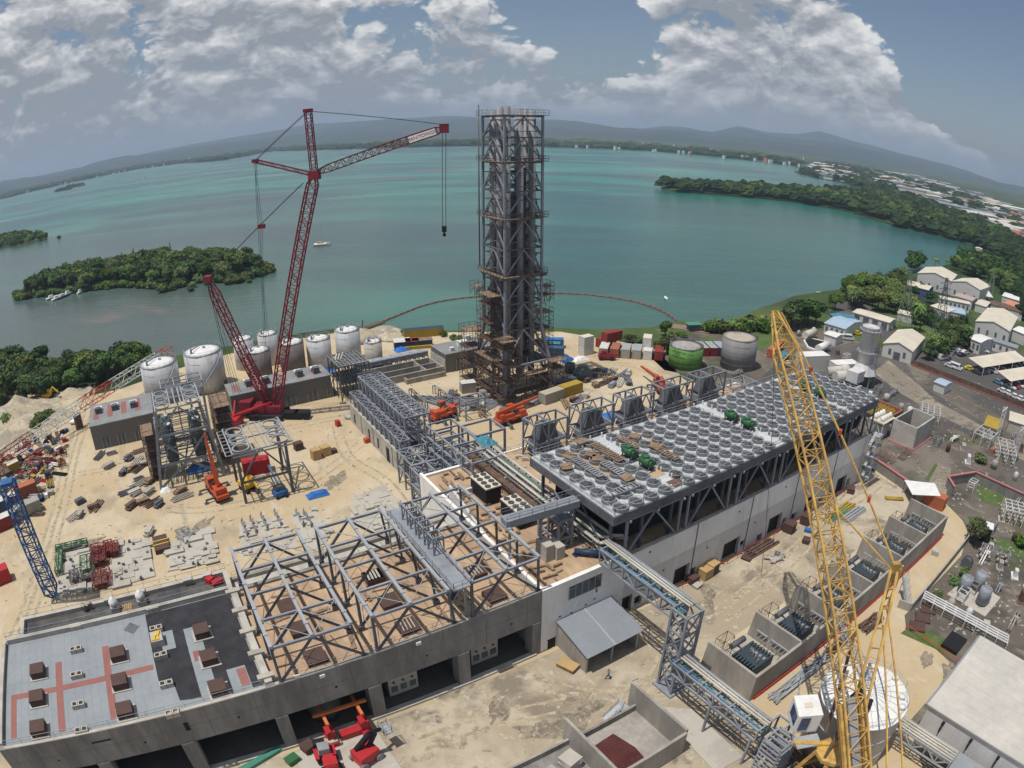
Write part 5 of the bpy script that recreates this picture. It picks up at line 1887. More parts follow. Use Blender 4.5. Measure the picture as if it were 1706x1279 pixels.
for(x,y,ox,oy,s_,lab)in un:
 c=px(ox+x/s_,oy+y/s_,6.8)
 lab='grey white-hooded roof unit, '+lab
 if u0 is None:
  u0=thing('roof_unit',lab,'roof unit',(c.x,c.y,5.93),group='hooded roof units')
  MB().rbox(c.x,c.y-0.8,5.93,1.5,1.6,1.3).build('body','steel_dark',u0)
  MB().rbox(c.x,c.y+0.9,6.3,1.9,1.4,0.5).rbox(c.x,c.y+0.9,5.93,1.4,1.0,0.4).build('hood','white',u0)
 else:
  copy_tree(u0,loc=(c.x,c.y,5.93),label=lab)
for n_,(x,y,m_,s_)in enumerate(((640+1380/6.56-80,500+480/6.56,'white',1.9),(560+1430/6.56,500+415/6.56,'white',1.3),(560+1265/6.56,500+540/6.56,'white',0.8))):
 c=px(x,y,5.4)
 solo(MB().rbox(c.x,c.y,5.12,s_*1.4,s_,0.6+s_*0.35).rbox(c.x,c.y,5.72+s_*0.35,s_*1.5,s_*1.1,0.08),'vent_box',m_,('large white vent box on the clad roof beside the tower','white cubicle at the far edge of the clad roof beside the tower','small flat white vent in the middle of the clad roof beside the tower')[n_],'vent')
 # steel cube frame between the long clad building and the basin
t=thing('open_steel_frame','dark steel cube frame covered with a lattice of beams beside the long clad building','steel frame',(45,149,0))
MB().frame([42.3,44.8,47.3,49.8],[143.0,146,149,152.2],[0,4.2,8.6],0.24,'x').build('frame','steel_dark',t)
k=MB()
for i in range(9):
 k.bar((42.3,143+i*1.15,8.8),(49.8,143+i*1.15,8.8),0.16)
 k.bar((42.3+i*0.94,143,8.7),(42.3+i*0.94,152.2,8.7),0.14)
k.build('roof_lattice','galv',t)
MB().box(42.6,143.3,4.25,49.5,152,4.35).build('deck','black',t)
k=MB()
for i in range(3):
 k.bar((42.8+i*0.7,147.5,8.95),(44.6+i*0.8,151.8,8.95),0.22)
k.each('steel_plank','pipe_cream',t)
# low cooling rack running from the cube frame to the clad building
t=thing('cooler_bank','low grey cooler bank on a dark frame running behind the concrete basin','cooler',(61,157,0))
MB().box(50.2,156.0,2.2,71.4,158.6,3.4).build('casing','steel',t)
MB().frame([50.2+2.65*i for i in range(9)],[156.1,158.5],[0,2.2],0.2,'x').build('leg_frame','steel_dark',t)
k=MB()
for i in range(8):
 k.add([(51.0+i*2.65,155.9,2.3),(52.8+i*2.65,155.9,2.3),(51.9+i*2.65,155.2,3.2)],[(0,1,2),(2,1,0)])
 k.box(51.2+i*2.65,156.3,3.4,53+i*2.65,158.2,3.5)
k.build('louvre','galv',t)
# concrete basin
t=thing('concrete_basin','open concrete basin with thin dividing walls below the cooler bank','basin',(61,151,0))
k=MB()
k.box(50.5,146.8,-0.1,71.5,147.2,1.9)
k.box(50.5,155.0,-0.1,71.5,155.4,1.9)
k.box(50.5,147.2,-0.1,50.9,155.0,1.9)
k.box(71.1,147.2,-0.1,71.5,155.0,1.9)
k.box(50.9,150.8,-0.1,71.1,151.1,1.85)
k.box(66.5,147.2,-0.1,66.8,155,1.85)
k.build('basin_wall','concrete',t)
MB().box(50.9,147.2,0.012,71.1,155,0.05).build('basin_floor','concrete_old',t)
t=solo(MB().box(60.0,144.6,0,71.0,145.0,1.3).box(60.0,145.0,0,60.4,146.4,1.3),'low_wall','concrete','low pale concrete wall standing in front of the basin by the haul road','wall')
# ------------------------------------------------------------------ storage tanks on the shore
def tank(lab,cx,cy,r,h,name='storage_tank',mw='tank',mt='white',cone=0.5,group='white storage tanks on the shore',stair=True,gear=True,n=36,rail=True):
 t=thing(name,lab,'tank',(cx,cy,0),group=group)
 k=MB().lathe(cx,cy,[(r,0.0),(r,h)],n)
 for z in[h*q/5 for q in range(1,5)]:
  k.lathe(cx,cy,[(r+0.015,z),(r+0.03,z+0.03),(r+0.015,z+0.06)],n)
 k.build('shell',mw,t)
 MB().lathe(cx,cy,[(r+0.05,h+0.02),(r*0.6,h+0.03+cone*0.5),(0.0,h+0.04+cone)],n).build('roof',mt,t)
 if rail:
  k=MB()
  m=max(12,int(r*4))
  pts=[(cx+(r-0.1)*math.cos(2*pi*i/m),cy+(r-0.1)*math.sin(2*pi*i/m),h)for i in range(m+1)]
  k.rail(pts,1.0,9,0.05)
  k.build('guard_rail','galv',t)
 if stair:
  k=MB()
  a0=-2.2
  m=22
  for i in range(m):
   a,b_=a0+i*1.5/m,a0+(i+1)*1.5/m
   z0,z1=0.2+(h-0.2)*i/m,0.2+(h-0.2)*(i+1)/m
   k.bar((cx+(r+0.45)*math.cos(a),cy+(r+0.45)*math.sin(a),z0),(cx+(r+0.45)*math.cos(b_),cy+(r+0.45)*math.sin(b_),z1),0.8,0.14)
   k.bar((cx+(r+0.85)*math.cos(a),cy+(r+0.85)*math.sin(a),z0+1),(cx+(r+0.85)*math.cos(b_),cy+(r+0.85)*math.sin(b_),z1+1),0.06)
  k.build('stair','steel',t)
 if gear:
  k=MB()
  k.tube((cx-r*0.6,cy-r*0.3,h),(cx-r*0.6,cy-r*0.3,h+1.6),0.3,8)
  k.tube((cx-r*0.6,cy-r*0.3,h+1.2),(cx-r*0.1,cy+r*0.5,h+0.8),0.18,8)
  k.rbox(cx+r*0.1,cy+r*0.2,h+cone*0.6,0.8,0.8,0.5)
  k.build('roof_gear','steel',t)
 return t
tank('large white tank partly hidden behind the tip of the lowered lattice boom',0.6,171.6,5.2,9.6)
tank('largest white tank with a grey gauge post, behind the boiler structure',13.1,172.0,5.4,10.2)
tank('small white tank in the back row, left of the red back mast',25.8,181.6,2.9,8.6,stair=False)
tank('small white tank in the back row, between the two red lattice masts',33.0,181.2,2.9,8.8,stair=False)
tank('dark shelled tank with a pale roof between the two red lattice masts',27.5,167.8,3.3,8.8,mw='tankdark',group='dark tanks on the shore',stair=False)
tank('dark shelled tank with a pale roof just right of the tall red mast',37.0,168.6,3.4,9.0,mw='tankdark',group='dark tanks on the shore',stair=False)
tank('white tank in the front row, left of the steel cube frame',44.6,168.6,3.4,8.6,stair=False)
tank('white tank behind the steel cube frame, tallest of the right pair',53.4,169.6,3.5,9.2,stair=False)
tank('smallest white tank, standing alone right of the steel cube frame',57.6,161.0,2.4,7.4,stair=False,mw='concrete_pale')
t=thing('yellow_pipework','cluster of yellow pipes and valves between the shore tanks','pipework',(22,166,0))
k=MB()
for i in range(6):
 k.tube((19.5+i*0.9,162+i*0.4,0.9+0.2*(i%2)),(20.5+i*0.9,169+i*0.4,0.9+0.2*(i%2)),0.22,8)
for i in range(5):
 k.tube((19.6,162.6+i*1.2,1.3),(25.2,163.8+i*1.2,1.3),0.16,8)
 k.bar((20+i,163,0),(20+i,163,1.3),0.2)
k.build('pipe','yellow',t)
solo(MB().box(18.2,160.5,0,18.7,176,1.6),'bund_wall','concrete_pale','pale concrete bund wall between the largest white tank and the yellow pipework','wall')
for n_,(x,y,lx,ly,rz,lab)in enumerate(((490,300,0,0,0,''),)):
 pass
 # green and grey tanks of the old plant
gt=px(1066+208/2.664,400+470/2.664,5.7)
t=tank('bright green tank with lettering and a flat dirty grey top',129.6,117.6,4.7,5.8,mw='greentank',mt='gravelgrey',cone=0.0,group=None,stair=False,gear=False)
# lettering on the side that faces the works
def letters(txt,cx,cy,r,ang,z,size,m,parent):
 """Raised lettering that follows a tank's shell."""
 cu=bpy.data.curves.new('lettering','FONT')
 cu.body=txt
 cu.size=size
 cu.extrude=0.01
 cu.align_x='CENTER'
 ob=bpy.data.objects.new('lettering',cu)
 col.objects.link(ob)
 dg=bpy.context.evaluated_depsgraph_get()
 me=bpy.data.meshes.new_from_object(ob.evaluated_get(dg))
 bpy.data.objects.remove(ob)
 b_=MB()
 vs=[]
 for v in me.vertices:
  a=ang+v.co.x/r
  rr=r+0.03+v.co.z
  vs.append((cx+rr*math.cos(a),cy+rr*math.sin(a),z+v.co.y))
 b_.add(vs,[tuple(p.vertices)for p in me.polygons])
 bpy.data.meshes.remove(me)
 return b_.build('lettering',m,parent)
ga=math.atan2(-117.6,-129.6)
letters('E.COLLECTI Au',129.6,117.6,4.7,ga-0.45,4.85,0.62,'black',t)
letters('Stoc de',129.6,117.6,4.7,ga-0.50,4.15,0.55,'black',t)
letters('Riv 400 Nation',129.6,117.6,4.7,ga-0.45,3.4,0.62,'black',t)
t=tank('tall dark grey tank with a pale flat top beside the green tank',142.4,109.2,5.0,8.6,mw='tankgrey',mt='tanktop',cone=0.15,group=None,stair=False,gear=False,rail=False)
k=MB()
k.ring(143.5,111.5,9.9,0.9,0.07,14)
for i in range(6):
 k.bar((143.5+0.9*math.cos(i),111.5+0.9*math.sin(i),8.7),(143.5+0.9*math.cos(i),111.5+0.9*math.sin(i),9.9),0.06)
k.build('roof_rail','rust',t)
# the big white tank under the yellow crane
WT=(54.8,15.4)
t=thing('storage_tank','big white tank with a seamed conical roof below the yellow crane','tank',(*WT,0))
k=MB().lathe(*WT,[(5.3,0.0),(5.3,8.8),(5.42,8.85),(5.42,9.0)],48)
for z in(3,6):
 k.lathe(*WT,[(5.32,z),(5.36,z+0.06),(5.32,z+0.12)],48)
k.build('shell','tank',t)
MB().lathe(*WT,[(5.42,9.0),(0.4,9.75),(0.0,9.8)],48,smooth=False).build('roof','white',t)
k=MB()
for i in range(24):
 a=2*pi*i/24
 k.bar((WT[0]+0.7*math.cos(a),WT[1]+0.7*math.sin(a),9.73),(WT[0]+5.3*math.cos(a),WT[1]+5.3*math.sin(a),9.05),0.022,0.02)
k.ring(*WT,9.36,3.0,0.025,36)
k.build('roof_seam','steel_dark',t)
k=MB()
for a,r in((-0.3,4.6),(-1.0,4.4),(-1.35,4.7),(0.5,2.6)):
 k.lathe(WT[0]+r*math.cos(a),WT[1]+r*math.sin(a),[(0.35,9.1),(0.35,9.5),(0.42,9.5),(0.42,9.6),(0,9.62)],12)
k.each('roof_hatch','white',t)
k=MB()
pts=[(WT[0]+5.3*math.cos(2*pi*i/30),WT[1]+5.3*math.sin(2*pi*i/30),9.0)for i in range(31)]
k.rail(pts[::3],1.0,9,0.035)
k.build('guard_rail','galv',t)
# ladder bridge reaching over the tank roof
t=thing('access_bridge','light grey caged ladder bridge resting across the white tank roof','ladder',(57.6,18.6,9.5))
MB().lattice((55.4,15.6,10.3),(61.5,25.2,10.6),1.0,0.9,12,0.07).build('lattice','galv',t)
k=MB()
for y in(22.5,25.0):
 k.bar((55.4+(y-15.6)*0.635,y,0),(55.4+(y-15.6)*0.635,y,10.2),0.14)
k.each('post','galv',t)
# ------------------------------------------------------------------ containers
def container(lab,x,y,rz,m,L=6.06,z=0.0,top=None,h=2.6,name='shipping_container',cat='container',group=None,w_=2.44):
 t=thing(name,lab,cat,(x,y,z),rz,group)
 b_=MB()
 c,s=math.cos(rz),math.sin(rz)
 def P_(u,v,q):
  return(x+u*c-v*s,y+u*s+v*c,z+q)
 def bx(bb,u0,v0,q0,u1,v1,q1):
  bb.add([P_(u0,v0,q0),P_(u1,v0,q0),P_(u1,v1,q0),P_(u0,v1,q0),P_(u0,v0,q1),P_(u1,v0,q1),P_(u1,v1,q1),P_(u0,v1,q1)],[(0,3,2,1),(4,5,6,7),(0,1,5,4),(1,2,6,5),(2,3,7,6),(3,0,4,7)])
 hw,hl=w_/2,L/2
 bx(b_,-hl+0.05,-hw+0.05,0.08,hl-0.05,hw-0.05,h-0.08)
 nr=int(L/0.28)
 for i in range(nr):
  u=-hl+0.2+(L-0.4)*i/(nr-1)
  bx(b_,u-0.06,-hw+0.005,0.15,u+0.06,-hw+0.05,h-0.15)
  bx(b_,u-0.06,hw-0.05,0.15,u+0.06,hw-0.005,h-0.15)
 for u in(-hl,hl-0.12):
  for v in(-hw,hw-0.12):
   bx(b_,u,v,0,u+0.12,v+0.12,h)
 for q in(0,h-0.1):
  for v in(-hw,hw-0.1):
   bx(b_,-hl+0.12,v,q,hl-0.12,v+0.1,q+0.1)
 b_.build('body',m,t)
 b_=MB()
 bx(b_,-hl+0.02,-hw+0.02,h-0.07,hl-0.02,hw-0.02,h+0.015)
 b_.build('roof',top or m,t)
 b_=MB()
 bx(b_,hl-0.04,-hw+0.14,0.14,hl-0.005,-0.02,h-0.14)
 bx(b_,hl-0.04,0.02,0.14,hl-0.005,hw-0.14,h-0.14)
 for v in(-0.8,-0.35,0.35,0.8):
  bx(b_,hl-0.005,v-0.02,0.2,hl+0.03,v+0.02,h-0.2)
 b_.build('door',m,t)
 return t
mk('cont_grey',(0.32,0.30,0.265),0.6,var=0.12,scale=1.5)
mk('cont_white',(0.56,0.55,0.52),0.6,var=0.1,scale=1.2)
mk('cont_red',(0.22,0.035,0.03),0.6,var=0.15,scale=1.2)
mk('cont_rust',(0.30,0.12,0.075),0.7,var=0.2,scale=1.2)
mk('cont_blue',(0.045,0.085,0.15),0.6,var=0.2,scale=1.2)
mk('cont_orange',(0.40,0.12,0.06),0.6,var=0.15,scale=1.2)
container('grey container with a cream roof in front of the tower beside the mustard one',84.6,117.4,0.14,'cont_grey',top='tanktop')
container('mustard yellow container right of the grey one in front of the tower',90.8,118.4,0.10,'mustard')
container('dark container behind the mustard one at the tower foot',91.6,121.6,0.1,'bluedark',L=6,top='membrane_wet')
container('grey container with a white roof left of the near tower leg',70.8,132.6,-0.25,'cont_grey',L=3.6,top='cont_white')
container('long mustard container lying on the shore beyond the clad buildings',80.5,178.5,-0.28,'mustard',L=12.2,top='bluedark')
container('pale double-stacked site cabin, lower unit beside the blue containers',112.0,139.4,0.05,'cont_white',L=3.6,h=2.7)
container('pale double-stacked site cabin, upper unit with a cream roof',112.0,139.4,0.05,'cont_white',L=3.6,z=2.73,top='roofcream')
container('dark blue container right of the tower, nearest the tower',103.2,143.0,-0.72,'cont_blue',top='cont_blue')
container('dark blue container behind the nearest blue one right of the tower',104.6,146.6,-0.72,'cont_blue',top='teal')
container('light blue container on the shore behind the dark blue pair',107.5,149.0,-0.6,'teal',top='blue')
row=[('cont_grey','cont_white','grey container with a white roof, leftmost of the tight row'),('cont_rust','cont_rust','rust red container, second of the tight row from the left'),('cont_grey','galv','grey metal topped container in the middle of the tight row'),('cont_grey','galv','grey metal topped container, fourth of the tight row'),('cont_white','cont_white','white container, fifth of the tight row below the cream cabin'),('cont_red','cont_red','dark red container at the right end of the tight row')]
for i,(m,tp,lab)in enumerate(row):
 container(lab,116.4+i*2.3,136.6-i*2.05,R(43),m,top=tp,group=None)
container('dark red container stacked on top of the tight row near the water',121.2,139.2,R(3),'cont_red',z=2.63,L=6.06)
container('dark red container carrying the stacked one, near the water',121.4,141.9,R(3),'cont_red')
container('white cabin with a cream roof standing on the right end of the container row',127.0,130.4,R(43),'cont_white',L=4.2,z=2.63,top='roofcream')
for i in range(5):
 m=('cont_grey','cont_blue','cont_red','cont_red','cont_blue')[i]
 container(('first','second','third','fourth','fifth')[i]+' grey roofed container from the left behind the green and grey tanks',136.5+i*2.5,125.0-i*1.35,R(62),m,top='galv',group=None)
container('red container lying beside a blue one right of the dark grey tank',162.5,110.5,R(22),'cont_orange',L=12)
container('light blue container below the yellow crane tip right of the grey tank',156.6,103.6,R(20),'teal',L=6)
container('big white power module in the old plant behind the fan deck, left unit',160.6,95.6,R(-24),'cont_white',L=9.5,h=4.6,w_=4.2,top='roofwhite')
container('big white power module in the old plant behind the fan deck, right unit',165.6,87.4,R(-24),'cont_white',L=8.5,h=3.8,w_=4.0,top='roofwhite')
container('red container under the empty ringed steel frame',15.6,118.4,-0.12,'red',L=5.6,h=2.9)
container('orange container under the white shade roof by the pen wall',117.6,34.6,R(-83),'cont_orange',L=4.6)
t=thing('shade_roof','white lean-to roof spanning from the boundary wall to the orange container','canopy',(116,37,0))
MB().prism([(112.6,38.2),(116.6,42.2),(121.0,36.8),(117.2,33.6)],2.68,2.78).build('roof','white',t)
k=MB()
for x,y in((112.8,38.2),(116.6,41.9)):
 k.bar((x,y,0),(x,y,2.68),0.12)
k.each('post','steel_dark',t)
solo(MB().tube((111.5,43.5,0.25),(114.2,40.6,0.25),0.25,8).tube((111.1,43.1,0.25),(113.8,40.2,0.25),0.25,8),'pipe_bundle','mustard','ochre pipes lying along the boundary wall above the white shade roof','pipes')
# left storage yard cabins
for(x,y,L,m,tp,rz,lab)in((250,1110,6,'cont_grey','cont_grey',0.35,'grey site cabin behind the blue lattice boom'),(50,1010+60,6,'cont_blue','cont_white',0.35,'dark blue container with a pale roof left of the blue lattice boom'),(40,1230,6,'cont_red','cont_white',0.35,'dark red container with a pale roof below the blue one by the lattice boom'),(120,745,3.2,'mustard','roofcream',0.5,'olive cabin with a cream roof in the scrap yard at the left edge'),(220,950,6,'cont_orange','cont_orange',0.3,'orange container in the scrap yard above the blue boom')):
 c=px(x/5.328,640+y/5.328,1.0)
 container(lab,c.x,c.y,rz,m,L=L,top=tp)
c=px(20/5.328,800+850/5.328,1.2)
container('bright red site cabin at the left edge below the scrap yard',c.x-1.5,c.y,0.3,'red',L=6)
# ------------------------------------------------------------------ transformer pens
t=thing('transformer_pens','row of six grey concrete pens open towards the long hall, each holding a transformer','pens',(80,33,0))
PX=[51.7,60.95,70.25,79.5,89.4,98.8,107.8]
MB().box(51.5,28.2,0,108.0,28.6,4.5).build('back_wall','concrete',t)
for x in PX:
 k=MB()
 k.add([(x-0.17,28.6,0),(x+0.17,28.6,0),(x+0.17,37.0,0),(x-0.17,37.0,0),(x-0.17,28.6,4.46),(x+0.17,28.6,4.46),(x+0.17,36.6,4.46),(x-0.17,36.6,4.46)],[(0,3,2,1),(4,5,6,7),(0,1,5,4),(1,2,6,5),(2,3,7,6),(3,0,4,7)])
 k.build('side_wall','concrete',t)
MB().box(51.9,28.62,0.018,107.6,37.2,0.06).build('pen_floor','slab',t)
tr0=None
ords=['first pen, nearest the yellow crane','second pen from the yellow crane','third pen, behind the yellow boom','fourth pen from the near end','fifth pen from the near end','sixth pen, nearest the orange container']
for i in range(6):
 x,y=(PX[i]+PX[i+1])/2-0.2,32.4
 lab='dark finned transformer with a grey oil drum in the '+ords[i]
 if tr0 is None:
  tr0=thing('power_transformer',lab,'transformer',(x,y,0.06),group='transformers in the pens')
  MB().box(x-1.2,y-1.9,0.4,x+1.3,y+1.9,2.3).box(x-1.4,y-2.1,0.06,x+1.5,y+2.1,0.4).build('core_tank','trafo',tr0)
  for s in(-1,1):
   k=MB()
   for q in range(8):
    yy=y-1.75+q*0.5
    x0=x+0.05+s*1.25
    k.box(min(x0,x0+s*0.8),yy-0.15,0.7,max(x0,x0+s*0.8),yy+0.15,2.35)
   k.build('radiator','trafo',tr0)
  k=MB()
  k.tube((x-1.9,y+2.4,3.3),(x+0.6,y+2.4,3.3),0.42,12)
  k.tube((x-0.8,y+2.4,3.0),(x-0.2,y+1.6,2.3),0.12,6)
  k.build('oil_drum','steel_dark',tr0)
  k=MB()
  for q in range(4):
   k.lathe(x-0.6+0.3*q,y-1.3+0.65*q,[(0.14,2.3),(0.2,2.45),(0.1,2.6),(0.17,2.75),(0.07,3.05),(0.0,3.07)],8)
   k.rbox(x+0.5,y-1.5+0.7*q,2.3,0.5,0.4,0.25,0.3*q)
  k.each('bushing','fluegrey',tr0)
  k=MB()
  k.frame([x-2.8,x-0.6],[y+3.1,y+4.4],[0.06,2.0,3.9],0.06,'X')
  k.build('scaffold_frame','rust',tr0)
  k=MB()
  for q in range(7):
   k.bar((x+3.4,y-2.2+q*0.7,1.9),(x+4.3,y-2.2+q*0.7,1.9),0.09)
  k.bar((x+4.35,y-2.6,2.1),(x+4.35,y+0.5,2.1),0.2)
  k.bar((x+4.35,y+1.1,2.1),(x+4.35,y+3.0,2.1),0.2)
  k.build('busbar','galv',tr0)
 else:
  c=copy_tree(tr0,loc=(x,y,0.06),label=lab)
  # low open pit in the foreground
t=thing('concrete_pit','open concrete pit with tall side walls and a dark red wet floor in the foreground','pit',(35,32,0))
k=MB()
k.box(30.2,27.6,0,30.55,37.4,3.9)
k.box(39.6,27.9,0,39.95,37.4,4.1)
k.box(30.55,27.6,0,39.6,27.95,3.9)
k.build('side_wall','concrete',t)
MB().box(30.55,35.9,0,39.6,36.2,1.3).build('low_wall','concrete_old',t)
MB().box(30.55,27.95,0.02,39.6,35.9,0.3).build('pit_floor','concrete',t)
mk('wetred',(0.085,0.028,0.024),0.25,var=0.35,scale=0.8)
MB().prism([(31.0,28.2),(35.6,28.2),(35.9,31.5),(35.2,34.6),(31.4,34.3)],0.3,0.325).build('wet_floor','wetred',t)
t=solo(MB().box(38.6,36.8,0,39.4,38.6,0.1).add([(38.0,36.5,1.2),(38.0,37.4,1.2),(35.8,37.4,0),(35.8,36.5,0),(38.0,36.5,1.3),(38.0,37.4,1.3),(35.8,37.4,0.1),(35.8,36.5,0.1)],[(0,1,2,3),(4,7,6,5),(0,4,5,1),(3,2,6,7),(0,3,7,4),(1,5,6,2)]).rail([(36,36.5,0),(38,36.5,1.2)],1,1,0.05).rail([(36,37.4,0),(38,37.4,1.2)],1,1,0.05),'steel_stair','galv','short grey steel stair leaning on the low wall of the concrete pit','stair')
t=thing('concrete_pit','partly seen concrete pit with stacked formwork at the bottom edge','pit',(24,32,0))
k=MB()
k.box(18.6,27,0,18.95,37.0,3.6)
k.box(18.95,36.2,0,30.15,36.5,1.2)
k.build('side_wall','concrete',t)
MB().box(18.95,27,0.02,30.15,36.2,0.25).build('pit_floor','concrete_old',t)
for n_,(x,y,lx,ly,h,m,lab)in enumerate(((28.4,33.6,1.9,1.9,1.8,'paleblock','tall stack of formwork panels inside the edge pit'),(25.6,33.4,2.4,1.6,0.9,'galv','grey metal cabinet lying in the edge pit'),(23.6,34.2,1.8,1.4,0.7,'galv','low grey steel cage in the edge pit'),(28.8,30.0,1.2,2.6,0.6,'wood','timber pile beside the formwork in the edge pit'))):
 k=MB()
 for q in range(max(1,int(h/0.3))):
  k.rbox(x,y,0.25+q*0.3,lx,ly,0.26,0.1*(q%3))
 solo(k,'formwork_stack',m,lab,'stack')
MB().prism([(42.0,35.2),(45.2,32.0),(44.6,22.5),(40.6,23.0),(41.4,30)],0.008,0.12).build('paving_slab','paveslab',kind='structure')
# ------------------------------------------------------------------ shed against the white wall
t=thing('site_shed','open fronted site shed with a grey sheet roof against the white block','shed',(43,47,0))
k=MB()
k.add([(38.8,44.6,0),(38.8,50.9,0),(38.8,50.9,4.4),(38.8,44.6,3.1),(39.05,44.6,0),(39.05,50.9,0),(39.05,50.9,4.4),(39.05,44.6,3.1)],[(0,3,2,1),(4,5,6,7),(0,4,7,3),(1,2,6,5),(3,7,6,2),(0,1,5,4)])
k.add([(47.0,44.6,0),(47.0,50.9,0),(47.0,50.9,4.4),(47.0,44.6,3.1),(47.25,44.6,0),(47.25,50.9,0),(47.25,50.9,4.4),(47.25,44.6,3.1)],[(0,3,2,1),(4,5,6,7),(0,4,7,3),(1,2,6,5),(3,7,6,2),(0,1,5,4)])
k.build('side_wall','concrete',t)
k=MB()
k.add([(38.5,44.2,3.12),(47.6,44.2,3.12),(47.6,50.9,4.5),(38.5,50.9,4.5),(38.5,44.2,3.2),(47.6,44.2,3.2),(47.6,50.9,4.58),(38.5,50.9,4.58)],[(0,3,2,1),(4,5,6,7),(0,1,5,4),(1,2,6,5),(2,3,7,6),(3,0,4,7)])
for i in range(24):
 x=38.7+i*0.38
 k.bar((x,44.2,3.22),(x,50.88,4.6),0.05,0.05)
k.build('roof','roofgalv',t)
MB().bar((42.9,44.2,3.24),(42.9,50.88,4.63),0.25,0.05).build('roof_seam','galv',t)
k=MB()
for x in(42.8,46.9):
 k.bar((x,44.6,0),(x,44.6,3.1),0.14)
k.each('post','galv',t)
k=MB()
k.frame([43.8,45.6],[46,47.6],[0,1.5,2.9],0.06,'X')
k.build('inner_scaffold','galv',t)
c=px(533+1100/2.664,799+825/2.664,0.3)
t=thing('wooden_skip','orange wooden box with a rim beside the site shed','box',(c.x,c.y,0))
MB().rbox(c.x,c.y,0.05,1.5,2.5,0.5,0.35).build('box','wood',t)
MB().rbox(c.x,c.y,0.55,1.6,2.6,0.1,0.35).build('lid','woodbox',t)
# ------------------------------------------------------------------ pipe rack leaving the white wall, with its tower
t=thing('pipe_rack','grey lattice pipe rack bending down through a square tower beside the shed','pipe rack',(46,37,0))
def truss(k,x0,x1,y0,y1,z0,z1,n,w_=0.17):
 for x in(x0,x1):
  for z in(z0,z1):
   k.bar((x,y0,z),(x,y1,z),w_*1.25)
 for i in range(n+1):
  y=y0+(y1-y0)*i/n
  for x in(x0,x1):
   k.bar((x,y,z0),(x,y,z1),w_)
  for z in(z0,z1):
   k.bar((x0,y,z),(x1,y,z),w_)
  if i<n:
   y2=y0+(y1-y0)*(i+1)/n
   for x in(x0,x1):
    k.bar((x,y,z0 if i%2 else z1),(x,y2,z1 if i%2 else z0),w_*0.8)
   k.bar((x0 if i%2 else x1,y,z0),(x1 if i%2 else x0,y2,z0),w_*0.8)
k=MB()
truss(k,45.2,47.6,37.8,51.4,11.0,12.9,6)
k.build('upper_truss','steel',t)
k=MB()
for(x,y)in((44.8,35.4),(47.3,35.4),(44.8,37.8),(47.3,37.8)):
 k.bar((x,y,0),(x,y,12.9),0.3)
for z0,z1 in((0.4,3.6),(3.6,6.8),(6.8,9.8),(9.8,12.8)):
 for(a,b_)in(((44.8,35.4),(47.3,35.4)),((44.8,37.8),(47.3,37.8)),((44.8,35.4),(44.8,37.8)),((47.3,35.4),(47.3,37.8))):
  k.bar((*a,z0),(*b_,z1),0.16)
  k.bar((*b_,z0),(*a,z1),0.16)
  k.bar((*a,z1),(*b_,z1),0.2,0.26)
k.box(44.3,34.9,0.02,47.8,38.3,0.3)
k.build('tower','steel',t)
k=MB()
truss(k,43.7,46.0,21.5,35.2,4.9,6.6,6)
for y in(22,28.5):
 for x in(43.7,46.0):
  k.bar((x,y,0),(x,y,4.9),0.26)
k.build('lower_truss','steel',t)
for(dx,m)in((0.35,'pipe_green'),(0.8,'pipe_blue'),(1.25,'pipe_cream'),(1.65,'pipe_cream'),(2.05,'galv')):
 k=MB()
 zz_=12.35 if m in('pipe_green','pipe_blue')else 13.05
 k.path([(45.2+dx,52.5,zz_),(45.2+dx,36.6,zz_)],0.14,7)
 k.build('pipe',m,t)
 k=MB()
 k.path([(43.75+dx,36.0,zz_-6.3),(43.75+dx,21.3,zz_-6.3)],0.14,7)
 k.build('pipe',m,t)
k=MB()
for i in range(14):
 for(x0,zz_,ya,yb)in((45.2,11.9,38.5,51),(43.7,5.7,22,35)):
  y=ya+(yb-ya)*i/13
  k.bar((x0+0.3,y,zz_+0.2),(x0+1.5,y-0.7,zz_+0.3),0.1)
k.each('cross_pipe','pipe_green',t)
t=thing('cable_riser','grey laddered cable riser at the lower end of the pipe rack','steel frame',(45,18.6,0))
k=MB()
k.frame([43.2,45.9],[17.8,20.2],[0.02,2.4,4.8,6.6],0.26,'')
for i in range(9):
 k.bar((43.2,17.6,0.6+i*0.7),(45.9,17.6,0.6+i*0.7),0.24)
 k.bar((43.0,17.8,0.6+i*0.7),(43.0,20.2,0.6+i*0.7),0.14)
for i in range(4):
 k.bar((43.4+i*0.7,17.8,6.7),(43.4+i*0.7,20.2,6.7),0.2)
k.build('frame','steel',t)
k=MB()
truss(k,44.0,46.2,6.5,17.0,1.0,2.4,6,0.15)
k.build('low_truss','steel',t)
t=thing('pipe_trench','brown pipe trench with rungs running past the white tank','pipes',(48.6,14,0))
k=MB()
for i in range(10):
 k.tube((46.8+i*0.36,21.8,0.4+0.2*(i%3)),(44.8+i*0.36,5.0,0.4+0.2*(i%3)),0.12,6)
for i in range(14):
 k.bar((46.5-i*0.14,21-i*1.2,0.75),(50.0-i*0.14,21-i*1.2,0.75),0.12)
k.build('pipe','rust',t)
t=thing('open_steel_frame','small bolted steel frame beside the cable riser and the white cab','steel frame',(48.2,21.6,0))
MB().frame([47.0,49.3],[20.6,22.4],[0.02,2.0,4.2],0.22,'').build('frame','steel',t)
"""pipe rack right of the white tank"""
t=thing('pipe_rack','low grey pipe rack passing between the white tank and the grey warehouse','pipe rack',(58,8,0))
k=MB()
truss(k,58.2,60.2,2.0,11.5,2.6,4.2,5,0.15)
k.bar((58.2,10.8,0),(58.2,10.8,2.6),0.2)
k.build('truss','galv',t)
k=MB()
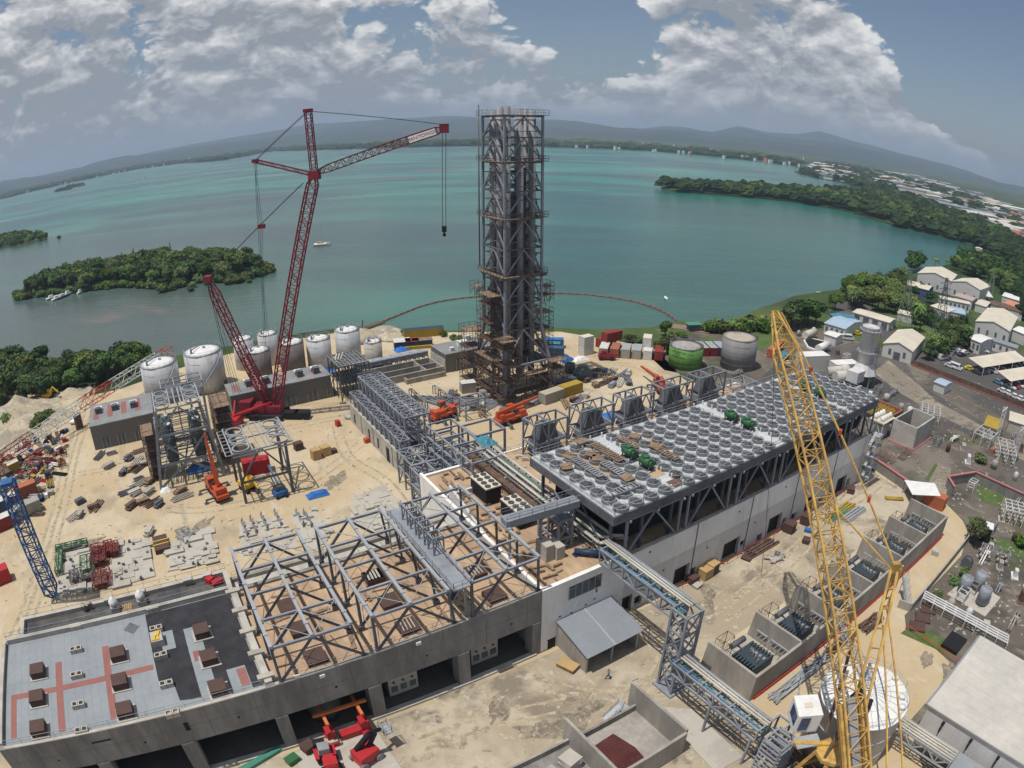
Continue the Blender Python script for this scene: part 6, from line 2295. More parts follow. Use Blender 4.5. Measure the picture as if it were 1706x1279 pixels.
for i in range(4):
 k.tube((58.5+i*0.45,2,4.35),(58.5+i*0.45,11.5,4.35),0.13,7)
k.each('pipe','pipe_cream',t)
# steel bundles by the pens
for n_,(x,y,l,w_,m,lab)in enumerate(((58.0,26.5,8,2.2,'galv','long bundle of grey steel sections along the pen back wall'),(63.5,26.2,4.5,1.8,'steel','shorter bundle of mixed steel and brackets along the pen back wall'),(69.0,26.4,6.5,1.8,'rust','rusty pipe bundle along the pen back wall behind the yellow boom'),(76.5,25.6,5.0,2.2,'rust','heap of rusty frames beside the bright strip behind the pens'))):
 k=MB()
 for q in range(16):
  k.bar((x-l/2+rng.uniform(-.4,.4),y+rng.uniform(-w_,w_)/2,0.12+0.16*(q%4)),(x+l/2+rng.uniform(-.4,.4),y+rng.uniform(-w_,w_)/2,0.12+0.16*(q%4)),0.16)
 solo(k,'steel_bundle',m,lab,'steel bundle')
 # ------------------------------------------------------------------ cranes
 # red crawler crane: base, back mast, main boom, jib
BB=(23.0,145.0)
BD=(0.847,-0.532)
op=lambda x,y:onplane(x,y,BB,BD)
side=Vector((0.532,0.847,0))
t=thing('crawler_crane','red lattice crawler crane with a tall boom, raised back mast and long jib','crane',(24.4,144.2,0))
k=MB()
bx_=Vector((24.4,144.2,0))
rz0=math.atan2(BD[1],BD[0])
k.rbox(bx_.x,bx_.y,1.3,7.0,3.4,1.7,rz0)
k.rbox(bx_.x-BD[0]*5.2,bx_.y-BD[1]*5.2,1.6,3.0,4.4,2.6,rz0)
k.build('upper_body','cranered',t)
k=MB()
for s in(-2.6,2.6):
 c=bx_+side*s
 k.rbox(c.x,c.y,0.0,8.0,1.1,1.25,rz0)
 k.rbox(c.x,c.y,0.15,8.4,1.0,0.95,rz0)
k.each('crawler_track','rubber',t)
foot,knee,mtop,jtip,strut,back=op(462,690),op(524,291),op(513,185),op(740,214),op(425,268),op(347,465)
foot.z=2.6
k=MB().lattice(foot,knee,2.1,2.1,26,0.26,up=(BD[0],BD[1],0),rd=0.12,ends=(0.08,0.04))
k.build('main_boom','cranered',t)
k=MB().lattice(knee+Vector((0.4,0,0.4)),jtip,1.7,1.6,18,0.2,rd=0.10,ends=(0.08,0.06))
k.build('jib','cranered',t)
k=MB().lattice(knee,mtop,1.3,1.3,9,0.18,up=(BD[0],BD[1],0),rd=0.10)
k.rbox(mtop.x,mtop.y,mtop.z-0.2,1.9,1.2,0.7,rz0)
k.build('jib_mast','cranered',t)
k=MB().lattice(knee,strut,0.9,0.7,10,0.15,rd=0.08)
k.rbox(strut.x,strut.y,strut.z-0.4,1.2,1.2,0.8,rz0)
k.build('back_strut','cranered',t)
mfoot=foot+Vector((-BD[0]*1.6,-BD[1]*1.6,0.2))
k=MB().lattice(mfoot,back,1.9,1.8,18,0.24,up=(BD[0],BD[1],0),rd=0.12,ends=(0.1,0.1))
k.rbox(back.x,back.y,back.z-0.5,1.6,2.0,1.3,rz0)
k.build('back_mast','cranered',t)
def board(txt,p,q,out,up,size,m,mbg,parent,w=None):
 """A flat sign board along p-q with raised lettering on its outer face."""
 cu=bpy.data.curves.new('lettering','FONT')
 cu.body=txt
 cu.size=size
 cu.extrude=0.012
 cu.align_x='CENTER'
 cu.align_y='CENTER'
 o_=bpy.data.objects.new('lettering',cu)
 col.objects.link(o_)
 dg_=bpy.context.evaluated_depsgraph_get()
 me_=bpy.data.meshes.new_from_object(o_.evaluated_get(dg_))
 bpy.data.objects.remove(o_)
 ax=(q-p).normalized()
 out=(out-ax*out.dot(ax)).normalized()
 vp=out.cross(ax).normalized()
 cc=(p+q)/2
 b_=MB().bar(p,q,0.06,0.06)
 hw=(w or size*1.3)/2
 c8=[]
 for e_ in(0.0,0.05):
  for(a_,b2)in((p,-1),(q,-1),(q,1),(p,1)):
   c8.append(a_+vp*(hw*b2)+out*e_)
 b_=MB().add(c8,[(0,3,2,1),(4,5,6,7),(0,1,5,4),(1,2,6,5),(2,3,7,6),(3,0,4,7)])
 sg=b_.build('sign_board',mbg,parent)
 l_=MB().add([cc+ax*v.co.x+vp*v.co.y+out*(0.065+v.co.z)for v in me_.vertices],[tuple(f.vertices)for f in me_.polygons])
 bpy.data.meshes.remove(me_)
 l_.build('lettering',m,sg)
camdir=Vector((0,0,CAM_H))-mfoot.lerp(back,0.25)
board('MANITOWOC',mfoot.lerp(back,0.40)+camdir.normalized()*1.15,mfoot.lerp(back,0.13)+camdir.normalized()*1.15,camdir,None,1.35,'white','cranered',t,1.7)
board('MANITOWOC',knee.lerp(jtip,0.74)+Vector((-0.53,-0.85,0))*0.95,knee.lerp(jtip,0.94)+Vector((-0.53,-0.85,0))*0.95,Vector((-0.53,-0.85,0.1)),None,1.0,'cranered','white',t,1.3)
k=MB()
for s in(-0.5,0.5):
 o_=side*s
 k.bar(mtop+o_,jtip+o_+Vector((0,0,0.8)),0.14)
 k.bar(mtop+o_,strut+o_,0.10)
 k.bar(strut+o_,op(436,377)+o_,0.07)
 k.bar(op(436,377)+o_,op(445,640)+o_,0.07)
 k.bar(back+o_,op(505,305)+o_,0.10)
 k.bar(strut+o_*0.6,op(446,560)+o_,0.06)
 k.bar(back+o_,op(392,660)+o_,0.10)
 k.bar(back+o_*2,op(400,655)+o_,0.08)
k.build('pendant_line','rope',t)
k=MB()
q=op(436,377)
k.rbox(q.x,q.y,q.z-0.4,1.4,1.0,0.9,rz0)
k.rbox(jtip.x,jtip.y,jtip.z-0.9,1.8,1.4,1.9,rz0)
k.rbox(knee.x,knee.y,knee.z-1.0,2.2,2.4,1.8,rz0)
k.each('sheave_block','cranered',t)
hk=op(740,378)
k=MB()
for s in(-0.35,0.35):
 k.bar(jtip+Vector((BD[0]*s,BD[1]*s,0)),hk+Vector((BD[0]*s,BD[1]*s,0)),0.09)
k.build('hoist_rope','rope',t)
k=MB().rbox(hk.x,hk.y,hk.z-1.0,0.9,0.7,1.2,rz0)
k.lathe(hk.x,hk.y,[(0.0,hk.z-2.0),(0.45,hk.z-1.7),(0.2,hk.z-1.3),(0.15,hk.z-1.0)],8)
k.build('hook_block','black',t)
cw=px(230+790/4.919,600+505/4.919,1.2)
k=MB().rbox(cw.x,cw.y,0.3,3.0,4.2,2.2,rz0)
k.bar((cw.x,cw.y,2.6),(foot.x-1,foot.y,3.6),0.4)
k.bar((cw.x+0.9,cw.y+1.4,2.4),(foot.x-1,foot.y+1,3.4),0.35)
k.bar((cw.x,cw.y,2.6),tuple(op(392,660)),0.35)
k.build('counterweight','red',t)
k=MB()
for n_,(dx,dy)in enumerate(((0,0),(4.5,-1.4))):
 k.rbox(foot.x+2.8+dx*0.5,foot.y-3+dy,0.3,3.4,2.2,1.5,rz0)
k.each('rope_drum','black',t)
# blue lattice boom at the left (its head just below the frame's left edge)
t=thing('crane_boom','blue lattice crane boom rising from behind the annex to the left edge','crane',(-26,89,0))
b0,b1=Vector((-25.6,85.5,1.0)),onplane(12,805,(-27,92),(0.2,1.0))
b0=onplane(98,1012,(-27,92),(0.2,1.0))
b0.z=max(b0.z,0.4)
MB().lattice(b0,b1,2.3,2.2,15,0.24,up=(0,1,0),rd=0.12,ends=(0.05,0)).build('lattice','craneblue',t)
k=MB()
k.rbox(b1.x,b1.y,b1.z-0.2,2.0,2.0,0.6)
k.build('boom_head','craneblue',t)
k=MB()
k.tube(b0+Vector((0.3,0.2,0.6)),b1+Vector((0.2,0.1,0)),0.10,6)
k.build('catwalk','galv',t)
# lowered red-white lattice boom across the left
A0,A1=px(-60,808,3.0),px(284,583,7.5)
t=thing('lowered_boom','long lowered lattice boom in bands of red, white and pale green across the left','crane boom',((A0.x+A1.x)/2,(A0.y+A1.y)/2,0))
seg=[(0.0,0.16,'craneorange'),(0.16,0.30,'cranered'),(0.30,0.53,'cranewhite'),(0.53,0.68,'craneorange'),(0.68,0.93,'cranewhite'),(0.93,1.0,'craneorange')]
for a,b_,m in seg:
 p0,p1=A0.lerp(A1,a),A0.lerp(A1,b_)
 k=MB().lattice(p0,p1,2.2,2.6,max(2,int((p1-p0).length/2.2)),0.17,rd=0.09)
 k.build('boom_section',m,t)
k=MB()
for u in(0.1,0.5,0.9):
 c=A0.lerp(A1,u)
 k.rbox(c.x,c.y,0,2.4,0.6,max(0.6,c.z-1.4),0.9)
k.each('trestle','rust',t)
# yellow pedestal crane in the foreground
t=thing('lattice_crane','yellow lattice boom crane with a white cab standing before the big white tank','crane',(47.5,9.5,0))
yf=px(1428,1300,9.5)
yt=px(1290,520,43.0)
bup=(0.85,-0.5,0)
MB().lattice(yf,yt,2.3,1.9,30,0.21,up=(0.532,0.847,0),rd=0.10,ends=(0.0,0.10)).build('boom','craneyellow',t)
k=MB()
rgt=Vector((0.847,-0.532,0))
for s in(-1.2,1.2):
 d=(yt-yf).normalized()
 a=yf+rgt*s-d*3
 k.bar(a,yf.lerp(yt,0.16)+rgt*s,0.5,0.5)
k.build('boom_foot','craneyellow',t)
k=MB()
d=(yt-yf)
k.bar(yf-d*0.05,yf.lerp(yt,0.17),0.95,0.3)
k.build('winch_trough','fluegrey',t)
mt=px(1490,948,24.0)
mfa=px(1398,1238,10.5)
mfb=px(1422,1245,10.5)
k=MB()
for s,f_ in((-0.45,mfa),(0.45,mfb)):
 k.bar(f_,mt+rgt*s,0.28)
for i in range(1,9):
 a,b_=mfa.lerp(mt-rgt*0.45,i/9),mfb.lerp(mt+rgt*0.45,i/9)
 k.bar(a,b_,0.14)
k.rbox(mt.x,mt.y,mt.z-0.3,0.9,0.6,1.1,-0.56)
for s in(0.1,0.85):
 for dz in(0.0,):
  k.bar((mt.x+s,mt.y-s*0.6,mt.z-5.2),(mt.x+s,mt.y-s*0.6,mt.z+0.3),0.24)
for i in range(5):
 k.bar((mt.x+0.1,mt.y-0.06,mt.z-5+i*1.2),(mt.x+0.85,mt.y-0.51,mt.z-5+i*1.2),0.2)
k.build('gantry_mast','craneyellow',t)
k=MB()
for s,e in((-0.35,px(1476,1330,9)),(0.35,px(1506,1330,9))):
 k.bar(mt+rgt*(s+0.5)-Vector((0,0,5)),e,0.17)
k.build('back_stay','craneyellow',t)
k=MB()
k.bar(mt-rgt*0.4,px(1378,830,26),0.15)
k.bar(px(1378,830,26),yf.lerp(yt,0.52),0.12)
k.bar(mt+rgt*0.2,yt+rgt*0.9,0.16)
k.build('pendant','craneyellow',t)
k=MB()
for a in(0.25,0.5,0.75):
 c=(mt+rgt*0.2).lerp(yt+rgt*0.9,a)
 k.rbox(c.x,c.y,c.z-0.2,0.5,0.3,0.6,0.3)
k.each('pendant_link','orange',t)
q=px(1345,1180,10.6)
k=MB().rbox(q.x,q.y,8.4,2.7,3.0,2.7,HEAD-R(90)-0.12)
cabz=k.build('cab','white',t)
k=MB()
fx=Vector((math.cos(HEAD),math.sin(HEAD),0))
for s in(-0.62,0.62):
 c=q-fx*1.52+rgt*s
 k.rbox(c.x,c.y,8.9,1.05,0.06,1.9,HEAD-R(90)-0.12)
c=q-rgt*1.37
k.rbox(c.x,c.y,9.2,0.05,2.0,1.5,HEAD-R(90)-0.12)
k.each('window','glassblue',cabz)
k=MB()
k.rbox(q.x,q.y,11.12,0.9,0.7,0.05,HEAD-R(90)-0.12)
k.build('roof_hatch','roofcream',cabz)
k=MB()
pc=px(1388,1250,8.0)
k.lathe(pc.x,pc.y,[(1.7,7.3),(1.9,7.5),(1.9,8.0),(1.6,8.2)],8,smooth=False)
k.bar(px(1322,1238,8.2),px(1392,1240,8.2),0.5)
k.build('slewing_platform','craneyellow',t)
k=MB()
for a in range(4):
 an=0.4+a*pi/2
 k.bar((pc.x+1.6*math.cos(an),pc.y+1.6*math.sin(an),7.3),(pc.x+3.9*math.cos(an),pc.y+3.9*math.sin(an),0.1),0.42)
 k.bar((pc.x+2.6*math.cos(an),pc.y+2.6*math.sin(an),4),(pc.x+2.6*math.cos(an+pi/2),pc.y+2.6*math.sin(an+pi/2),4),0.24)
k.build('pedestal_leg','craneyellow',t)
k=MB()
c1=px(1345,1235,8.3)
k.rbox(c1.x,c1.y,8.25,2.8,1.6,0.12,HEAD-R(90))
k.rail([tuple(px(1316,1250,8.4)),tuple(px(1330,1140,8.4)),tuple(px(1352,1125,8.4))],1.3,0.8,0.05)
k.build('cab_platform','galv',t)
k=MB()
c=px(1425,1165,10)
k.tube((c.x-0.6,c.y,10.6),(c.x+0.7,c.y,10.6),0.6,12)
k.rbox(c.x+0.2,c.y-1.4,9.6,1.3,1.2,0.9,0.3)
k.build('winch','black',t)
k=MB()
for s,y in((-1.6,0),(1.4,0.5)):
 k.bar((pc.x+s,pc.y+y,8.3),mfa.lerp(mt,0.35 if s<0 else 0.3),0.3)
k.bar(px(1375,1220,8.3),px(1425,1050,17),0.32)
k.build('a_frame','rust',t)
k=MB()
k.rbox(pc.x+2.5,pc.y-2.0,6.8,2.0,1.6,1.2,0.5)
k.build('counterweight','cranered',t)
for sx,name_,lab in((0,'hoist_rope',''),):
 k=MB()
 k.bar(yt,px(1268,960,0.5),0.05)
 k.build('hoist_rope','rope',t)
 # steel stair hanging by the gantry mast, on the strip behind the pens
c=px(1515,1000,0.5)
k=MB()
k.bar((c.x-1.2,c.y-0.4,0.1),(c.x+0.8,c.y+2.5,3.2),0.9,0.14)
k.rail([(c.x-1.6,c.y-0.2,0.1),(c.x+0.4,c.y+2.7,3.2)],1.1,1,0.06)
k.rail([(c.x-0.8,c.y-0.6,0.1),(c.x+1.2,c.y+2.3,3.2)],1.1,1,0.06)
k.bar((c.x+0.8,c.y+2.5,0),(c.x+0.8,c.y+2.5,3.2),0.12)
solo(k,'steel_stair','galv','leaning grey steel stair with handrails beyond the gantry mast of the yellow crane','stair')
# mobile cranes with telescopic booms
def mobile_crane(lab,x,y,rz,boom,m='orange',L=9.0,name='mobile_crane',boom0=None):
 t=thing(name,lab,'mobile crane',(x,y,0),rz)
 c,s=math.cos(rz),math.sin(rz)
 W_=lambda u,v,q:(x+u*c-v*s,y+u*s+v*c,q)
 k=MB()
 k.rbox(x,y,0.9,L,2.5,0.7,rz)
 a=W_(L*0.36,0,0)
 k.rbox(a[0],a[1],1.6,L*0.2,2.2,0.9,rz)
 k.build('carrier',m,t)
 k=MB()
 a=W_(L*0.465,0,0)
 k.rbox(a[0],a[1],1.85,0.06,2.0,0.55,rz)
 a=W_(0.5,1.0,0)
 k.rbox(a[0],a[1],3.0,1.64,0.94,0.62,rz)
 k.each('cab_window','glass',t)
 k=MB()
 for u in(-L*0.05,L*0.12,L*0.2):
  a=W_(u,0.2,0)
  k.rbox(a[0],a[1],1.6,0.9,1.5,0.4,rz)
 k.each('deck_locker','steel_dark',t)
 k=MB()
 a=W_(-L*0.12,0,0)
 k.rbox(a[0],a[1],1.6,L*0.34,1.9,0.8,rz)
 a=W_(-L*0.36,0,0)
 k.rbox(a[0],a[1],1.7,1.0,2.3,1.0,rz)
 a=W_(0.5,1.0,0)
 k.rbox(a[0],a[1],2.6,1.6,0.9,1.2,rz)
 k.build('turret',m,t)
 for u in(-L*0.34,-L*0.12,L*0.15,L*0.36):
  for v in(-1.15,1.15):
   MB().tube(W_(u,v-0.2,0.6),W_(u,v+0.2,0.6),0.6,14).build('wheel','rubber',t)
 k=MB()
 for u in(-L*0.24,L*0.27):
  k.bar(W_(u,-3.0,0.7),W_(u,3.0,0.7),0.3)
  for v in(-3.0,3.0):
   k.bar(W_(u,v,0.05),W_(u,v,0.75),0.3)
   k.rbox(*W_(u,v,0)[:2],0.0,0.9,0.9,0.08,rz)
 k.each('outrigger','steel_dark',t)
 p=Vector(boom0)if boom0 is not None else Vector(W_(-L*0.2,0,2.9))
 q=Vector(boom)
 k=MB()
 k.bar(p,p.lerp(q,0.45),0.7,0.8)
 k.bar(p.lerp(q,0.4),p.lerp(q,0.75),0.55,0.62)
 k.bar(p.lerp(q,0.7),q,0.42,0.46)
 k.build('boom',m,t)
 k=MB().tube(W_(L*0.12,0,1.9),p.lerp(q,0.3)-Vector((0,0,0.4)),0.2,8)
 k.build('boom_ram','galv',t)
 return t
c=px(230+655/4.919,600+1100/4.919,0)
mobile_crane('orange mobile crane with raised boom in front of the ringed boiler structure',c.x,c.y,R(100),onplane(230+545/4.919,600+600/4.919,(c.x,c.y),(-0.1,1)),L=8)
c=px(560+950/5.328,600+520/5.328,0)
mobile_crane('red mobile crane with half raised boom beside the pipe rack frame',c.x,c.y,R(12),onplane(560+1085/5.328,600+375/5.328,(c.x,c.y),(0.97,0.25)),L=6.5,boom0=onplane(560+845/5.328,600+515/5.328,(c.x,c.y),(0.97,0.25)))
c=px(740+590/5.328,520+975/5.328,0)
mobile_crane('red mobile crane with its boom lowered flat near the tower foot',c.x,c.y,R(4),(c.x+7.6,c.y+0.9,4.0),L=7.5,boom0=(c.x-3.6,c.y-0.3,2.9))
c=px(1060+190/5.331,520+700/5.331,0)
mobile_crane('orange mobile crane with raised boom behind the duct frames',c.x+1,c.y,R(60),onplane(1060+45/5.331,520+480/5.331,(c.x,c.y),(0.3,0.95)),L=7)
# red jacking gantry, lift and tractor before the open bays
t=thing('jacking_gantry','red hydraulic jacking gantry with orange cross beams at the open bay','gantry',(8,49.6,0))
tw_=[px(480+570/7.755,1120+880/7.755,0),px(480+1000/7.755,1120+745/7.755,0)]
for c in tw_:
 k=MB().box(c.x-0.6,c.y-1.2,0.1,c.x+0.6,c.y+1.4,0.7)
 k.box(c.x-0.5,c.y-0.6,0.7,c.x+0.5,c.y+0.7,2.1)
 k.bar((c.x,c.y+0.9,0.7),(c.x,c.y+0.9,3.0),0.4)
 k.box(c.x-0.3,c.y-0.8,2.1,c.x+0.1,c.y-0.2,2.5)
 k.build('jack_tower','red',t)
 MB().bar((c.x,c.y-0.3,3.2),(c.x,c.y+3.0,3.2),0.36,0.36).build('head_beam','redbeam',t)
MB().bar((tw_[0].x-1.2,tw_[0].y+1.4,3.56),(tw_[1].x+1.2,tw_[1].y+1.4,3.56),0.36,0.34).build('cross_beam','redbeam',t)
c=px(480+820/7.755,1120+810/7.755,0)
solo(MB().box(c.x-1.2,c.y-0.45,0,c.x+1.2,c.y+0.45,0.9).box(c.x-1.25,c.y-0.5,0.9,c.x+1.25,c.y+0.5,0.97),'tool_chest','red','long red steel chest on the concrete pad before the jacking gantry','chest')
c=px(480+590/7.755,1120+930/7.755,0)
solo(MB().box(c.x-.9,c.y-.5,0,c.x+.9,c.y+.5,0.5).box(c.x-.7,c.y-.4,0.5,c.x+.6,c.y+.4,0.9),'pallet_load','paleblock','pale pallet load beside the left tower of the jacking gantry','pallet')
MB().prism([(2.4,50.0),(12.6,50.0),(12.8,40.0),(9.8,36.0),(3.0,36.0)],0.012,0.06).build('concrete_pad','paveslab',kind='structure')
def at3(x,y,z=0):
 return px(480+x/7.755,1120+y/7.755,z)
c=at3(1020,1120)
t=thing('boom_lift','red boom lift with folded black arms on the concrete pad','boom lift',(c.x,c.y,0))
k=MB().rbox(c.x,c.y,0.45,2.9,1.9,0.5,0.3)
k.rbox(c.x,c.y,0.95,2.6,2.0,0.95,0.3)
k.build('body','red',t)
for u in(-1.1,1.1):
 for v in(-1.0,1.0):
  a=(c.x+u*math.cos(0.3)-v*math.sin(0.3),c.y+u*math.sin(0.3)+v*math.cos(0.3))
  n_=Vector((-math.sin(0.3),math.cos(0.3),0))*0.2
  MB().tube(Vector((*a,0.5))-n_,Vector((*a,0.5))+n_,0.5,14).build('wheel','fluegrey',t)
e0,e1,e2=Vector((c.x-0.9,c.y+0.3,1.9)),at3(1060,780,4.0),at3(1190,730,3.4)
k=MB()
k.bar(e0,e1,0.5)
k.bar(e1+Vector((0.5,-0.2,0)),Vector((c.x+0.6,c.y+0.2,1.9)),0.4)
k.bar(e1,e2,0.35)
k.build('arm','black',t)
k=MB().rbox(e2.x+0.6,e2.y+0.1,e2.z-0.6,1.0,1.6,0.1,0.2)
k.rail([(e2.x+0.1,e2.y-0.7,e2.z-0.5),(e2.x+1.1,e2.y-0.6,e2.z-0.5),(e2.x+1.1,e2.y+0.8,e2.z-0.5),(e2.x+0.1,e2.y+0.8,e2.z-0.5),(e2.x+0.1,e2.y-0.7,e2.z-0.5)],1.1,1,0.06)
k.build('basket','galv',t)
c=at3(510,1130)
t=thing('tractor','red tractor with a grey hood by the concrete pad','tractor',(c.x,c.y,0),group=None)
k=MB().rbox(c.x+0.1,c.y-0.6,0.8,1.2,3.4,0.8,-0.15)
k.rbox(c.x,c.y-1.6,0.9,1.6,1.2,0.9,-0.15)
k.rbox(c.x-1.0,c.y+0.2,1.3,0.5,1.6,0.2,-0.15)
k.rbox(c.x+1.0,c.y+0.1,1.3,0.5,1.6,0.2,-0.15)
k.build('body','red',t)
MB().rbox(c.x,c.y+0.2,1.6,1.3,1.2,0.9,-0.15).build('hood','fluegrey',t)
k=MB().rbox(c.x-0.2,c.y+1.3,1.0,1.4,0.9,1.2,-0.15)
k.build('cab','black',t)
for u,v,r in((-1.0,0.1,0.75),(1.0,0,0.75),(-0.9,-1.7,0.5),(0.9,-1.8,0.5)):
 MB().tube((c.x+u-0.22,c.y+v,r),(c.x+u+0.22,c.y+v,r),r,14).build('wheel','rubber',t)
c=at3(270,1000)
solo(MB().rbox(c.x,c.y,0,1.5,1.3,1.0,0.35).rbox(c.x,c.y,1.0,1.6,1.4,0.06,0.35),'steel_bin','brownbox','dark steel bin on the ground left of the jacking gantry','bin')
c=at3(60,1150)
solo(MB().rbox(c.x,c.y,0,1.5,1.0,0.7,0.35).rbox(c.x,c.y,0.7,1.6,1.1,0.06,0.35),'tool_chest','green','small dark green chest on the ground at the bottom edge','chest')
c=px(430,1268,0.4)
solo(MB().rbox(c.x,c.y,0,6.5,0.5,0.5,0.3).rbox(c.x+0.3,c.y+0.6,0,6.0,0.35,0.35,0.28),'steel_bundle','pipe_green','long green steel bundle on the ground before the dark bay','steel bundle')
# orange telehandler, excavator and lifts on the sand
def excavator(lab,x,y,rz,m,arm=True):
 t=thing('excavator',lab,'excavator',(x,y,0),rz)
 c,s=math.cos(rz),math.sin(rz)
 W_=lambda u,v,q:(x+u*c-v*s,y+u*s+v*c,q)
 for v in(-0.9,0.9):
  a=W_(0,v,0)
  MB().rbox(a[0],a[1],0,3.2,0.55,0.75,rz).build('track','rubber',t)
 k=MB()
 a=W_(-0.4,0,0)
 k.rbox(a[0],a[1],0.8,2.9,2.2,0.9,rz)
 a=W_(0.5,0.6,0)
 k.rbox(a[0],a[1],1.7,1.2,0.9,1.1,rz)
 k.build('body',m,t)
 k=MB()
 k.bar(W_(0.9,-0.2,1.3),W_(2.6,-0.2,3.6),0.4)
 k.bar(W_(2.6,-0.2,3.6),W_(4.4,-0.2,2.0),0.34)
 k.build('arm',m,t)
 k=MB()
 k.add([W_(4.2,-0.7,2.1),W_(4.2,0.3,2.1),W_(4.9,0.3,1.4),W_(4.9,-0.7,1.4),W_(4.3,-0.7,1.0),W_(4.3,0.3,1.0)],[(0,1,2,3),(3,2,5,4),(0,4,5,1),(0,3,4),(1,5,2)])
 k.build('bucket','steel_dark',t)
 return t
c=px(430/5.328,560+555/5.328,0)
excavator('yellow excavator on the spoil heap below the dark trees',c.x,c.y,R(-25),'yellow')
c=px(230+905/4.919,600+1060/4.919,0)
excavator('yellow machine under the left front leg of the empty ringed frame',c.x,c.y,R(-70),'yellow')
c=px(230+1170/4.919,600+1110/4.919,0)
t=thing('boom_lift','blue boom lift with raised arm under the empty ringed frame','boom lift',(c.x,c.y,0))
k=MB().rbox(c.x,c.y,0.4,2.6,1.9,0.9,0.2)
k.build('body','blue',t)
MB().rbox(c.x,c.y+0.2,1.3,2.0,1.5,0.8,0.2).build('turret','steel_dark',t)
MB().bar((c.x,c.y+0.4,2.0),(c.x-0.8,c.y+3.0,5.2),0.35).build('arm','pipe_blue',t)
for u in(-0.9,0.9):
 for v in(-0.9,0.9):
  MB().tube((c.x+u-0.2,c.y+v,0.42),(c.x+u+0.2,c.y+v,0.42),0.42,12).build('wheel','rubber',t)
c=px(740+1440/5.328,520+420/5.328,0)
t=thing('telehandler','dark red telehandler parked before the tight container row','telehandler',(c.x,c.y,0))
MB().rbox(c.x,c.y,0.7,4.6,2.0,0.9,R(-35)).rbox(c.x-0.6,c.y+0.4,1.6,1.4,1.0,1.0,R(-35)).build('body','cranered',t)
MB().bar((c.x-1.8,c.y+0.6,1.9),(c.x+2.4,c.y-1.9,1.5),0.4).build('arm','cranered',t)
for u in(-1.4,1.4):
 for v in(-0.9,0.9):
  a=(c.x+u*0.82+v*0.57,c.y-u*0.57+v*0.82)
  MB().tube((a[0]-0.12,a[1]-0.17,0.55),(a[0]+0.12,a[1]+0.17,0.55),0.55,12).build('wheel','rubber',t)
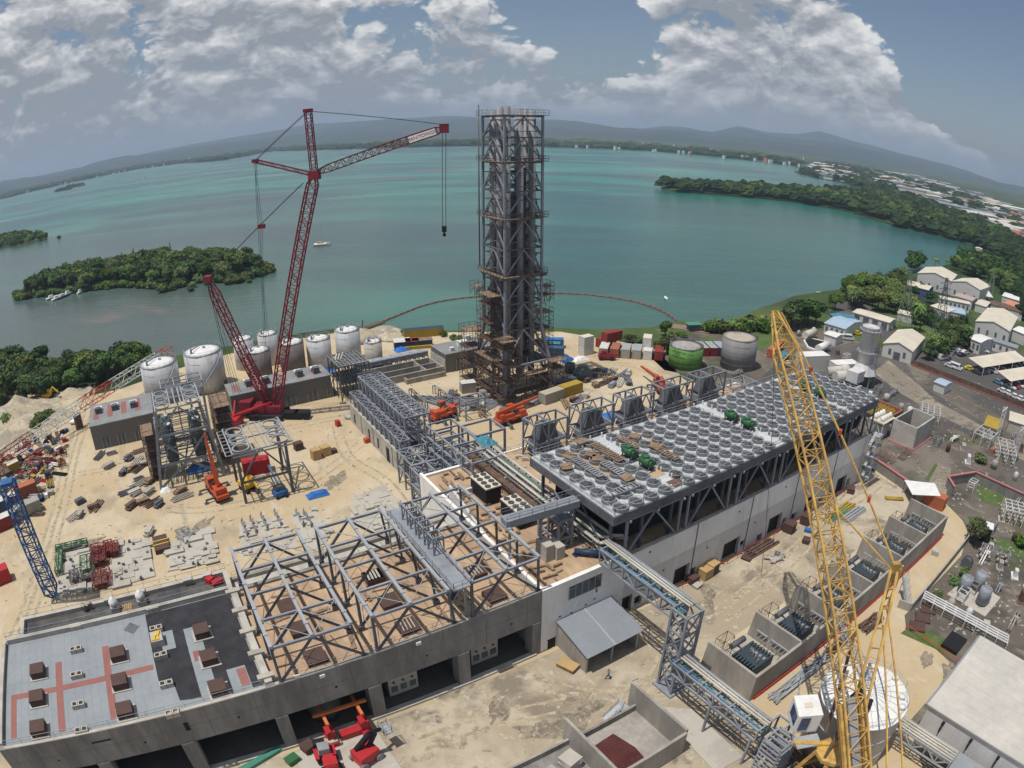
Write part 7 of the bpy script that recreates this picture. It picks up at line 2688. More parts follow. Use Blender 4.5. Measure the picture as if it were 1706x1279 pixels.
  # ------------------------------------------------------------------ the old plant and the town on the right
def house(lab,a,b,c,h,rise,wall,roof,along='u',name='warehouse',cat='building',group=None,doors=0,ov=0.25,win=0):
 """Gabled building from three eave corners seen in the photo (pixels), real size on the ground."""
 A,B,C=px(*a,h),px(*b,h),px(*c,h)
 u=B-A
 v=C-B
 lu=u.length
 u.normalize()
 v=v-u*v.dot(u)
 lv=v.length
 v.normalize()
 o=A
 cen=o+u*lu/2+v*lv/2
 t=thing(name,lab,cat,(cen.x,cen.y,0),0,group)
 def Q(s,r,z):
  p=o+u*s+v*r
  return(p.x,p.y,z)
 k=MB()
 if along=='u':
  rg=[Q(0,lv/2,h+rise),Q(lu,lv/2,h+rise)]
  k.add([Q(0,0,0),Q(lu,0,0),Q(lu,lv,0),Q(0,lv,0),Q(0,0,h),Q(lu,0,h),Q(lu,lv,h),Q(0,lv,h)]+rg,[(0,1,5,4),(2,3,7,6),(1,2,6,9,5),(3,0,4,8,7),(0,3,2,1)])
  k.build('wall',wall,t)
  e=ov
  k=MB()
  rr=rise*(1+2*e/lv)
  k.add([Q(-e,-e,h-0.05),Q(lu+e,-e,h-0.05),Q(lu+e,lv/2,h+rise+0.05),Q(-e,lv/2,h+rise+0.05),Q(lu+e,lv+e,h-0.05),Q(-e,lv+e,h-0.05),Q(-e,-e,h+0.1),Q(lu+e,-e,h+0.1),Q(lu+e,lv/2,h+rise+0.2),Q(-e,lv/2,h+rise+0.2),Q(lu+e,lv+e,h+0.1),Q(-e,lv+e,h+0.1)],[(6,7,8,9),(9,8,10,11),(1,0,3,2),(2,3,5,4),(0,1,7,6),(4,5,11,10),(1,2,8,7),(2,4,10,8),(3,0,6,9),(5,3,9,11)])
  k.build('roof',roof,t)
 else:
  rg=[Q(lu/2,0,h+rise),Q(lu/2,lv,h+rise)]
  k.add([Q(0,0,0),Q(lu,0,0),Q(lu,lv,0),Q(0,lv,0),Q(0,0,h),Q(lu,0,h),Q(lu,lv,h),Q(0,lv,h)]+rg,[(0,1,5,8,4),(1,2,6,5),(2,3,7,9,6),(3,0,4,7),(0,3,2,1)])
  k.build('wall',wall,t)
  e=ov
  k=MB()
  k.add([Q(-e,-e,h-0.05),Q(-e,lv+e,h-0.05),Q(lu/2,-e,h+rise+0.05),Q(lu/2,lv+e,h+rise+0.05),Q(lu+e,-e,h-0.05),Q(lu+e,lv+e,h-0.05),Q(-e,-e,h+0.1),Q(-e,lv+e,h+0.1),Q(lu/2,-e,h+rise+0.2),Q(lu/2,lv+e,h+rise+0.2),Q(lu+e,-e,h+0.1),Q(lu+e,lv+e,h+0.1)],[(6,8,9,7),(8,10,11,9),(0,1,3,2),(2,3,5,4),(0,2,8,6),(2,4,10,8),(1,7,9,3),(3,9,11,5),(0,6,7,1),(4,5,11,10)])
  k.build('roof',roof,t)
 for i in range(doors):
  s=lu*(i+0.5)/doors
  k=MB()
  p0,p1=o+u*(s-1.2)-v*0.04,o+u*(s+1.2)-v*0.04
  n_=v*0.1
  k.add([(p0.x,p0.y,0),(p1.x,p1.y,0),(p1.x,p1.y,2.6),(p0.x,p0.y,2.6),(p0.x+n_.x,p0.y+n_.y,0),(p1.x+n_.x,p1.y+n_.y,0),(p1.x+n_.x,p1.y+n_.y,2.6),(p0.x+n_.x,p0.y+n_.y,2.6)],[(0,1,2,3),(7,6,5,4),(0,4,5,1),(2,6,7,3),(1,5,6,2),(0,3,7,4)])
  k.build('door','steel_dark',t)
 for i in range(win):
  s=lu*(i+0.5)/win
  k=MB()
  p0,p1=o+u*(s-0.5)-v*0.03,o+u*(s+0.5)-v*0.03
  n_=v*0.08
  z0,z1=min(1.2,h*0.35),min(3.4,h*0.75)
  k.add([(p0.x,p0.y,z0),(p1.x,p1.y,z0),(p1.x,p1.y,z1),(p0.x,p0.y,z1),(p0.x+n_.x,p0.y+n_.y,z0),(p1.x+n_.x,p1.y+n_.y,z0),(p1.x+n_.x,p1.y+n_.y,z1),(p0.x+n_.x,p0.y+n_.y,z1)],[(0,1,2,3),(7,6,5,4),(0,4,5,1),(2,6,7,3),(1,5,6,2),(0,3,7,4)])
  k.build('window','steel_dark',t)
 return t
def z4(x,y):
 return(1406+x/5.683,380+y/5.683)
house('pale warehouse with a low cream gable beside the grey stack',(1472,572),(1520.4,585.6),(1545.8,563.5),4.2,1.6,'wallpale','roofcream','v',doors=1,win=2)
house('big pale warehouse by the water, left one of two joined gables',(1529.2,454.8),(1584.6,468.5),(1604,460),7.0,2.2,'wallpale','roofcream','v',win=4)
house('big pale warehouse by the water, right one of two joined gables',(1584.9,468.6),(1633,483),(1648,476),7.0,2.0,'wallpale','roofcream','v',win=3)
mk('bluewall',(0.05,0.10,0.26),0.8,var=0.1,scale=0.5)
house('blue walled house with a cream roof in front of the big warehouses',z4(575,530),z4(800,588),z4(825,548),4.0,0.9,'bluewall','roofcream','u',win=6,name='house')
house('long open cream roofed garage on the grass behind the grey stack',(1421,520),(1481.7,537.5),(1488,530),3.2,0.4,'wallpale','roofcream','u',name='garage',doors=4)
house('pale blue hipped office roof left of the grey stack',(1374,538),(1408,548),(1434,535),3.6,0.8,'wallpale','roofblue','u',name='office',win=4)
house('small blue roofed hut behind the pale blue office',(1383,523),(1393,530.5),(1418,525),3.4,0.5,'wallpale','teal','u',name='hut')
house('low white annexe in front of the pale blue office',(1374,556),(1393,562),(1400,556),2.8,0.3,'wallpale','roofwhite','u',name='annexe')
house('large cream gabled warehouse at the right edge behind the car park',(1626,535),(1682,552),(1695,528),5.5,1.8,'wallpale','roofcream','v',win=4)
house('cream roofed open shed right of the palm',z4(822,735),z4(985,795),z4(1012,742),3.6,0.5,'wallpale','roofcream','u',name='shed',doors=2)
house('pale blue roofed shed beside the second pylon',z4(1012,790),z4(1150,820),z4(1168,772),3.6,0.5,'wallpale','roofblue','u',name='shed')
house('long cream roofed strip building below the big pale warehouse',z4(915,665),z4(1195,722),z4(1204,700),4.2,0.4,'wallgrey','roofcream','u',name='strip_building',win=7)
mk('roofpink',(0.40,0.31,0.28),0.7,var=0.08,scale=0.3)
house('pinkish grey roofed building against the big pale warehouse',z4(1050,640),z4(1215,690),z4(1235,655),4.0,0.6,'wallpale','roofpink','u',name='building')
house('white roofed hut on the lawn left of the palm',z4(510,802),z4(655,838),z4(690,815),3.0,0.8,'wallpale','roofcream','u',name='hut')
house('white roofed building with pale walls at the back of the car park',z4(1180,1040),z4(1295,1085),z4(1335,1020),4.4,0.5,'wallpale','roofwhite','u',name='building',win=3)
house('long low building with a blue grey wall behind the parked cars',z4(1340,1045),z4(1640,1140),z4(1650,1110),3.6,0.3,'wallgrey','roofgalv','u',name='long_building',win=5)
house('dark roofed warehouse beside the orange roofed house at the right edge',z4(1390,720),z4(1690,800),z4(1720,770),4.0,0.6,'wallpale','rust','u')
house('orange roofed house at the right edge',z4(1520,710),z4(1706,775),z4(1730,740),4.5,0.9,'wallpale','rooforange','u',name='house')
house('cream roofed shed left of the dark roofed warehouse',z4(1245,715),z4(1345,745),z4(1390,700),3.6,0.5,'wallpale','roofcream','u',name='shed')
house('grey workshop with a white roof by the trees at the right edge',z4(1500,640),z4(1700,700),z4(1720,665),4.5,0.5,'wallgrey','roofwhite','u',name='workshop')
house('white gable at the right edge below the orange roofed house',z4(1600,960),z4(1720,1010),z4(1750,960),4.5,0.9,'wallpale','roofwhite','u',name='warehouse')
house('white long warehouse at the far right below the wooded shore',z4(1615,150),z4(1720,190),z4(1740,165),6,0.8,'wallpale','roofwhite','u')
house('white roofed hut among the trees right of the big pale warehouse',z4(1520,560),z4(1620,600),z4(1650,570),3.5,0.5,'wallpale','roofwhite','u',name='hut')
for i,(x,y)in enumerate(((1320,640),(1360,650))):
 c=px(*z4(x,y),2)
 t=MB().lathe(c.x,c.y,[(3.4,2.6),(0.1,5.2)],4,smooth=False)
 for a in range(4):
  t.bar((c.x+2.3*math.cos(a*pi/2+pi/4),c.y+2.3*math.sin(a*pi/2+pi/4),0),(c.x+2.3*math.cos(a*pi/2+pi/4),c.y+2.3*math.sin(a*pi/2+pi/4),2.8),0.1)
 solo(t,'marquee_tent','white',('left' if i==0 else 'right')+' one of two white pointed tents by the big pale warehouse','tent')
house('small hut with a pale blue roof beside the dirt track',(1557,636),(1574.5,643),(1582.5,636),2.6,0.2,'wallpale','roofblue','u',name='hut')
house('small hut with a mossy stained roof by the switchgear at right',(1640,708),(1666,717),(1678,703),2.8,0.3,'wallpale','mustard','u',name='hut',win=2)
house('cream wall block cut by the right edge above the switchgear',(1682,700),(1720,712),(1730,700),3.0,0.2,'paleblock','roofcream','u',name='building')
house('small white cabin on the ground beside the far end of the fan deck',(1457,706),(1466,712),(1472,704),2.6,0.1,'wallgrey','roofwhite','u',name='cabin')
# concrete cube
t=thing('concrete_cube','pale open-topped concrete cube standing in the grey yard','structure',(142,53,0))
k=MB()
k.box(136.9,49.6,0,137.3,56.2,5.4)
k.box(147.6,49.6,0,148.0,56.2,5.4)
k.box(137.3,49.6,0,147.6,50.0,5.4)
k.box(137.3,55.8,0,147.6,56.2,5.4)
k.build('wall','concrete_pale',t)
MB().box(137.3,50.0,0.02,147.6,55.8,0.5).build('floor','black',t)
MB().box(136.6,49.3,0.01,148.3,56.5,0.25).build('plinth','pinkwall',t)
for q,(x,y)in enumerate(((1475,762),(1484,766),(1504,760),(1512,752),(1470,756))):
 c=px(x,y,0.5)
 k=MB()
 for i in range(5):
  k.bar((c.x-1.2,c.y-0.8+0.4*i,0.1),(c.x+1.1,c.y-0.8+0.4*i,0.9+0.3*(i%2)),0.12)
 solo(k,'rusty_frame','rust','rusty steel frame lying on the ground before the concrete cube','frame','rusty frames by the concrete cube')
 # grey stack of the old plant
t=thing('exhaust_stack','squat pale grey exhaust stack with ring platforms behind the fan deck','stack',(164,80,0))
sx_,sy_=163.6,79.6
k=MB().lathe(sx_,sy_,[(2.35,6.6),(2.45,16.6),(2.55,16.8),(2.2,16.8),(2.2,12)],28)
k.build('shell','stackgrey',t)
MB().lathe(sx_,sy_,[(3.9,3.6),(2.4,6.7)],8,smooth=False).build('hood','stackgrey',t)
for z in(9.8,15.8):
 q=MB().lathe(sx_,sy_,[(2.5,z),(3.5,z),(3.5,z+0.12),(2.5,z+0.12)],24).build('platform','fluegrey',t)
 k=MB()
 k.rail([(sx_+3.4*math.cos(2*pi*i/16),sy_+3.4*math.sin(2*pi*i/16),z+0.12)for i in range(17)],1.0,9,0.06)
 k.build('guard_rail','galv',q)
k=MB()
for a in range(6):
 k.bar((sx_+3.3*math.cos(a*pi/3),sy_+3.3*math.sin(a*pi/3),0),(sx_+3.3*math.cos(a*pi/3),sy_+3.3*math.sin(a*pi/3),3.8),0.4)
k.each('leg','fluegrey',t)
MB().box(sx_-7,sy_-1.8,2.2,sx_-2.6,sy_+1.8,5.2).build('inlet_duct','stackgrey',t)
k=MB()
for i in range(22):
 k.bar((sx_+2.2,sy_-2.4,3+i*0.6),(sx_+2.8,sy_-2.0,3+i*0.6),0.06)
for d in((2.2,-2.4),(2.8,-2.0)):
 k.bar((sx_+d[0],sy_+d[1],2),(sx_+d[0],sy_+d[1],16.4),0.07)
k.build('ladder','galv',t)
t=thing('turbine_ducts','white rounded ducts and filters between the power modules and the stack','ducts',(158,80,0))
k=MB()
k.tube((155,84,2.6),(160,82,2.6),1.5,14)
k.tube((157.5,88,2.2),(160.5,84.5,3.4),1.3,14)
k.lathe(160.3,84,[(1.3,2),(1.6,3.5),(1.2,4.8),(0,5.2)],16)
k.build('duct','roofpale',t)
k=MB()
for i in range(7):
 k.tube((153+i*0.9,78+(i%3),0.6),(155+i*0.9,82-(i%2),1.0+0.3*(i%3)),0.2,7)
 k.rbox(152.5+i,77.4,0,0.5,0.8,1.5,0.2*i)
k.build('pipework','stackgrey',t)
# steel table with vents next to the deck's far end, yellow pipe store, red box
t=thing('vent_table','pale steel table carrying a cluster of vents at the far corner of the deck','cooler',(138,60,0))
k=MB().frame([134.6,140.0],[57.6,61.2],[0,4.0],0.22,'xy')
k.build('leg_frame','stackgrey',t)
MB().box(134.3,57.3,4.0,140.4,61.5,4.3).build('table_top','roofcream',t)
k=MB()
for i in range(4):
 for j in range(2):
  k.lathe(135.3+i*1.35,58.4+j*2.0,[(0.5,4.3),(0.62,4.9),(0.3,5.5),(0.0,5.6)],12)
k.each('vent','white',t)
t=thing('pipe_store','red walled pipe store stacked with yellow pipes behind the vent table','store',(150,65,0))
k=MB()
k.box(143,60.6,0,152.5,61.0,2.0)
k.box(152.5,60.6,0,152.9,68.5,2.0)
k.build('wall','cont_rust',t)
k=MB()
for i in range(14):
 k.tube((143.5,62+i*0.42,1.3+0.2*(i%3)),(151.8,62.4+i*0.42,1.3+0.2*(i%3)),0.16,6)
k.build('pipe','mustard',t)
# boundary walls
for lab,pts,m,hgt in(('dark planked boundary wall with a red foot running beside the plant road',[(195.8,78),(195.6,60),(195.5,36),(196,10),(197,-20)],'rust',2.0),('grey boundary wall with a pinkish coping from the hall corner to the shade roof',[(121.3,56),(120.8,52.3),(117.8,41.5),(116.8,39.0)],'concrete_old',2.2),('brick wall with a pinkish coping around the small lawn',[(124.5,33.2),(127.6,36.2),(135.6,32.2),(135.8,20.5),(136.8,6)],'concrete_old',2.2),('low grey wall along the bright strip behind the pens',[(115.4,24.6),(110.5,23.5),(84,22.5),(83.4,24.6)],'concrete',1.5)):
 t=thing('boundary_wall',lab,'wall',(pts[1][0],pts[1][1],0))
 for a,b_ in zip(pts,pts[1:]):
  mid=hgt/2
  MB().bar((*a,mid),(*b_,mid),0.25,hgt).build('wall_panel',m,t)
  if hgt>1.6:
   if m=='rust':
    MB().bar((a[0]-0.2,a[1],0.25),(b_[0]-0.2,b_[1],0.25),0.3,0.5).build('plinth','membrane_red',t)
   else:
    MB().bar((*a,hgt+0.1),(*b_,hgt+0.1),0.5,0.2).build('coping','pinkwall',t)
t=thing('rope_barrier','red rope barrier along the muddy edge right of the white tank','barrier',(80,15,0))
pts=[px(*p,0)for p in((1508,1048),(1540,1070),(1570,1090),(1592,1108))]
k=MB()
for a,b_ in zip(pts,pts[1:]):
 k.bar(a+Vector((0,0,0.9)),b_+Vector((0,0,0.8)),0.09)
 k.bar(a,a+Vector((0,0,1.1)),0.08)
k.build('rope','redrope',t)
t=solo(MB().bar((52.2,28.05,0.35),(107.8,28.05,0.35),0.1,0.5),'red_barrier','redrope','long red plastic barrier at the foot of the pen back wall','barrier')
k=MB()
for i in range(22):
 x=56+i*2.45
 k.bar((x,50.3+0.3*math.sin(i*1.7),0.7),(x+2.45,50.3+0.3*math.sin((i+1)*1.7),0.7),0.07)
 k.bar((x,50.3+0.3*math.sin(i*1.7),0),(x,50.3+0.3*math.sin(i*1.7),0.9),0.06)
solo(k,'rope_barrier','redrope','red rope barrier along the foot of the long grey hall','barrier')
# big grey warehouse bottom right
t=thing('warehouse','big grey walled warehouse with a flat cream roof in the bottom right corner','building',(70,-10,0))
MB().box(62.5,-40,0,79.0,8.9,5.8).build('wall','wallgrey',t)
k=MB().box(62.2,-40,5.8,79.3,9.2,6.0)
for i in range(9):
 k.box(64+i*1.8,-39.8,6.0,64.06+i*1.8,9.1,6.03)
k.build('roof','roofpale',t)
MB().box(62.2,9.22,5.3,79.3,9.5,5.9).build('gutter','roofgalv',t)
for y in(6.0,1.5,-3.0):
 k=MB().box(62.0,y-0.2,4.6,62.48,y+0.2,4.9)
 k.bar((61.9,y,4.75),(61.7,y-0.1,3.6),0.2)
 k.build('wall_lamp','black',t)
for q in(6.5,4.0):
 MB().box(62.3,q,1.0,62.48,q+0.3,1.4).build('wall_box','galv',t)
t=thing('annexe','flat grey roofed annexe in front of the big grey warehouse at the bottom edge','building',(58.5,-4,0))
MB().box(56.6,-14,0,61.0,1.6,3.2).build('wall','wallgrey',t)
MB().box(56.4,-14,3.2,61.2,1.8,3.4).build('roof','membrane',t)
solo(MB().box(80.5,11.5,0,84.5,14.5,0.6).box(80.7,11.7,0.6,84.3,14.3,0.62),'sump_pit','black','dark square sump beside the corner of the big grey warehouse','sump')
# three upright cylinders, cable frames and other switchgear
for n_,(x,y,lab)in enumerate(((95.4,17.6,'leftmost of three grey upright cylinders on the pale plinth'),(98.6,16.0,'farthest of three grey upright cylinders on the pale plinth'),(95.2,13.6,'rightmost of three grey upright cylinders on the pale plinth'))):
 t=thing('reactor_coil',lab,'cylinder',(x,y,0),group='three grey reactor cylinders')
 MB().lathe(x,y,[(1.15,0.5),(1.15,3.0),(0.9,3.2),(0.0,3.25)],20).build('coil','steel',t)
 k=MB()
 for a in range(4):
  k.bar((x+0.8*math.cos(a*pi/2),y+0.8*math.sin(a*pi/2),0),(x+0.8*math.cos(a*pi/2),y+0.8*math.sin(a*pi/2),0.5),0.2)
  k.bar((x,y,3.3),(x+0.8*math.cos(a*pi/2),y+0.8*math.sin(a*pi/2),3.3),0.08)
 k.each('support','fluegrey',t)
MB().prism([(92.8,19.6),(101,18.6),(99.5,11.2),(92.6,11.5)],0.02,0.14).build('plinth_slab','paveslab',kind='structure')
def switchgear(lab,cx,cy,nx,ny,sp,h,m='stackgrey',rz=0.4):
 t=thing('switchgear',lab,'switchgear',(cx,cy,0))
 k=MB()
 c,s=math.cos(rz),math.sin(rz)
 W_=lambda u,v,q:(cx+u*c-v*s,cy+u*s+v*c,q)
 for i in range(nx):
  for j in range(ny):
   u,v=(i-(nx-1)/2)*sp,(j-(ny-1)/2)*sp
   k.bar(W_(u,v,0),W_(u,v,h),0.14)
   if i<nx-1:
    k.bar(W_(u,v,h),W_(u+sp,v,h),0.12)
    k.bar(W_(u,v,h*0.6),W_(u+sp,v,h*0.6),0.1)
   if j<ny-1:
    k.bar(W_(u,v,h),W_(u,v+sp,h),0.12)
 k.build('support_frame',m,t)
 k=MB()
 for i in range(nx):
  for j in range(ny):
   u,v=(i-(nx-1)/2)*sp+0.3,(j-(ny-1)/2)*sp+0.3
   p=W_(u,v,0)
   k.lathe(p[0],p[1],[(0.30,h*0.25),(0.30,h*0.45),(0.10,h*0.5),(0.17,h*0.6),(0.08,h*0.7),(0.15,h*0.85),(0.05,h*1.05),(0,h*1.06)],7)
 k.each('insulator','paleblock',t)
 return t
c=px(1548,697,0)
switchgear('pale switchgear yard of posts and insulators beside the concrete cube',c.x,c.y,5,4,1.7,2.6)
c=px(1672,765,0)
switchgear('dense pale switchgear behind the small lawn wall at the right edge',c.x,c.y,5,3,2.2,3.4)
c=px(1684,865,0)
switchgear('white pipe frame switchgear at the right edge below the lawn',c.x,c.y,4,4,1.5,3.0,'white')
c=px(1668,765+50,0)
c=px(1648,950,0)
switchgear('small switchgear row behind the three grey cylinders',c.x+3.5,c.y+0.5,2,4,1.8,2.4,'steel')
for x,y,lab in((1598+90,770,'grey lattice gantry mast in the switchgear at the right edge'),(1660,735,'thin grey lattice mast behind the mossy roofed hut')):
 c=px(x,y,0)
 solo(MB().lattice((c.x,c.y,0),(c.x+0.1,c.y,9),0.9,0.9,9,0.12).bar((c.x-2.5,c.y,8.6),(c.x+2.5,c.y,8.6),0.2),'gantry_mast','stackgrey',lab,'mast')
c=px(1640,735,0)
t=thing('cable_gantry','rusty low frames and grey tanks in the yard right of the service track','frame',(c.x,c.y,0))
k=MB().frame([c.x-4,c.x-1.4,c.x+1.4,c.x+4],[c.y-2.5,c.y,c.y+2.5],[0,2.6],0.16,'x')
k.build('frame','stackgrey',t)
k=MB().box(c.x-5.8,c.y-4.6,0,c.x-1,c.y-3.6,1.2)
k.build('low_wall','cont_rust',t)
c=px(1638,898,0)
t=thing('equipment_box','black cubicle with a white flat top behind the bright strip','cubicle',(c.x,c.y,0))
MB().rbox(c.x,c.y,0,2.2,2.2,2.9,0.3).build('body','black',t)
MB().rbox(c.x,c.y,2.9,2.4,2.4,0.2,0.3).build('top','white',t)
c=px(1575,905,0.5)
solo(MB().rbox(c.x-4,c.y+0.3,0,1.5,1.3,0.9,0.3),'concrete_block','concrete_pale','pale concrete block lying on the bright strip behind the pens','block')
for q,(x,y,m,lab)in enumerate(((1470+140,940,'steel_dark','dark cable drum lying by the low wall behind the pens'),)):
 c=px(x,y,0.5)
 solo(MB().tube((c.x-0.5,c.y,0.9),(c.x+0.5,c.y,0.9),0.9,16).tube((c.x-0.6,c.y,0.9),(c.x-0.5,c.y,0.9),1.1,16).tube((c.x+0.5,c.y,0.9),(c.x+0.6,c.y,0.9),1.1,16),'cable_drum',m,lab,'cable drum')
c=px(1520,1010,0)
k=MB()
for i in range(4):
 a_,b_=px(1516+i*9,1040-i*14,0),px(1540+i*9,1050-i*15,0)
 k.rbox((a_.x+b_.x)/2,(a_.y+b_.y)/2,0.02,2.2,2.6,0.3,0.5)
solo(k,'trench_cover','brownbox','row of four rust brown trench covers beyond the gantry mast','cover')
t=thing('pipe_bridge','low pale frame of pipes crossing the yard beside the dark sump','pipe rack',(86,10,0))
k=MB()
for i in range(6):
 a_,b_=px(1532+i*16,978+i*18,1.6),px(1552+i*16,996+i*18,1.6)
a_,b_=px(1540,990,1.6),px(1680,1065,1.6)
for s in(-0.9,-0.3,0.3,0.9):
 k.tube(a_+Vector((s,s*0.3,0)),b_+Vector((s,s*0.3,0)),0.13,6)
for i in range(9):
 c=a_.lerp(b_,i/8)
 k.bar((c.x-1.1,c.y-0.3,1.45),(c.x+1.1,c.y+0.3,1.45),0.14)
 k.bar((c.x-1.0,c.y-0.3,0),(c.x-1.0,c.y-0.3,1.45),0.14)
 k.bar((c.x+1.0,c.y+0.3,0),(c.x+1.0,c.y+0.3,1.45),0.14)
k.build('pipe_frame','stackgrey',t)
for(x,y,r_,lab)in((1262,636,0.9,'cream hatch slab on the dark ground before the dark grey tank'),):
 c=px(1060+915/5.331,520+512/5.331,0.1)
 solo(MB().rbox(c.x,c.y,0,3.6,3.0,0.5,0.2),'concrete_slab','roofcream',lab,'slab')
for i,(x,y,m,lab)in enumerate(((1372,612-30,'white','white horizontal tank in the old plant right of the red container'),(1450-100,560,'roofcream','cream horizontal tank behind the yellow crane tip'))):
 c=px(x,y,1)
 t=thing('horizontal_tank',lab,'tank',(c.x,c.y,0))
 MB().tube((c.x-3.5,c.y,1.9),(c.x+3.5,c.y+0.6,1.9),1.2,16).build('shell',m,t)
 MB().box(c.x-2.4,c.y-0.8,0,c.x-1.8,c.y+0.8,1.2).box(c.x+1.8,c.y-0.6,0,c.x+2.4,c.y+1.2,1.2).each('saddle','concrete',t)
c=px(1335,577,0)
t=thing('basin','dark settling basin with white edges left of the pale blue office','basin',(c.x,c.y,0))
q=pp((1338,568),(1352,565),(1382,572),(1366,588),(1345,580))
MB().prism(q,0.02,0.5).build('edge','white',t)
cx_,cy_=sum(p[0]for p in q)/5,sum(p[1]for p in q)/5
MB().prism([(cx_+(p[0]-cx_)*0.85,cy_+(p[1]-cy_)*0.85)for p in q],0.5,0.52).build('water','black',t)
# jetty with a green roofed hut at the end of the floating barrier
t=thing('jetty_hut','small green roofed hut on the jetty where the floating barrier lands','hut',(170,146,0))
c=px(1066+237/2.664,400+400/2.664,0)
MB().rbox(c.x,c.y,0,3.8,2.6,2.2,-0.4).build('wall','steel_dark',t)
MB().rbox(c.x,c.y,2.2,5.0,3.4,0.15,-0.4).build('roof','pipe_green',t)
q=px(1135,544,0)
solo(MB().bar((q.x-3,q.y+3,0.05),(c.x+4,c.y-4,0.05),5,0.3),'jetty','wood','weathered timber jetty where the right end of the floating barrier lands','jetty')
q=px(615,548,0)
solo(MB().bar((q.x-6,q.y-1,0.3),(q.x+7,q.y+6,-0.3),2.4,0.4).bar((q.x-2,q.y+1,0),(q.x-1.5,q.y+1.5,3),0.3),'ramp_jetty','rust','rusty ramp where the left end of the floating barrier lands','jetty')
q=px(1390,491,-1.2)
solo(MB().bar((q.x-6,q.y+6,-0.9),(q.x+8,q.y-4,-0.7),1.8,0.3),'jetty','paleblock','short pale jetty at the wooded shore with a moored boat','jetty')
# pylons
def pylon(lab,fx,fy,tx,ty,m,w0=3.4):
 p=px(fx,fy,0)
 top=onplane(tx,ty,(p.x,p.y),(0.847,-0.532))
 H_=top.z
 t=thing('power_pylon',lab,'pylon',(p.x,p.y,0),group='lattice pylons')
 k=MB()
 n_=9
 for i in range(n_):
  s0,s1=i/n_,(i+1)/n_
  f=lambda s:w0/2*(1-s)**1.1+0.35
  for a,b_ in((-1,-1),(1,-1),(1,1),(-1,1)):
   k.bar((p.x+a*f(s0),p.y+b_*f(s0),H_*s0),(p.x+a*f(s1),p.y+b_*f(s1),H_*s1),0.16)
  for a,b_,c,d in((-1,-1,1,-1),(1,-1,1,1),(1,1,-1,1),(-1,1,-1,-1)):
   k.bar((p.x+a*f(s0),p.y+b_*f(s0),H_*s0),(p.x+c*f(s1),p.y+d*f(s1),H_*s1),0.09)
   k.bar((p.x+c*f(s0),p.y+d*f(s0),H_*s0),(p.x+a*f(s1),p.y+b_*f(s1),H_*s1),0.09)
 k.build('lattice',m,t)
 for q in(0.80,0.90):
  k=MB()
  for s in(-1,1):
   k.bar((p.x,p.y,H_*q+0.4),(p.x+s*2.6,p.y-s*1.6,H_*q),0.14)
   k.bar((p.x,p.y,H_*q-0.5),(p.x+s*2.6,p.y-s*1.6,H_*q),0.1)
  k.build('cross_arm',m,t)
mk('pylon',(0.16,0.22,0.15),0.6)
pylon('green lattice pylon on the lawn between the two warehouses',1503,549,1518,451,'pylon',5.0)
pylon('grey lattice pylon rising behind the trees of the car park',1563,556,1588,463,'steel_dark',4.2)
pylon('thin green lattice pylon among the trees at the far right',1648,500,1656,447,'pylon',4.0)
# carports and cars
for n_,(cr,lab)in enumerate(((((1613,598),(1690,586),(1712,600),(1637,612)),'long pale carport roof over parked cars, the farther of two'),(((1661,620),(1742,607),(1760,622),(1684,635)),'long pale carport roof over parked cars, the nearer one cut by the frame'))):
 q=[px(*p,3.0)for p in cr]
 cen=sum(q,Vector())/4
 t=thing('carport',lab,'carport',(cen.x,cen.y,0),group='carports')
 MB().add([(p.x,p.y,2.9+(0.5 if i in(0,1)else 0))for i,p in enumerate(q)]+[(p.x,p.y,3.0+(0.5 if i in(0,1)else 0))for i,p in enumerate(q)],[(0,3,2,1),(4,5,6,7),(0,1,5,4),(1,2,6,5),(2,3,7,6),(3,0,4,7)][:]).build('roof','roofcream',t)
 k=MB()
 for s in(0.03,0.35,0.65,0.97):
  for a,b_ in((q[3],q[2]),(q[0],q[1])):
   c=a.lerp(b_,s)
   k.bar((c.x,c.y,0),(c.x,c.y,3.0),0.16)
 k.each('post','white',t)
car0={}
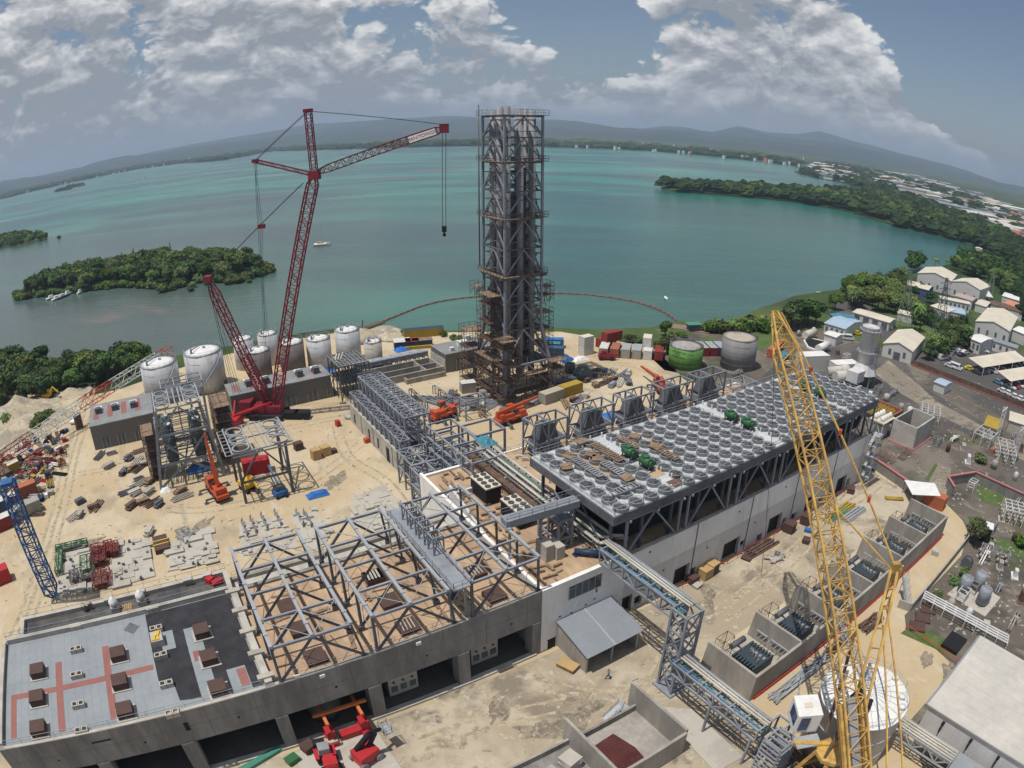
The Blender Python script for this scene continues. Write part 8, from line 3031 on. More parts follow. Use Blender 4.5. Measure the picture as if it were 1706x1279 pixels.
def car(x,y,rz,m,lab,group,van=False):
 key=(m,van)
 if key not in car0:
  t=thing('parked_car' if not van else 'parked_van',lab,'car' if not van else 'van',(x,y,0),rz,group)
  c,s=math.cos(rz),math.sin(rz)
  W_=lambda u,v,q:(x+u*c-v*s,y+u*s+v*c,q)
  def solid(k,prof,wd,taper=0.0):
   vs=[W_(u,-wd,z)for u,z in prof]+[W_(u,wd,z)for u,z in prof]
   n=len(prof)
   k.add(vs,[tuple(range(n-1,-1,-1)),tuple(range(n,2*n))]+[(i,(i+1)%n,(i+1)%n+n,i+n)for i in range(n)])
  k=MB()
  if van:
   solid(k,[(-2.3,0.35),(2.3,0.35),(2.35,0.9),(1.9,1.2),(1.3,1.95),(-2.25,2.0),(-2.35,1.0)],0.92)
  else:
   solid(k,[(-2.1,0.32),(2.1,0.32),(2.12,0.68),(1.1,0.9),(-1.7,0.95),(-2.12,0.75)],0.86)
   solid(k,[(0.95,0.9),(0.35,1.42),(-1.05,1.44),(-1.65,0.94)],0.76)
  k.build('body',m,t)
  k=MB()
  if van:
   solid(k,[(1.92,1.25),(1.36,1.88),(1.30,1.88),(1.86,1.22)],0.84)
   solid(k,[(1.3,1.25),(1.1,1.8),(-2.0,1.8),(-2.0,1.25)],0.935)
  else:
   solid(k,[(0.78,0.98),(0.32,1.36),(-1.0,1.38),(-1.45,1.0)],0.775)
   solid(k,[(0.93,0.96),(0.42,1.38),(0.36,1.38),(0.86,0.94)],0.70)
  k.build('window','glass',t)
  for u in(-1.3,1.35):
   for v in(-0.8,0.8):
    MB().tube(W_(u,v-0.1,0.33),W_(u,v+0.1,0.33),0.33,10).build('wheel','rubber',t)
  car0[key]=(t,list(t.children))
  return t
 o_,ks=car0[key]
 r=o_.copy()
 col.objects.link(r)
 r.location,r.rotation_euler=(x,y,0),(0,0,rz)
 r['label'],r['group']=lab,group
 for k in ks:
  d=k.copy()
  col.objects.link(d)
  d.parent=r
 return r
def z6(x,y):
 return px(1390+x/5.33,480+y/5.33,0.5)
cols={'carpaint':'white','carpaint_dark':'dark','carpaint_yellow':'yellow','carpaint_red':'red','carpaint_blue':'blue grey'}
specials=[(120,445,'carpaint',1,0.3,'white van parked beside the pale blue office'),(205,400,'carpaint_yellow',0,0.2,'yellow car parked behind the grey stack top'),(465,350,'carpaint',1,0.4,'white pickup under the long cream garage roof'),(1080,705,'carpaint',1,-0.5,'grey white minibus standing alone in the car park'),(1030,690,'carpaint',0,-0.5,'white car beside the lone minibus in the car park'),(1205,715,'carpaint_yellow',0,-0.2,'yellow car at the left end of the farther carport'),(1330,555,'carpaint',0,-0.3,'white car parked before the blue grey wall'),(1400,735,'carpaint',1,-0.4,'white van in the middle under the farther carport')]
for(x,y,m,v_,rz,lab)in specials:
 c=z6(x,y)
 car(c.x,c.y,rz+R(-58),m,lab,None,bool(v_))if not v_ or True else None
for i,(x,y)in enumerate(((965,620),(990,600),(1010,580),(1030,560),(1050,530))):
 c=z6(x,y)
 car(c.x,c.y,R(-20),'carpaint','white van in the slanting row beneath the car park trees','white vans under the trees',True)
for i,(x,y)in enumerate(((1130,590),(1160,570),(1190,555),(1110,560),(1180,530),(1120,530))):
 c=z6(x,y)
 car(c.x,c.y,R(-20),'carpaint_dark' if i%2==0 else 'carpaint',('dark' if i%2==0 else 'white')+' car in the row right of the white vans',('dark' if i%2==0 else 'white')+' cars right of the vans')
mcyc=['carpaint_dark','carpaint_blue','carpaint','carpaint_dark','carpaint','carpaint_red','carpaint','carpaint_blue','carpaint_dark','carpaint']
for i in range(12):
 c=z6(1265+i*36,745-i*7)
 m=mcyc[i%10]
 car(c.x,c.y,R(-98),m,cols[m]+' car parked in the shade of the farther carport',cols[m]+' cars under the farther carport')
for i in range(7):
 c=z6(1530+i*36,885-i*9)
 m=mcyc[(i+3)%10]
 car(c.x,c.y,R(-98),m,cols[m]+' car parked in the shade of the nearer carport',cols[m]+' cars under the nearer carport')
for i,(x,y)in enumerate(((1455,835),(1500,915),(1550,935),(1605,965),(1660,985))):
 c=z6(x,y)
 car(c.x,c.y,R(-98),'carpaint' if i else 'carpaint_blue',('white car in the front row by the dark boundary wall','blue grey pickup at the left post of the nearer carport')[0 if i else 1],'white cars by the boundary wall' if i else None)
c=px(667/5.328,560+745/5.328,0.4)
car(c.x,c.y,R(70),'carpaint','pale grey car parked at the corner of the left clad building',None)
# small plant equipment dotted about the old yard
g_e=random.Random(5)
spots=[(1448,664),(1462,655),(1476,668),(1490,660),(1420,668),(1434,676),(1500,684),(1515,690),(1505,712),(1532,728),(1560,742),(1578,752),(1590,735),(1604,748),(1612,770),(1622,728),(1648,712),(1690,730),(1700,752),(1618,815),(1655,780),(1690,800),(1700,835),(1668,865),(1650,885),(1690,900),(1645,930),(1665,945),(1690,960),(1620,985),(1640,1005),(1665,985),(1700,1000),(1600,1000),(1580,1015),(1610,1030),(1690,1040),(1640,1045),(1400,636),(1340,600),(1352,606),(1325,590),(1300,600),(1290,585),(1312,612),(1230,625),(1395,590),(1410,600),(1330,560),(1355,555),(1310,570)]
for n_,(x,y)in enumerate(spots):
 c=px(x,y,0)
 m=('stackgrey','cont_grey','paleblock','steel','rust','white','concrete')[n_%7]
 nm_={'stackgrey':'light grey','cont_grey':'beige grey','paleblock':'pale','steel':'steel grey','rust':'rusty','white':'white','concrete':'concrete grey'}[m]
 k=MB()
 kind=('cabinet','pipe loop','vessel','low frame')[(n_*3+n_//7)%4]
 if kind=='cabinet':
  k.rbox(c.x,c.y,0.15,g_e.uniform(0.9,2.2),g_e.uniform(0.7,1.2),g_e.uniform(1.0,2.0),0.4)
  k.rbox(c.x,c.y,0,2.4,1.5,0.15,0.4)
 elif kind=='pipe loop':
  L=g_e.uniform(1.5,4)
  pts=[Vector((c.x-L,c.y,0)),Vector((c.x-L,c.y,1.1)),Vector((c.x+L,c.y+g_e.uniform(-1,1),1.1)),Vector((c.x+L,c.y,0))]
  k.path(pts,0.15,7)
  k.path([p+Vector((0,0.5,0))for p in pts],0.12,7)
  k.rbox(c.x,c.y+0.2,0.9,0.5,1.0,0.5,0)
 elif kind=='vessel':
  r=g_e.uniform(0.5,0.9)
  k.lathe(c.x,c.y,[(r,0),(r,1.6),(r*0.7,2.0),(0,2.2)],14)
  k.tube((c.x,c.y,1.2),(c.x+1.6,c.y,1.2),0.12,6)
  k.tube((c.x+1.6,c.y,1.2),(c.x+1.6,c.y,0),0.12,6)
 else:
  k.frame([c.x-1.2,c.x,c.x+1.2],[c.y-0.8,c.y+0.8],[0,1.0,2.0],0.1,'X')
 solo(k,kind.replace(' ','_'),m,nm_+' '+kind+' in the grey yard of the old plant','plant equipment',nm_+' '+kind+' units of the old plant')
k=MB()
for i in range(900):
 x,y=g_e.uniform(1420,1710),g_e.uniform(600,1060)
 c=px(x,y,0)
 if c.x<118 and c.y>22 or c.x<84 or c.x>203:
  continue
 if 136<c.x<149 and 48<c.y<57:
  continue
 k.rbox(c.x,c.y,0,g_e.uniform(0.15,0.9),g_e.uniform(0.1,0.5),g_e.uniform(0.05,0.3),g_e.uniform(0,3))
k.build('yard_rubble','concrete',None,'broken stones and scraps over the grey yard of the old plant','rubble',None,'stuff')
# ------------------------------------------------------------------ vegetation
def crown_mesh(k,r_,cx,cy,z0,rad,hgt,n,leaf,seed,lobes=7,flat=0.8):
 """A crown of many small leaf faces spread over uneven lobes."""
 g=random.Random(seed)
 L=[]
 for i in range(lobes):
  a=2*pi*i/lobes+g.uniform(-0.5,0.5)
  d=rad*g.uniform(0.25,0.68)
  L.append((cx+d*math.cos(a),cy+d*math.sin(a),z0+hgt*g.uniform(0.28,0.72),rad*g.uniform(0.38,0.6)))
 L.append((cx,cy,z0+hgt*0.72,rad*0.5))
 for i in range(n):
  lx,ly,lz,lr=g.choice(L)
  while True:
   v=Vector((g.uniform(-1,1),g.uniform(-1,1),g.uniform(-0.75,1)))
   if 0.25<v.length<1:
    break
  v=v.normalized()*(g.uniform(0.72,1.06))
  c=Vector((lx+v.x*lr,ly+v.y*lr,max(z0+0.1,lz+v.z*lr*flat)))
  nn=(v+Vector((g.uniform(-.7,.7),g.uniform(-.7,.7),g.uniform(-.3,.8)))).normalized()
  t1=nn.cross(Vector((0,0,1)))
  if t1.length<0.1:
   t1=Vector((1,0,0))
  t1.normalize()
  t2=nn.cross(t1)
  a=g.uniform(0,6.28)
  u,w=t1*math.cos(a)+t2*math.sin(a),t2*math.cos(a)-t1*math.sin(a)
  s=leaf*g.uniform(0.6,1.3)
  b=nn*(s*0.22)
  k.add([c-u*s,c-w*s*0.7+b,c+u*s,c+w*s*0.7+b],[(0,1,2),(0,2,3)])
  # a dark irregular core so that the crown is not see-through everywhere
 for(lx,ly,lz,lr)in L:
  k.lathe(lx,ly,[(0.0,lz-lr*0.55),(lr*0.55,lz-lr*0.25),(lr*0.62,lz+lr*0.2),(0.0,lz+lr*0.58)],7,smooth=False)
PROTO={}
def tree_proto(kind):
 m={'dark':'leaf_dark','mid':'leaf','pale':'leaf_pale','mangrove':'leaf','shrub':'leaf','spiky':'leaf_dark','palm':'leaf'}[kind.split('_')[0]]
 base=kind.split('_')[0]
 seed=sum(ord(c)for c in kind)
 nm={'dark':'broadleaf_tree','mid':'broadleaf_tree','pale':'broadleaf_tree','mangrove':'mangrove_bush','shrub':'shrub','spiky':'casuarina_tree','palm':'palm_tree'}[base]
 t=thing(nm,'x','tree',(0,0,0))
 k=MB()
 tr=MB()
 g=random.Random(seed)
 if base in('dark','mid','pale'):
  crown_mesh(k,g,0,0,2.2,4.2,7.2,900,0.52,seed,lobes=8)
  tr.tube((0,0,0),(0.2,0.1,3.6),0.34,7,0.22)
  for i in range(4):
   a=i*1.6+g.uniform(-.3,.3)
   tr.tube((0.2,0.1,3.0),(2.0*math.cos(a),2.0*math.sin(a),5.4),0.16,5,0.06)
 elif base in('mangrove','shrub'):
  crown_mesh(k,g,0,0,0.0,2.6,2.9,420,0.40,seed,lobes=7)
  for i in range(4):
   tr.tube((0.5*math.cos(i*1.6),0.5*math.sin(i*1.6),-1.0),(0.2*math.cos(i),0.2*math.sin(i),1.2),0.07,5)
 elif base=='spiky':
  tr.tube((0,0,0),(0.15,0,12.5),0.24,6,0.05)
  for i in range(420):
   z=1.5+11*(i/420)
   a=g.uniform(0,6.28)
   r=(1.9*(1-(z/13.2))+0.3)*g.uniform(0.3,1)
   p=Vector((0.1,0,z))
   q=Vector((r*math.cos(a),r*math.sin(a),z+r*g.uniform(0.5,1.2)))
   d=(q-p)
   s=Vector((-d.y,d.x,0)).normalized()*0.22
   k.add([p,p.lerp(q,0.5)+s,q,p.lerp(q,0.5)-s],[(0,1,2),(0,2,3)])
 elif base=='palm':
  pts=[Vector((0.08*i*i*0.3,0,0.95*i))for i in range(9)]
  for a,b_ in zip(pts,pts[1:]):
   tr.tube(a,b_,0.17,6,0.15)
  top=pts[-1]
  for i in range(22):
   a=2*pi*i/22+g.uniform(-.15,.15)
   up_=g.uniform(-0.5,0.9)
   p=top
   L=3.3*g.uniform(0.85,1.1)
   pr=None
   for sgm in range(5):
    s=(sgm+1)/5
    q=top+Vector((math.cos(a)*L*s*0.9,math.sin(a)*L*s*0.9,up_*L*s*0.8-1.9*s*s))
    d=(q-p).normalized()
    w=Vector((-math.sin(a),math.cos(a),0))*(0.55*(1-s*0.75))
    dn=Vector((0,0,-0.25))
    if pr is None:
     pr=(p,p)
    k.add([pr[0],p,q,q+w+dn],[(0,1,2,3)])
    k.add([p,pr[1],q-w+dn,q],[(0,1,2,3)])
    pr=(q+w+dn,q-w+dn)
    p=q
 k.build('crown',m,t)
 tr.build('trunk','bark',t)
 PROTO[kind]=(t,list(t.children),[False])
 return PROTO[kind]
QUEUE=[]
def plant(kind,x,y,s,lab,group,cat='tree',z=0.0,hs=1.0):
 if kind.split('_')[0]in('dark','mid','pale')and not hs=='now':
  QUEUE.append((s/math.hypot(x,y),kind,x,y,s,lab,group,cat,z))
  return
 hs=1.0 if hs=='now' else hs
 if kind not in PROTO:
  tree_proto(kind)
 o_,ks,used=PROTO[kind]
 if not used[0]:
  r=o_
  used[0]=True
 else:
  r=o_.copy()
  col.objects.link(r)
  for k in ks:
   d=k.copy()
   col.objects.link(d)
   d.parent=r
 r.location=(x,y,z)
 r.rotation_euler=(0,0,rng.uniform(0,6.28))
 r.scale=(s,s,s*hs)
 r['label'],r['category']=lab,cat
 if group:
  r['group']=group
 return r
def inside(p,poly_):
 c=False
 n=len(poly_)
 for i in range(n):
  a,b_=poly_[i],poly_[(i+1)%n]
  if(a[1]>p[1])!=(b_[1]>p[1])and p[0]<(b_[0]-a[0])*(p[1]-a[1])/(b_[1]-a[1])+a[0]:
   c=not c
 return c
def scatter(poly_,sp,jitter=0.45):
 xs_=[p[0]for p in poly_]
 ys_=[p[1]for p in poly_]
 out=[]
 x=min(xs_)
 row=0
 while x<max(xs_):
  y=min(ys_)+(row%2)*sp/2
  while y<max(ys_):
   p=(x+rng.uniform(-jitter,jitter)*sp,y+rng.uniform(-jitter,jitter)*sp)
   if inside(p,poly_):
    out.append(p)
   y+=sp
  x+=sp*0.87
  row+=1
 return out
KINDS=['dark_a','mid_a','pale_a','dark_b','mid_b','mid_c']
# island on the left
isl=[tuple(px(x,y,WZ).to_2d())for x,y in((32,500),(70,494),(140,486),(200,478),(270,481),(330,470),(400,470),(452,453))]+[(64,328),(60,346),(48,366),(30,385),(0,405),(-40,418),(-70,410),(-80,392)]
g=MB().prism(isl,WZ-1.5,-1.2)
struct(g,'island','land')
edge=isl[:9]
ins=[(0.94*p[0]+0.06*-2,0.97*p[1]+0.03*365)for p in isl]
for(x,y)in scatter(ins,8.2):
 d=min((Vector((x,y))-Vector(e)).length for e in isl)
 k_=rng.choice(KINDS)
 s=1.0+0.25*rng.random()+0.30*max(0,min(1,(d-8)/20))*(1 if x>0 else 0.75)
 s*=0.92
 plant(k_,x,y,s,'tree in the thick wood on the left island','trees on the left island',z=-1.2)
for a,b_ in zip(isl,isl[1:]+isl[:1]):
 a,b_=Vector(a),Vector(b_)
 n_=max(1,int((b_-a).length/4.2))
 for i in range(n_):
  c=a.lerp(b_,(i+rng.random())/n_)
  plant(rng.choice(['mangrove_a','mangrove_b']),c.x,c.y,rng.uniform(0.8,1.35),'mangrove bush on the waterline of the left island','mangroves of the left island','bush',z=-1.4)
for(x,y,s)in((285,483,1.0),(300,478,1.2),(320,478,0.9),(345,474,0.7),(380,473,1.0),(395,471,1.1),(415,470,0.6),(270,486,1.2),(318,484,0.8)):
 c=px(x,y,-1.3)
 plant('mangrove_a',c.x,c.y,s,'mangrove bush standing in the water off the left island','mangroves off the left island','bush',z=-1.5)
for i,(x,y,s)in enumerate(((52,488,.9),(62,486,1.0),(75,486,1.05),(86,480,1.1),(46,490,.7),(205,447,0.9),(225,444,1.0),(240,444,0.95),(285,430,0.9),(175,462,.8))):
 c=px(x,y,0)
 plant('spiky_a',c.x,c.y,s*0.95,'tall feathery casuarina on the left island','casuarinas on the left island',z=-1.2)
c=px(135,463,4.0)
t=thing('island_house','pale green roofed house among the trees of the left island','house',(c.x,c.y,-1.2))
MB().rbox(c.x,c.y,-1.2,9,6,4.2,-0.2).build('wall','wallpale',t)
mk('roofgreen',(0.42,0.47,0.33),0.7,var=0.08,scale=0.4)
MB().lathe(c.x,c.y,[(7.0,3.0),(0.3,5.8)],4,smooth=False).build('roof','roofgreen',t)
# small far-left island and islets
for n_,(q,sp)in enumerate(((((-30,416),(30,411),(78,399),(80,392),(40,390),(-30,398)),8.5),)):
 P_=[tuple(px(x,y,WZ).to_2d())for x,y in q]
 struct(MB().prism(P_,WZ-1,-1.3),'islet','land')
 for(x,y)in scatter(P_,sp):
  plant(rng.choice(['dark_a','dark_b','mid_a']),x,y,rng.uniform(0.62,0.85),'tree on the small islet at the left edge','trees on the small left islet',z=-1.4)
c=px(98,397,WZ)
plant('mangrove_b',c.x,c.y,0.9,'lone mangrove bush in the water right of the small left islet',None,'bush',z=-1.5)
def wood(poly_,sp,r0,r1,h0,h1,name,m,lab,cat='wood',z=0.0,n=None):
 """A far-off wood that reads as one mass: merged uneven crowns."""
 k=MB()
 pts=scatter(poly_,sp)
 for(x,y)in pts:
  r,h_=rng.uniform(r0,r1),rng.uniform(h0,h1)
  o=len(k.v)
  NA_,NZ=7,4
  sd_=rng.uniform(0,99)
  for j in range(NZ+1):
   ph=-0.35+(pi/2+0.35)*j/NZ
   for i in range(NA_):
    a=2*pi*i/NA_+j*0.4
    q=1+0.38*mnoise.noise(Vector((math.cos(a)*1.4,math.sin(a)*1.4,ph*1.6+sd_)))
    k.v.append((x+r*q*math.cos(ph)*math.cos(a),y+r*q*math.cos(ph)*math.sin(a),z+h_*(0.42+0.58*math.sin(ph)*q)))
  for j in range(NZ):
   for i in range(NA_):
    i2=(i+1)%NA_
    k.f.append((o+j*NA_+i,o+j*NA_+i2,o+(j+1)*NA_+i2,o+(j+1)*NA_+i))
    k.sm.append(False)
 return k.build(name,m,None,lab,cat,None,'stuff')
def P2(*xy):
 return[tuple(px(x,y,0).to_2d())for x,y in xy]
for(q,hs)in((((92,319),(118,314),(120,311),(96,316)),5),(((112,313),(140,308),(138,306),(112,310)),5)):
 wood(P2(*q),9,5,9,4,8,'far_islet_wood','wood_dark','thin dark wooded islet far out on the left of the lagoon',z=-1.4)
 # peninsula and the wooded shore beyond the bay
pen=pen_near+pen_tip+pen_back
pen_poly=[(p.x,p.y)for p in pen]+[(1080,470),(900,330),(760,200),(640,150),(600,160)]
wood(pen_poly,15,6.5,11,8,14,'peninsula_wood','wood_dark','dark wood covering the narrow peninsula across the bay')
wood([(p[0]*0.8+150,p[1]*0.8+60)for p in pen_poly],30,7,12,9,15,'peninsula_wood','wood_green','lighter green trees through the middle of the peninsula')
wood([(1180,640),(1230,740),(1300,850),(1420,940),(1500,900),(1400,700),(1300,600),(1150,560)],20,8,14,9,15,'point_wood','wood_dark','dark wooded point beyond the narrow inlet')
wood(P2((1655,425),(1640,405),(1560,370),(1500,345),(1560,352),(1640,372),(1720,420),(1760,470),(1700,470),(1680,445)),12,5.5,9,7,13,'bay_wood','wood_dark','dark trees along the inner end of the bay')
wood(P2((1690,470),(1720,430),(1780,460),(1780,560),(1706,540),(1690,500)),9,4.5,7.5,7,12,'edge_wood','wood_dark','dark trees at the right edge above the warehouses')
# far coast: belts of trees between the shore and the hills
fc=far_coast
inner=[Vector((p.x*1.10+20,p.y*1.10+20))for p in fc]
wood([(p.x*1.004,p.y*1.004)for p in fc]+[(p.x,p.y)for p in reversed(inner)],42,20,34,10,20,'far_coast_wood','wood_dark','long belt of trees along the far coast')
mid=[Vector((p.x*1.22,p.y*1.22))for p in fc]
wood([(p.x,p.y)for p in inner]+[(p.x,p.y)for p in reversed(mid)],95,40,75,10,24,'far_coast_wood','wood_green','scattered wood inland of the far coast')
wood(P2((1345,284),(1400,290),(1500,310),(1600,345),(1706,395),(1760,420),(1760,400),(1706,370),(1600,325),(1480,292),(1380,272)),38,11,20,8,15,'town_wood','wood_dark','tree belts threading through the far town')
# near shore trees
lt_poly=[(-82,196),(-82,250),(-50,228),(-22,208),(-2,204),(-2,197),(-20,193),(-40,190),(-58,191)]
for(x,y)in scatter(lt_poly,5.4):
 plant(rng.choice(['dark_a','dark_b','mid_a','dark_b']),x,y,rng.uniform(0.72,1.12)*(1.12 if x<-50 else 0.9),'dark tree in the belt behind the spoil heap','trees behind the spoil heap')
for(x,y)in[(-84+rng.uniform(-3,4),150+i*2.4)for i in range(6)]+[tuple(px(*p,0).to_2d())for p in((70,705),(60,712),(78,700),(12,705),(4,700),(85,695))]:
 plant('shrub_a',x,y,rng.uniform(0.7,1.1),'low green bush on the flank of the spoil heap','bushes on the spoil heap','bush')
for(x,y)in[tuple(px(*p,0).to_2d())for p in((660,552),(672,556),(650,553),(755,566),(765,568),(740,560),(648,551))]:
 plant('shrub_a',x,y,rng.uniform(0.4,0.65),'small green bush on the shore left of the tower','bushes on the tower shore','bush')
for(x,y,s)in((1108,560,.85),(1118,566,.6),(1100,580,.7),(1112,590,.9),(1122,585,.7),(1132,560,.4),(1140,562,.4),(1050,570,.6),(1062,572,.5)):
 c=px(x,y,0)
 plant('mid_b' if s>0.8 else 'shrub_b',c.x,c.y,s*(0.62 if s>0.8 else 1.25),'green bush between the container row and the green tank','bushes left of the green tank','bush')
for(x,y,s)in((1182,552,1.0),(1192,552,1.2),(1202,554,1.1),(1246,548,1.3),(1256,548,1.2),(1266,546,1.2),(1278,548,1.2),(1240,553,1.0),(1225,552,1.1),(1270,552,1.1)):
 c=px(x,y,0)
 plant('shrub_b',c.x,c.y,s*1.15,'low bush on the shore behind the dark grey tank','bushes behind the dark grey tank','bush')
for(x,y,s)in((1212,555,.55),(1224,554,.6),(1236,553,.6),(1246,553,.5)):
 c=px(x,y,0)
 plant('palm_a',c.x,c.y,s,'palm on the shore behind the dark grey tank','palms behind the dark grey tank')
for(x,y,s)in((1318,548,1.15),(1330,545,1.25),(1345,542,1.2),(1358,540,1.1),(1322,538,1.0),(1340,535,1.05),(1312,550,.8)):
 c=px(x,y,0)
 plant('dark_a',c.x,c.y,s*0.85,'spreading dark tree on the shore right of the yellow crane tip','dark trees at the yellow crane tip')
rw=P2((1375,520),(1400,500),(1440,480),(1475,470),(1500,468),(1508,480),(1500,500),(1530,510),(1520,528),(1480,522),(1440,515),(1400,518))
for(x,y)in scatter(rw,6.2):
 plant(rng.choice(['mid_a','pale_a','mid_c','dark_b','mid_b']),x,y,rng.uniform(0.65,1.1),'tree in the mixed green thicket behind the long garage','trees behind the long garage')
for(x,y,s,lab)in((1532,552,1.35,'big palm standing between the two pylons'),(1424,510,1.0,'palm rising from the thicket at its left end'),(1412,515,.9,'smaller palm at the left end of the thicket'),(1555,452,1.0,'left one of two palms on the shore behind the big pale warehouse'),(1575,452,.95,'right one of two palms on the shore behind the big pale warehouse')):
 c=px(x,y,0)
 plant('palm_a',c.x,c.y,s,lab,None)
for(x,y)in scatter(P2((1515,452),(1540,445),(1535,432),(1512,440)),5.5)+[tuple(px(*p,0).to_2d())for p in((1525,448),(1518,452),(1530,442))]:
 plant('dark_a',x,y,rng.uniform(0.8,1.0),'dark round tree left of the big pale warehouse','dark trees left of the big warehouse')
for(x,y)in scatter(P2((1585,450),(1640,468),(1660,480),(1660,505),(1680,500),(1690,460),(1640,435),(1600,430)),8):
 plant(rng.choice(['dark_a','dark_b','mid_a']),x,y,rng.uniform(0.8,1.15),'dark tree behind the big pale warehouses','trees behind the big warehouses')
for(x,y)in scatter(P2((1530,595),(1545,605),(1600,585),(1615,560),(1600,545),(1570,560),(1555,575)),5.0):
 plant(rng.choice(['dark_b','mid_a','dark_a']),x,y,rng.uniform(0.62,0.92),'dark tree between the cream gable and the parked white vans','trees left of the car park')
for(x,y,s)in((1538,535,.8),(1545,540,.8),(1525,540,.7),(1555,545,.7),(1548,505,.7),(1522,496,.75),(1640,546,.6),(1655,552,.6),(1670,560,.5),(1535,490,.7)):
 c=px(x,y,0)
 plant('dark_b',c.x,c.y,s,'dark bushy tree among the roofs by the pylons','trees among the roofs')
c=px(1620,905,0)
plant('pale_a',c.x,c.y,0.55,'yellow green tree by the black cubicle behind the bright strip',None)
for(x,y,s)in((1632,770,.5),(1605,960,.35),(1590,972,.35),(1560,995,.3),(1700,910,.5)):
 c=px(x,y,0)
 plant('shrub_b',c.x,c.y,s*1.4,'low weed bush in the grey plant yard','weeds in the plant yard','bush')
QUEUE.sort(key=lambda q:-q[0])
for q in QUEUE[:290]:
 plant(*q[1:9],hs='now')
REST={}
for q in QUEUE[290:]:
 nm_='leaf_dark' if q[1].startswith('dark')else('leaf' if q[1].startswith('mid')else 'leaf_pale')
 REST.setdefault(nm_,[]).append(q)
for nm_,qs in REST.items():
 k=MB()
 for n_,q in enumerate(qs):
  crown_mesh(k,rng,q[2],q[3],q[8]+1.2*q[4],4.2*q[4],7.2*q[4],210,0.85*q[4],n_,lobes=7)
 k.build('background_wood',nm_,None,{'leaf_dark':'darkest','leaf':'mid green','leaf_pale':'palest'}[nm_]+' crowns of the farther woods on the island and shore','wood',None,'stuff')
 # ------------------------------------------------------------------ the far town
tw=['roofwhite','roofpale','roofcream','roofgalv','roofwhite','roofpink','roofpale','cont_rust','membrane','roofgalv','cladroof','roofpale']
tp={}
cnt=0
lower=[(1352,293),(1420,305),(1500,318),(1560,340),(1620,368),(1680,398),(1740,425)]
upper=[(1352,276),(1420,283),(1500,290),(1560,302),(1620,322),(1680,345),(1740,372)]
def lerp_tab(tab,x):
 for(a,b_),(c,d)in zip(tab,tab[1:]):
  if a<=x<=c:
   return b_+(d-b_)*(x-a)/(c-a)
 return tab[-1][1]
def town_block(x,y,lx,ly,h_,rz,roof,lab,group):
 key=(roof,)
 if key not in tp:
  b_=MB().box(-0.5,-0.5,0,0.5,0.5,0.82)
  b_.gable(-0.52,-0.52,0.52,0.52,0.82,0.86,1.0)
  me=b_.build('town_building',roof)
  me.data.materials.append(M['wallpale'])
  for i,p in enumerate(me.data.polygons):
   p.material_index=1 if i<6 else 0
  tp[key]=me
  o_=me
 else:
  o_=tp[key].copy()
  col.objects.link(o_)
 o_.location=(x,y,0)
 o_.rotation_euler=(0,0,rz)
 o_.scale=(lx,ly,h_)
 tag(o_,lab,'building',group)
for i in range(235):
 x=rng.uniform(1352,1740)
 lo_,up_=lerp_tab(lower,x),lerp_tab(upper,x)
 y=up_+(lo_-up_)*rng.random()**1.2
 c=px(x,y,0)
 d=math.hypot(c.x,c.y)
 s=1.0+min(1.2,d/2200)
 town_block(c.x,c.y,rng.uniform(16,52)*s,rng.uniform(11,24)*s,rng.uniform(7,13),rng.choice((0.2,0.2+pi/2,-0.5))+rng.uniform(-.1,.1),rng.choice(tw),'pale low building of the far town on the right','buildings of the far town')
for(x,y,lab,lx,ly,h_,rf)in((1519,371,'white shore house with a red patch on the wooded bay shore',16,7,4,'rooforange'),(1612,372,'slender white tower block among the bay trees',5,5,15,'roofwhite'),(1500,347,'small white house in the peninsula wood',12,8,5,'roofwhite'),(1630,420,'small pale hut on the shore at the inner end of the bay',8,6,4,'roofcream')):
 c=px(x,y,0)
 town_block(c.x,c.y,lx,ly,h_,0.3,rf,lab,None)
k=MB()
for i in range(130):
 if i<60:
  x=rng.uniform(930,1345)
  y0=244+(x-870)*0.058 if x<1100 else 257+(x-1100)*0.105
  y=y0-rng.uniform(3,17)
 else:
  x=rng.uniform(0,480)
  y0=332-x*0.195
  y=y0-abs(rng.gauss(0,1))*8-2
 e_=ray(x,y)
 if e_.z>-0.0085:
  continue
 c=px(x,y,0)
 k.rbox(c.x,c.y,0,rng.uniform(6,11),rng.uniform(5,8),rng.uniform(8,13),rng.uniform(0,3))
k.build('far_houses','roofwhite',None,'pale specks of far houses along the coast across the lagoon','houses',None,'stuff')
k=MB()
for i in range(22):
 x=rng.uniform(980,1345)
 y0=244+(x-870)*0.058 if x<1100 else 257+(x-1100)*0.105
 c=px(x,y0-rng.uniform(4,15),0)
 k.rbox(c.x,c.y,0,rng.uniform(6,12),rng.uniform(6,9),rng.uniform(8,14),rng.uniform(0,3))
k.build('far_houses','rooforange',None,'red roofed far houses along the coast across the lagoon','houses',None,'stuff')
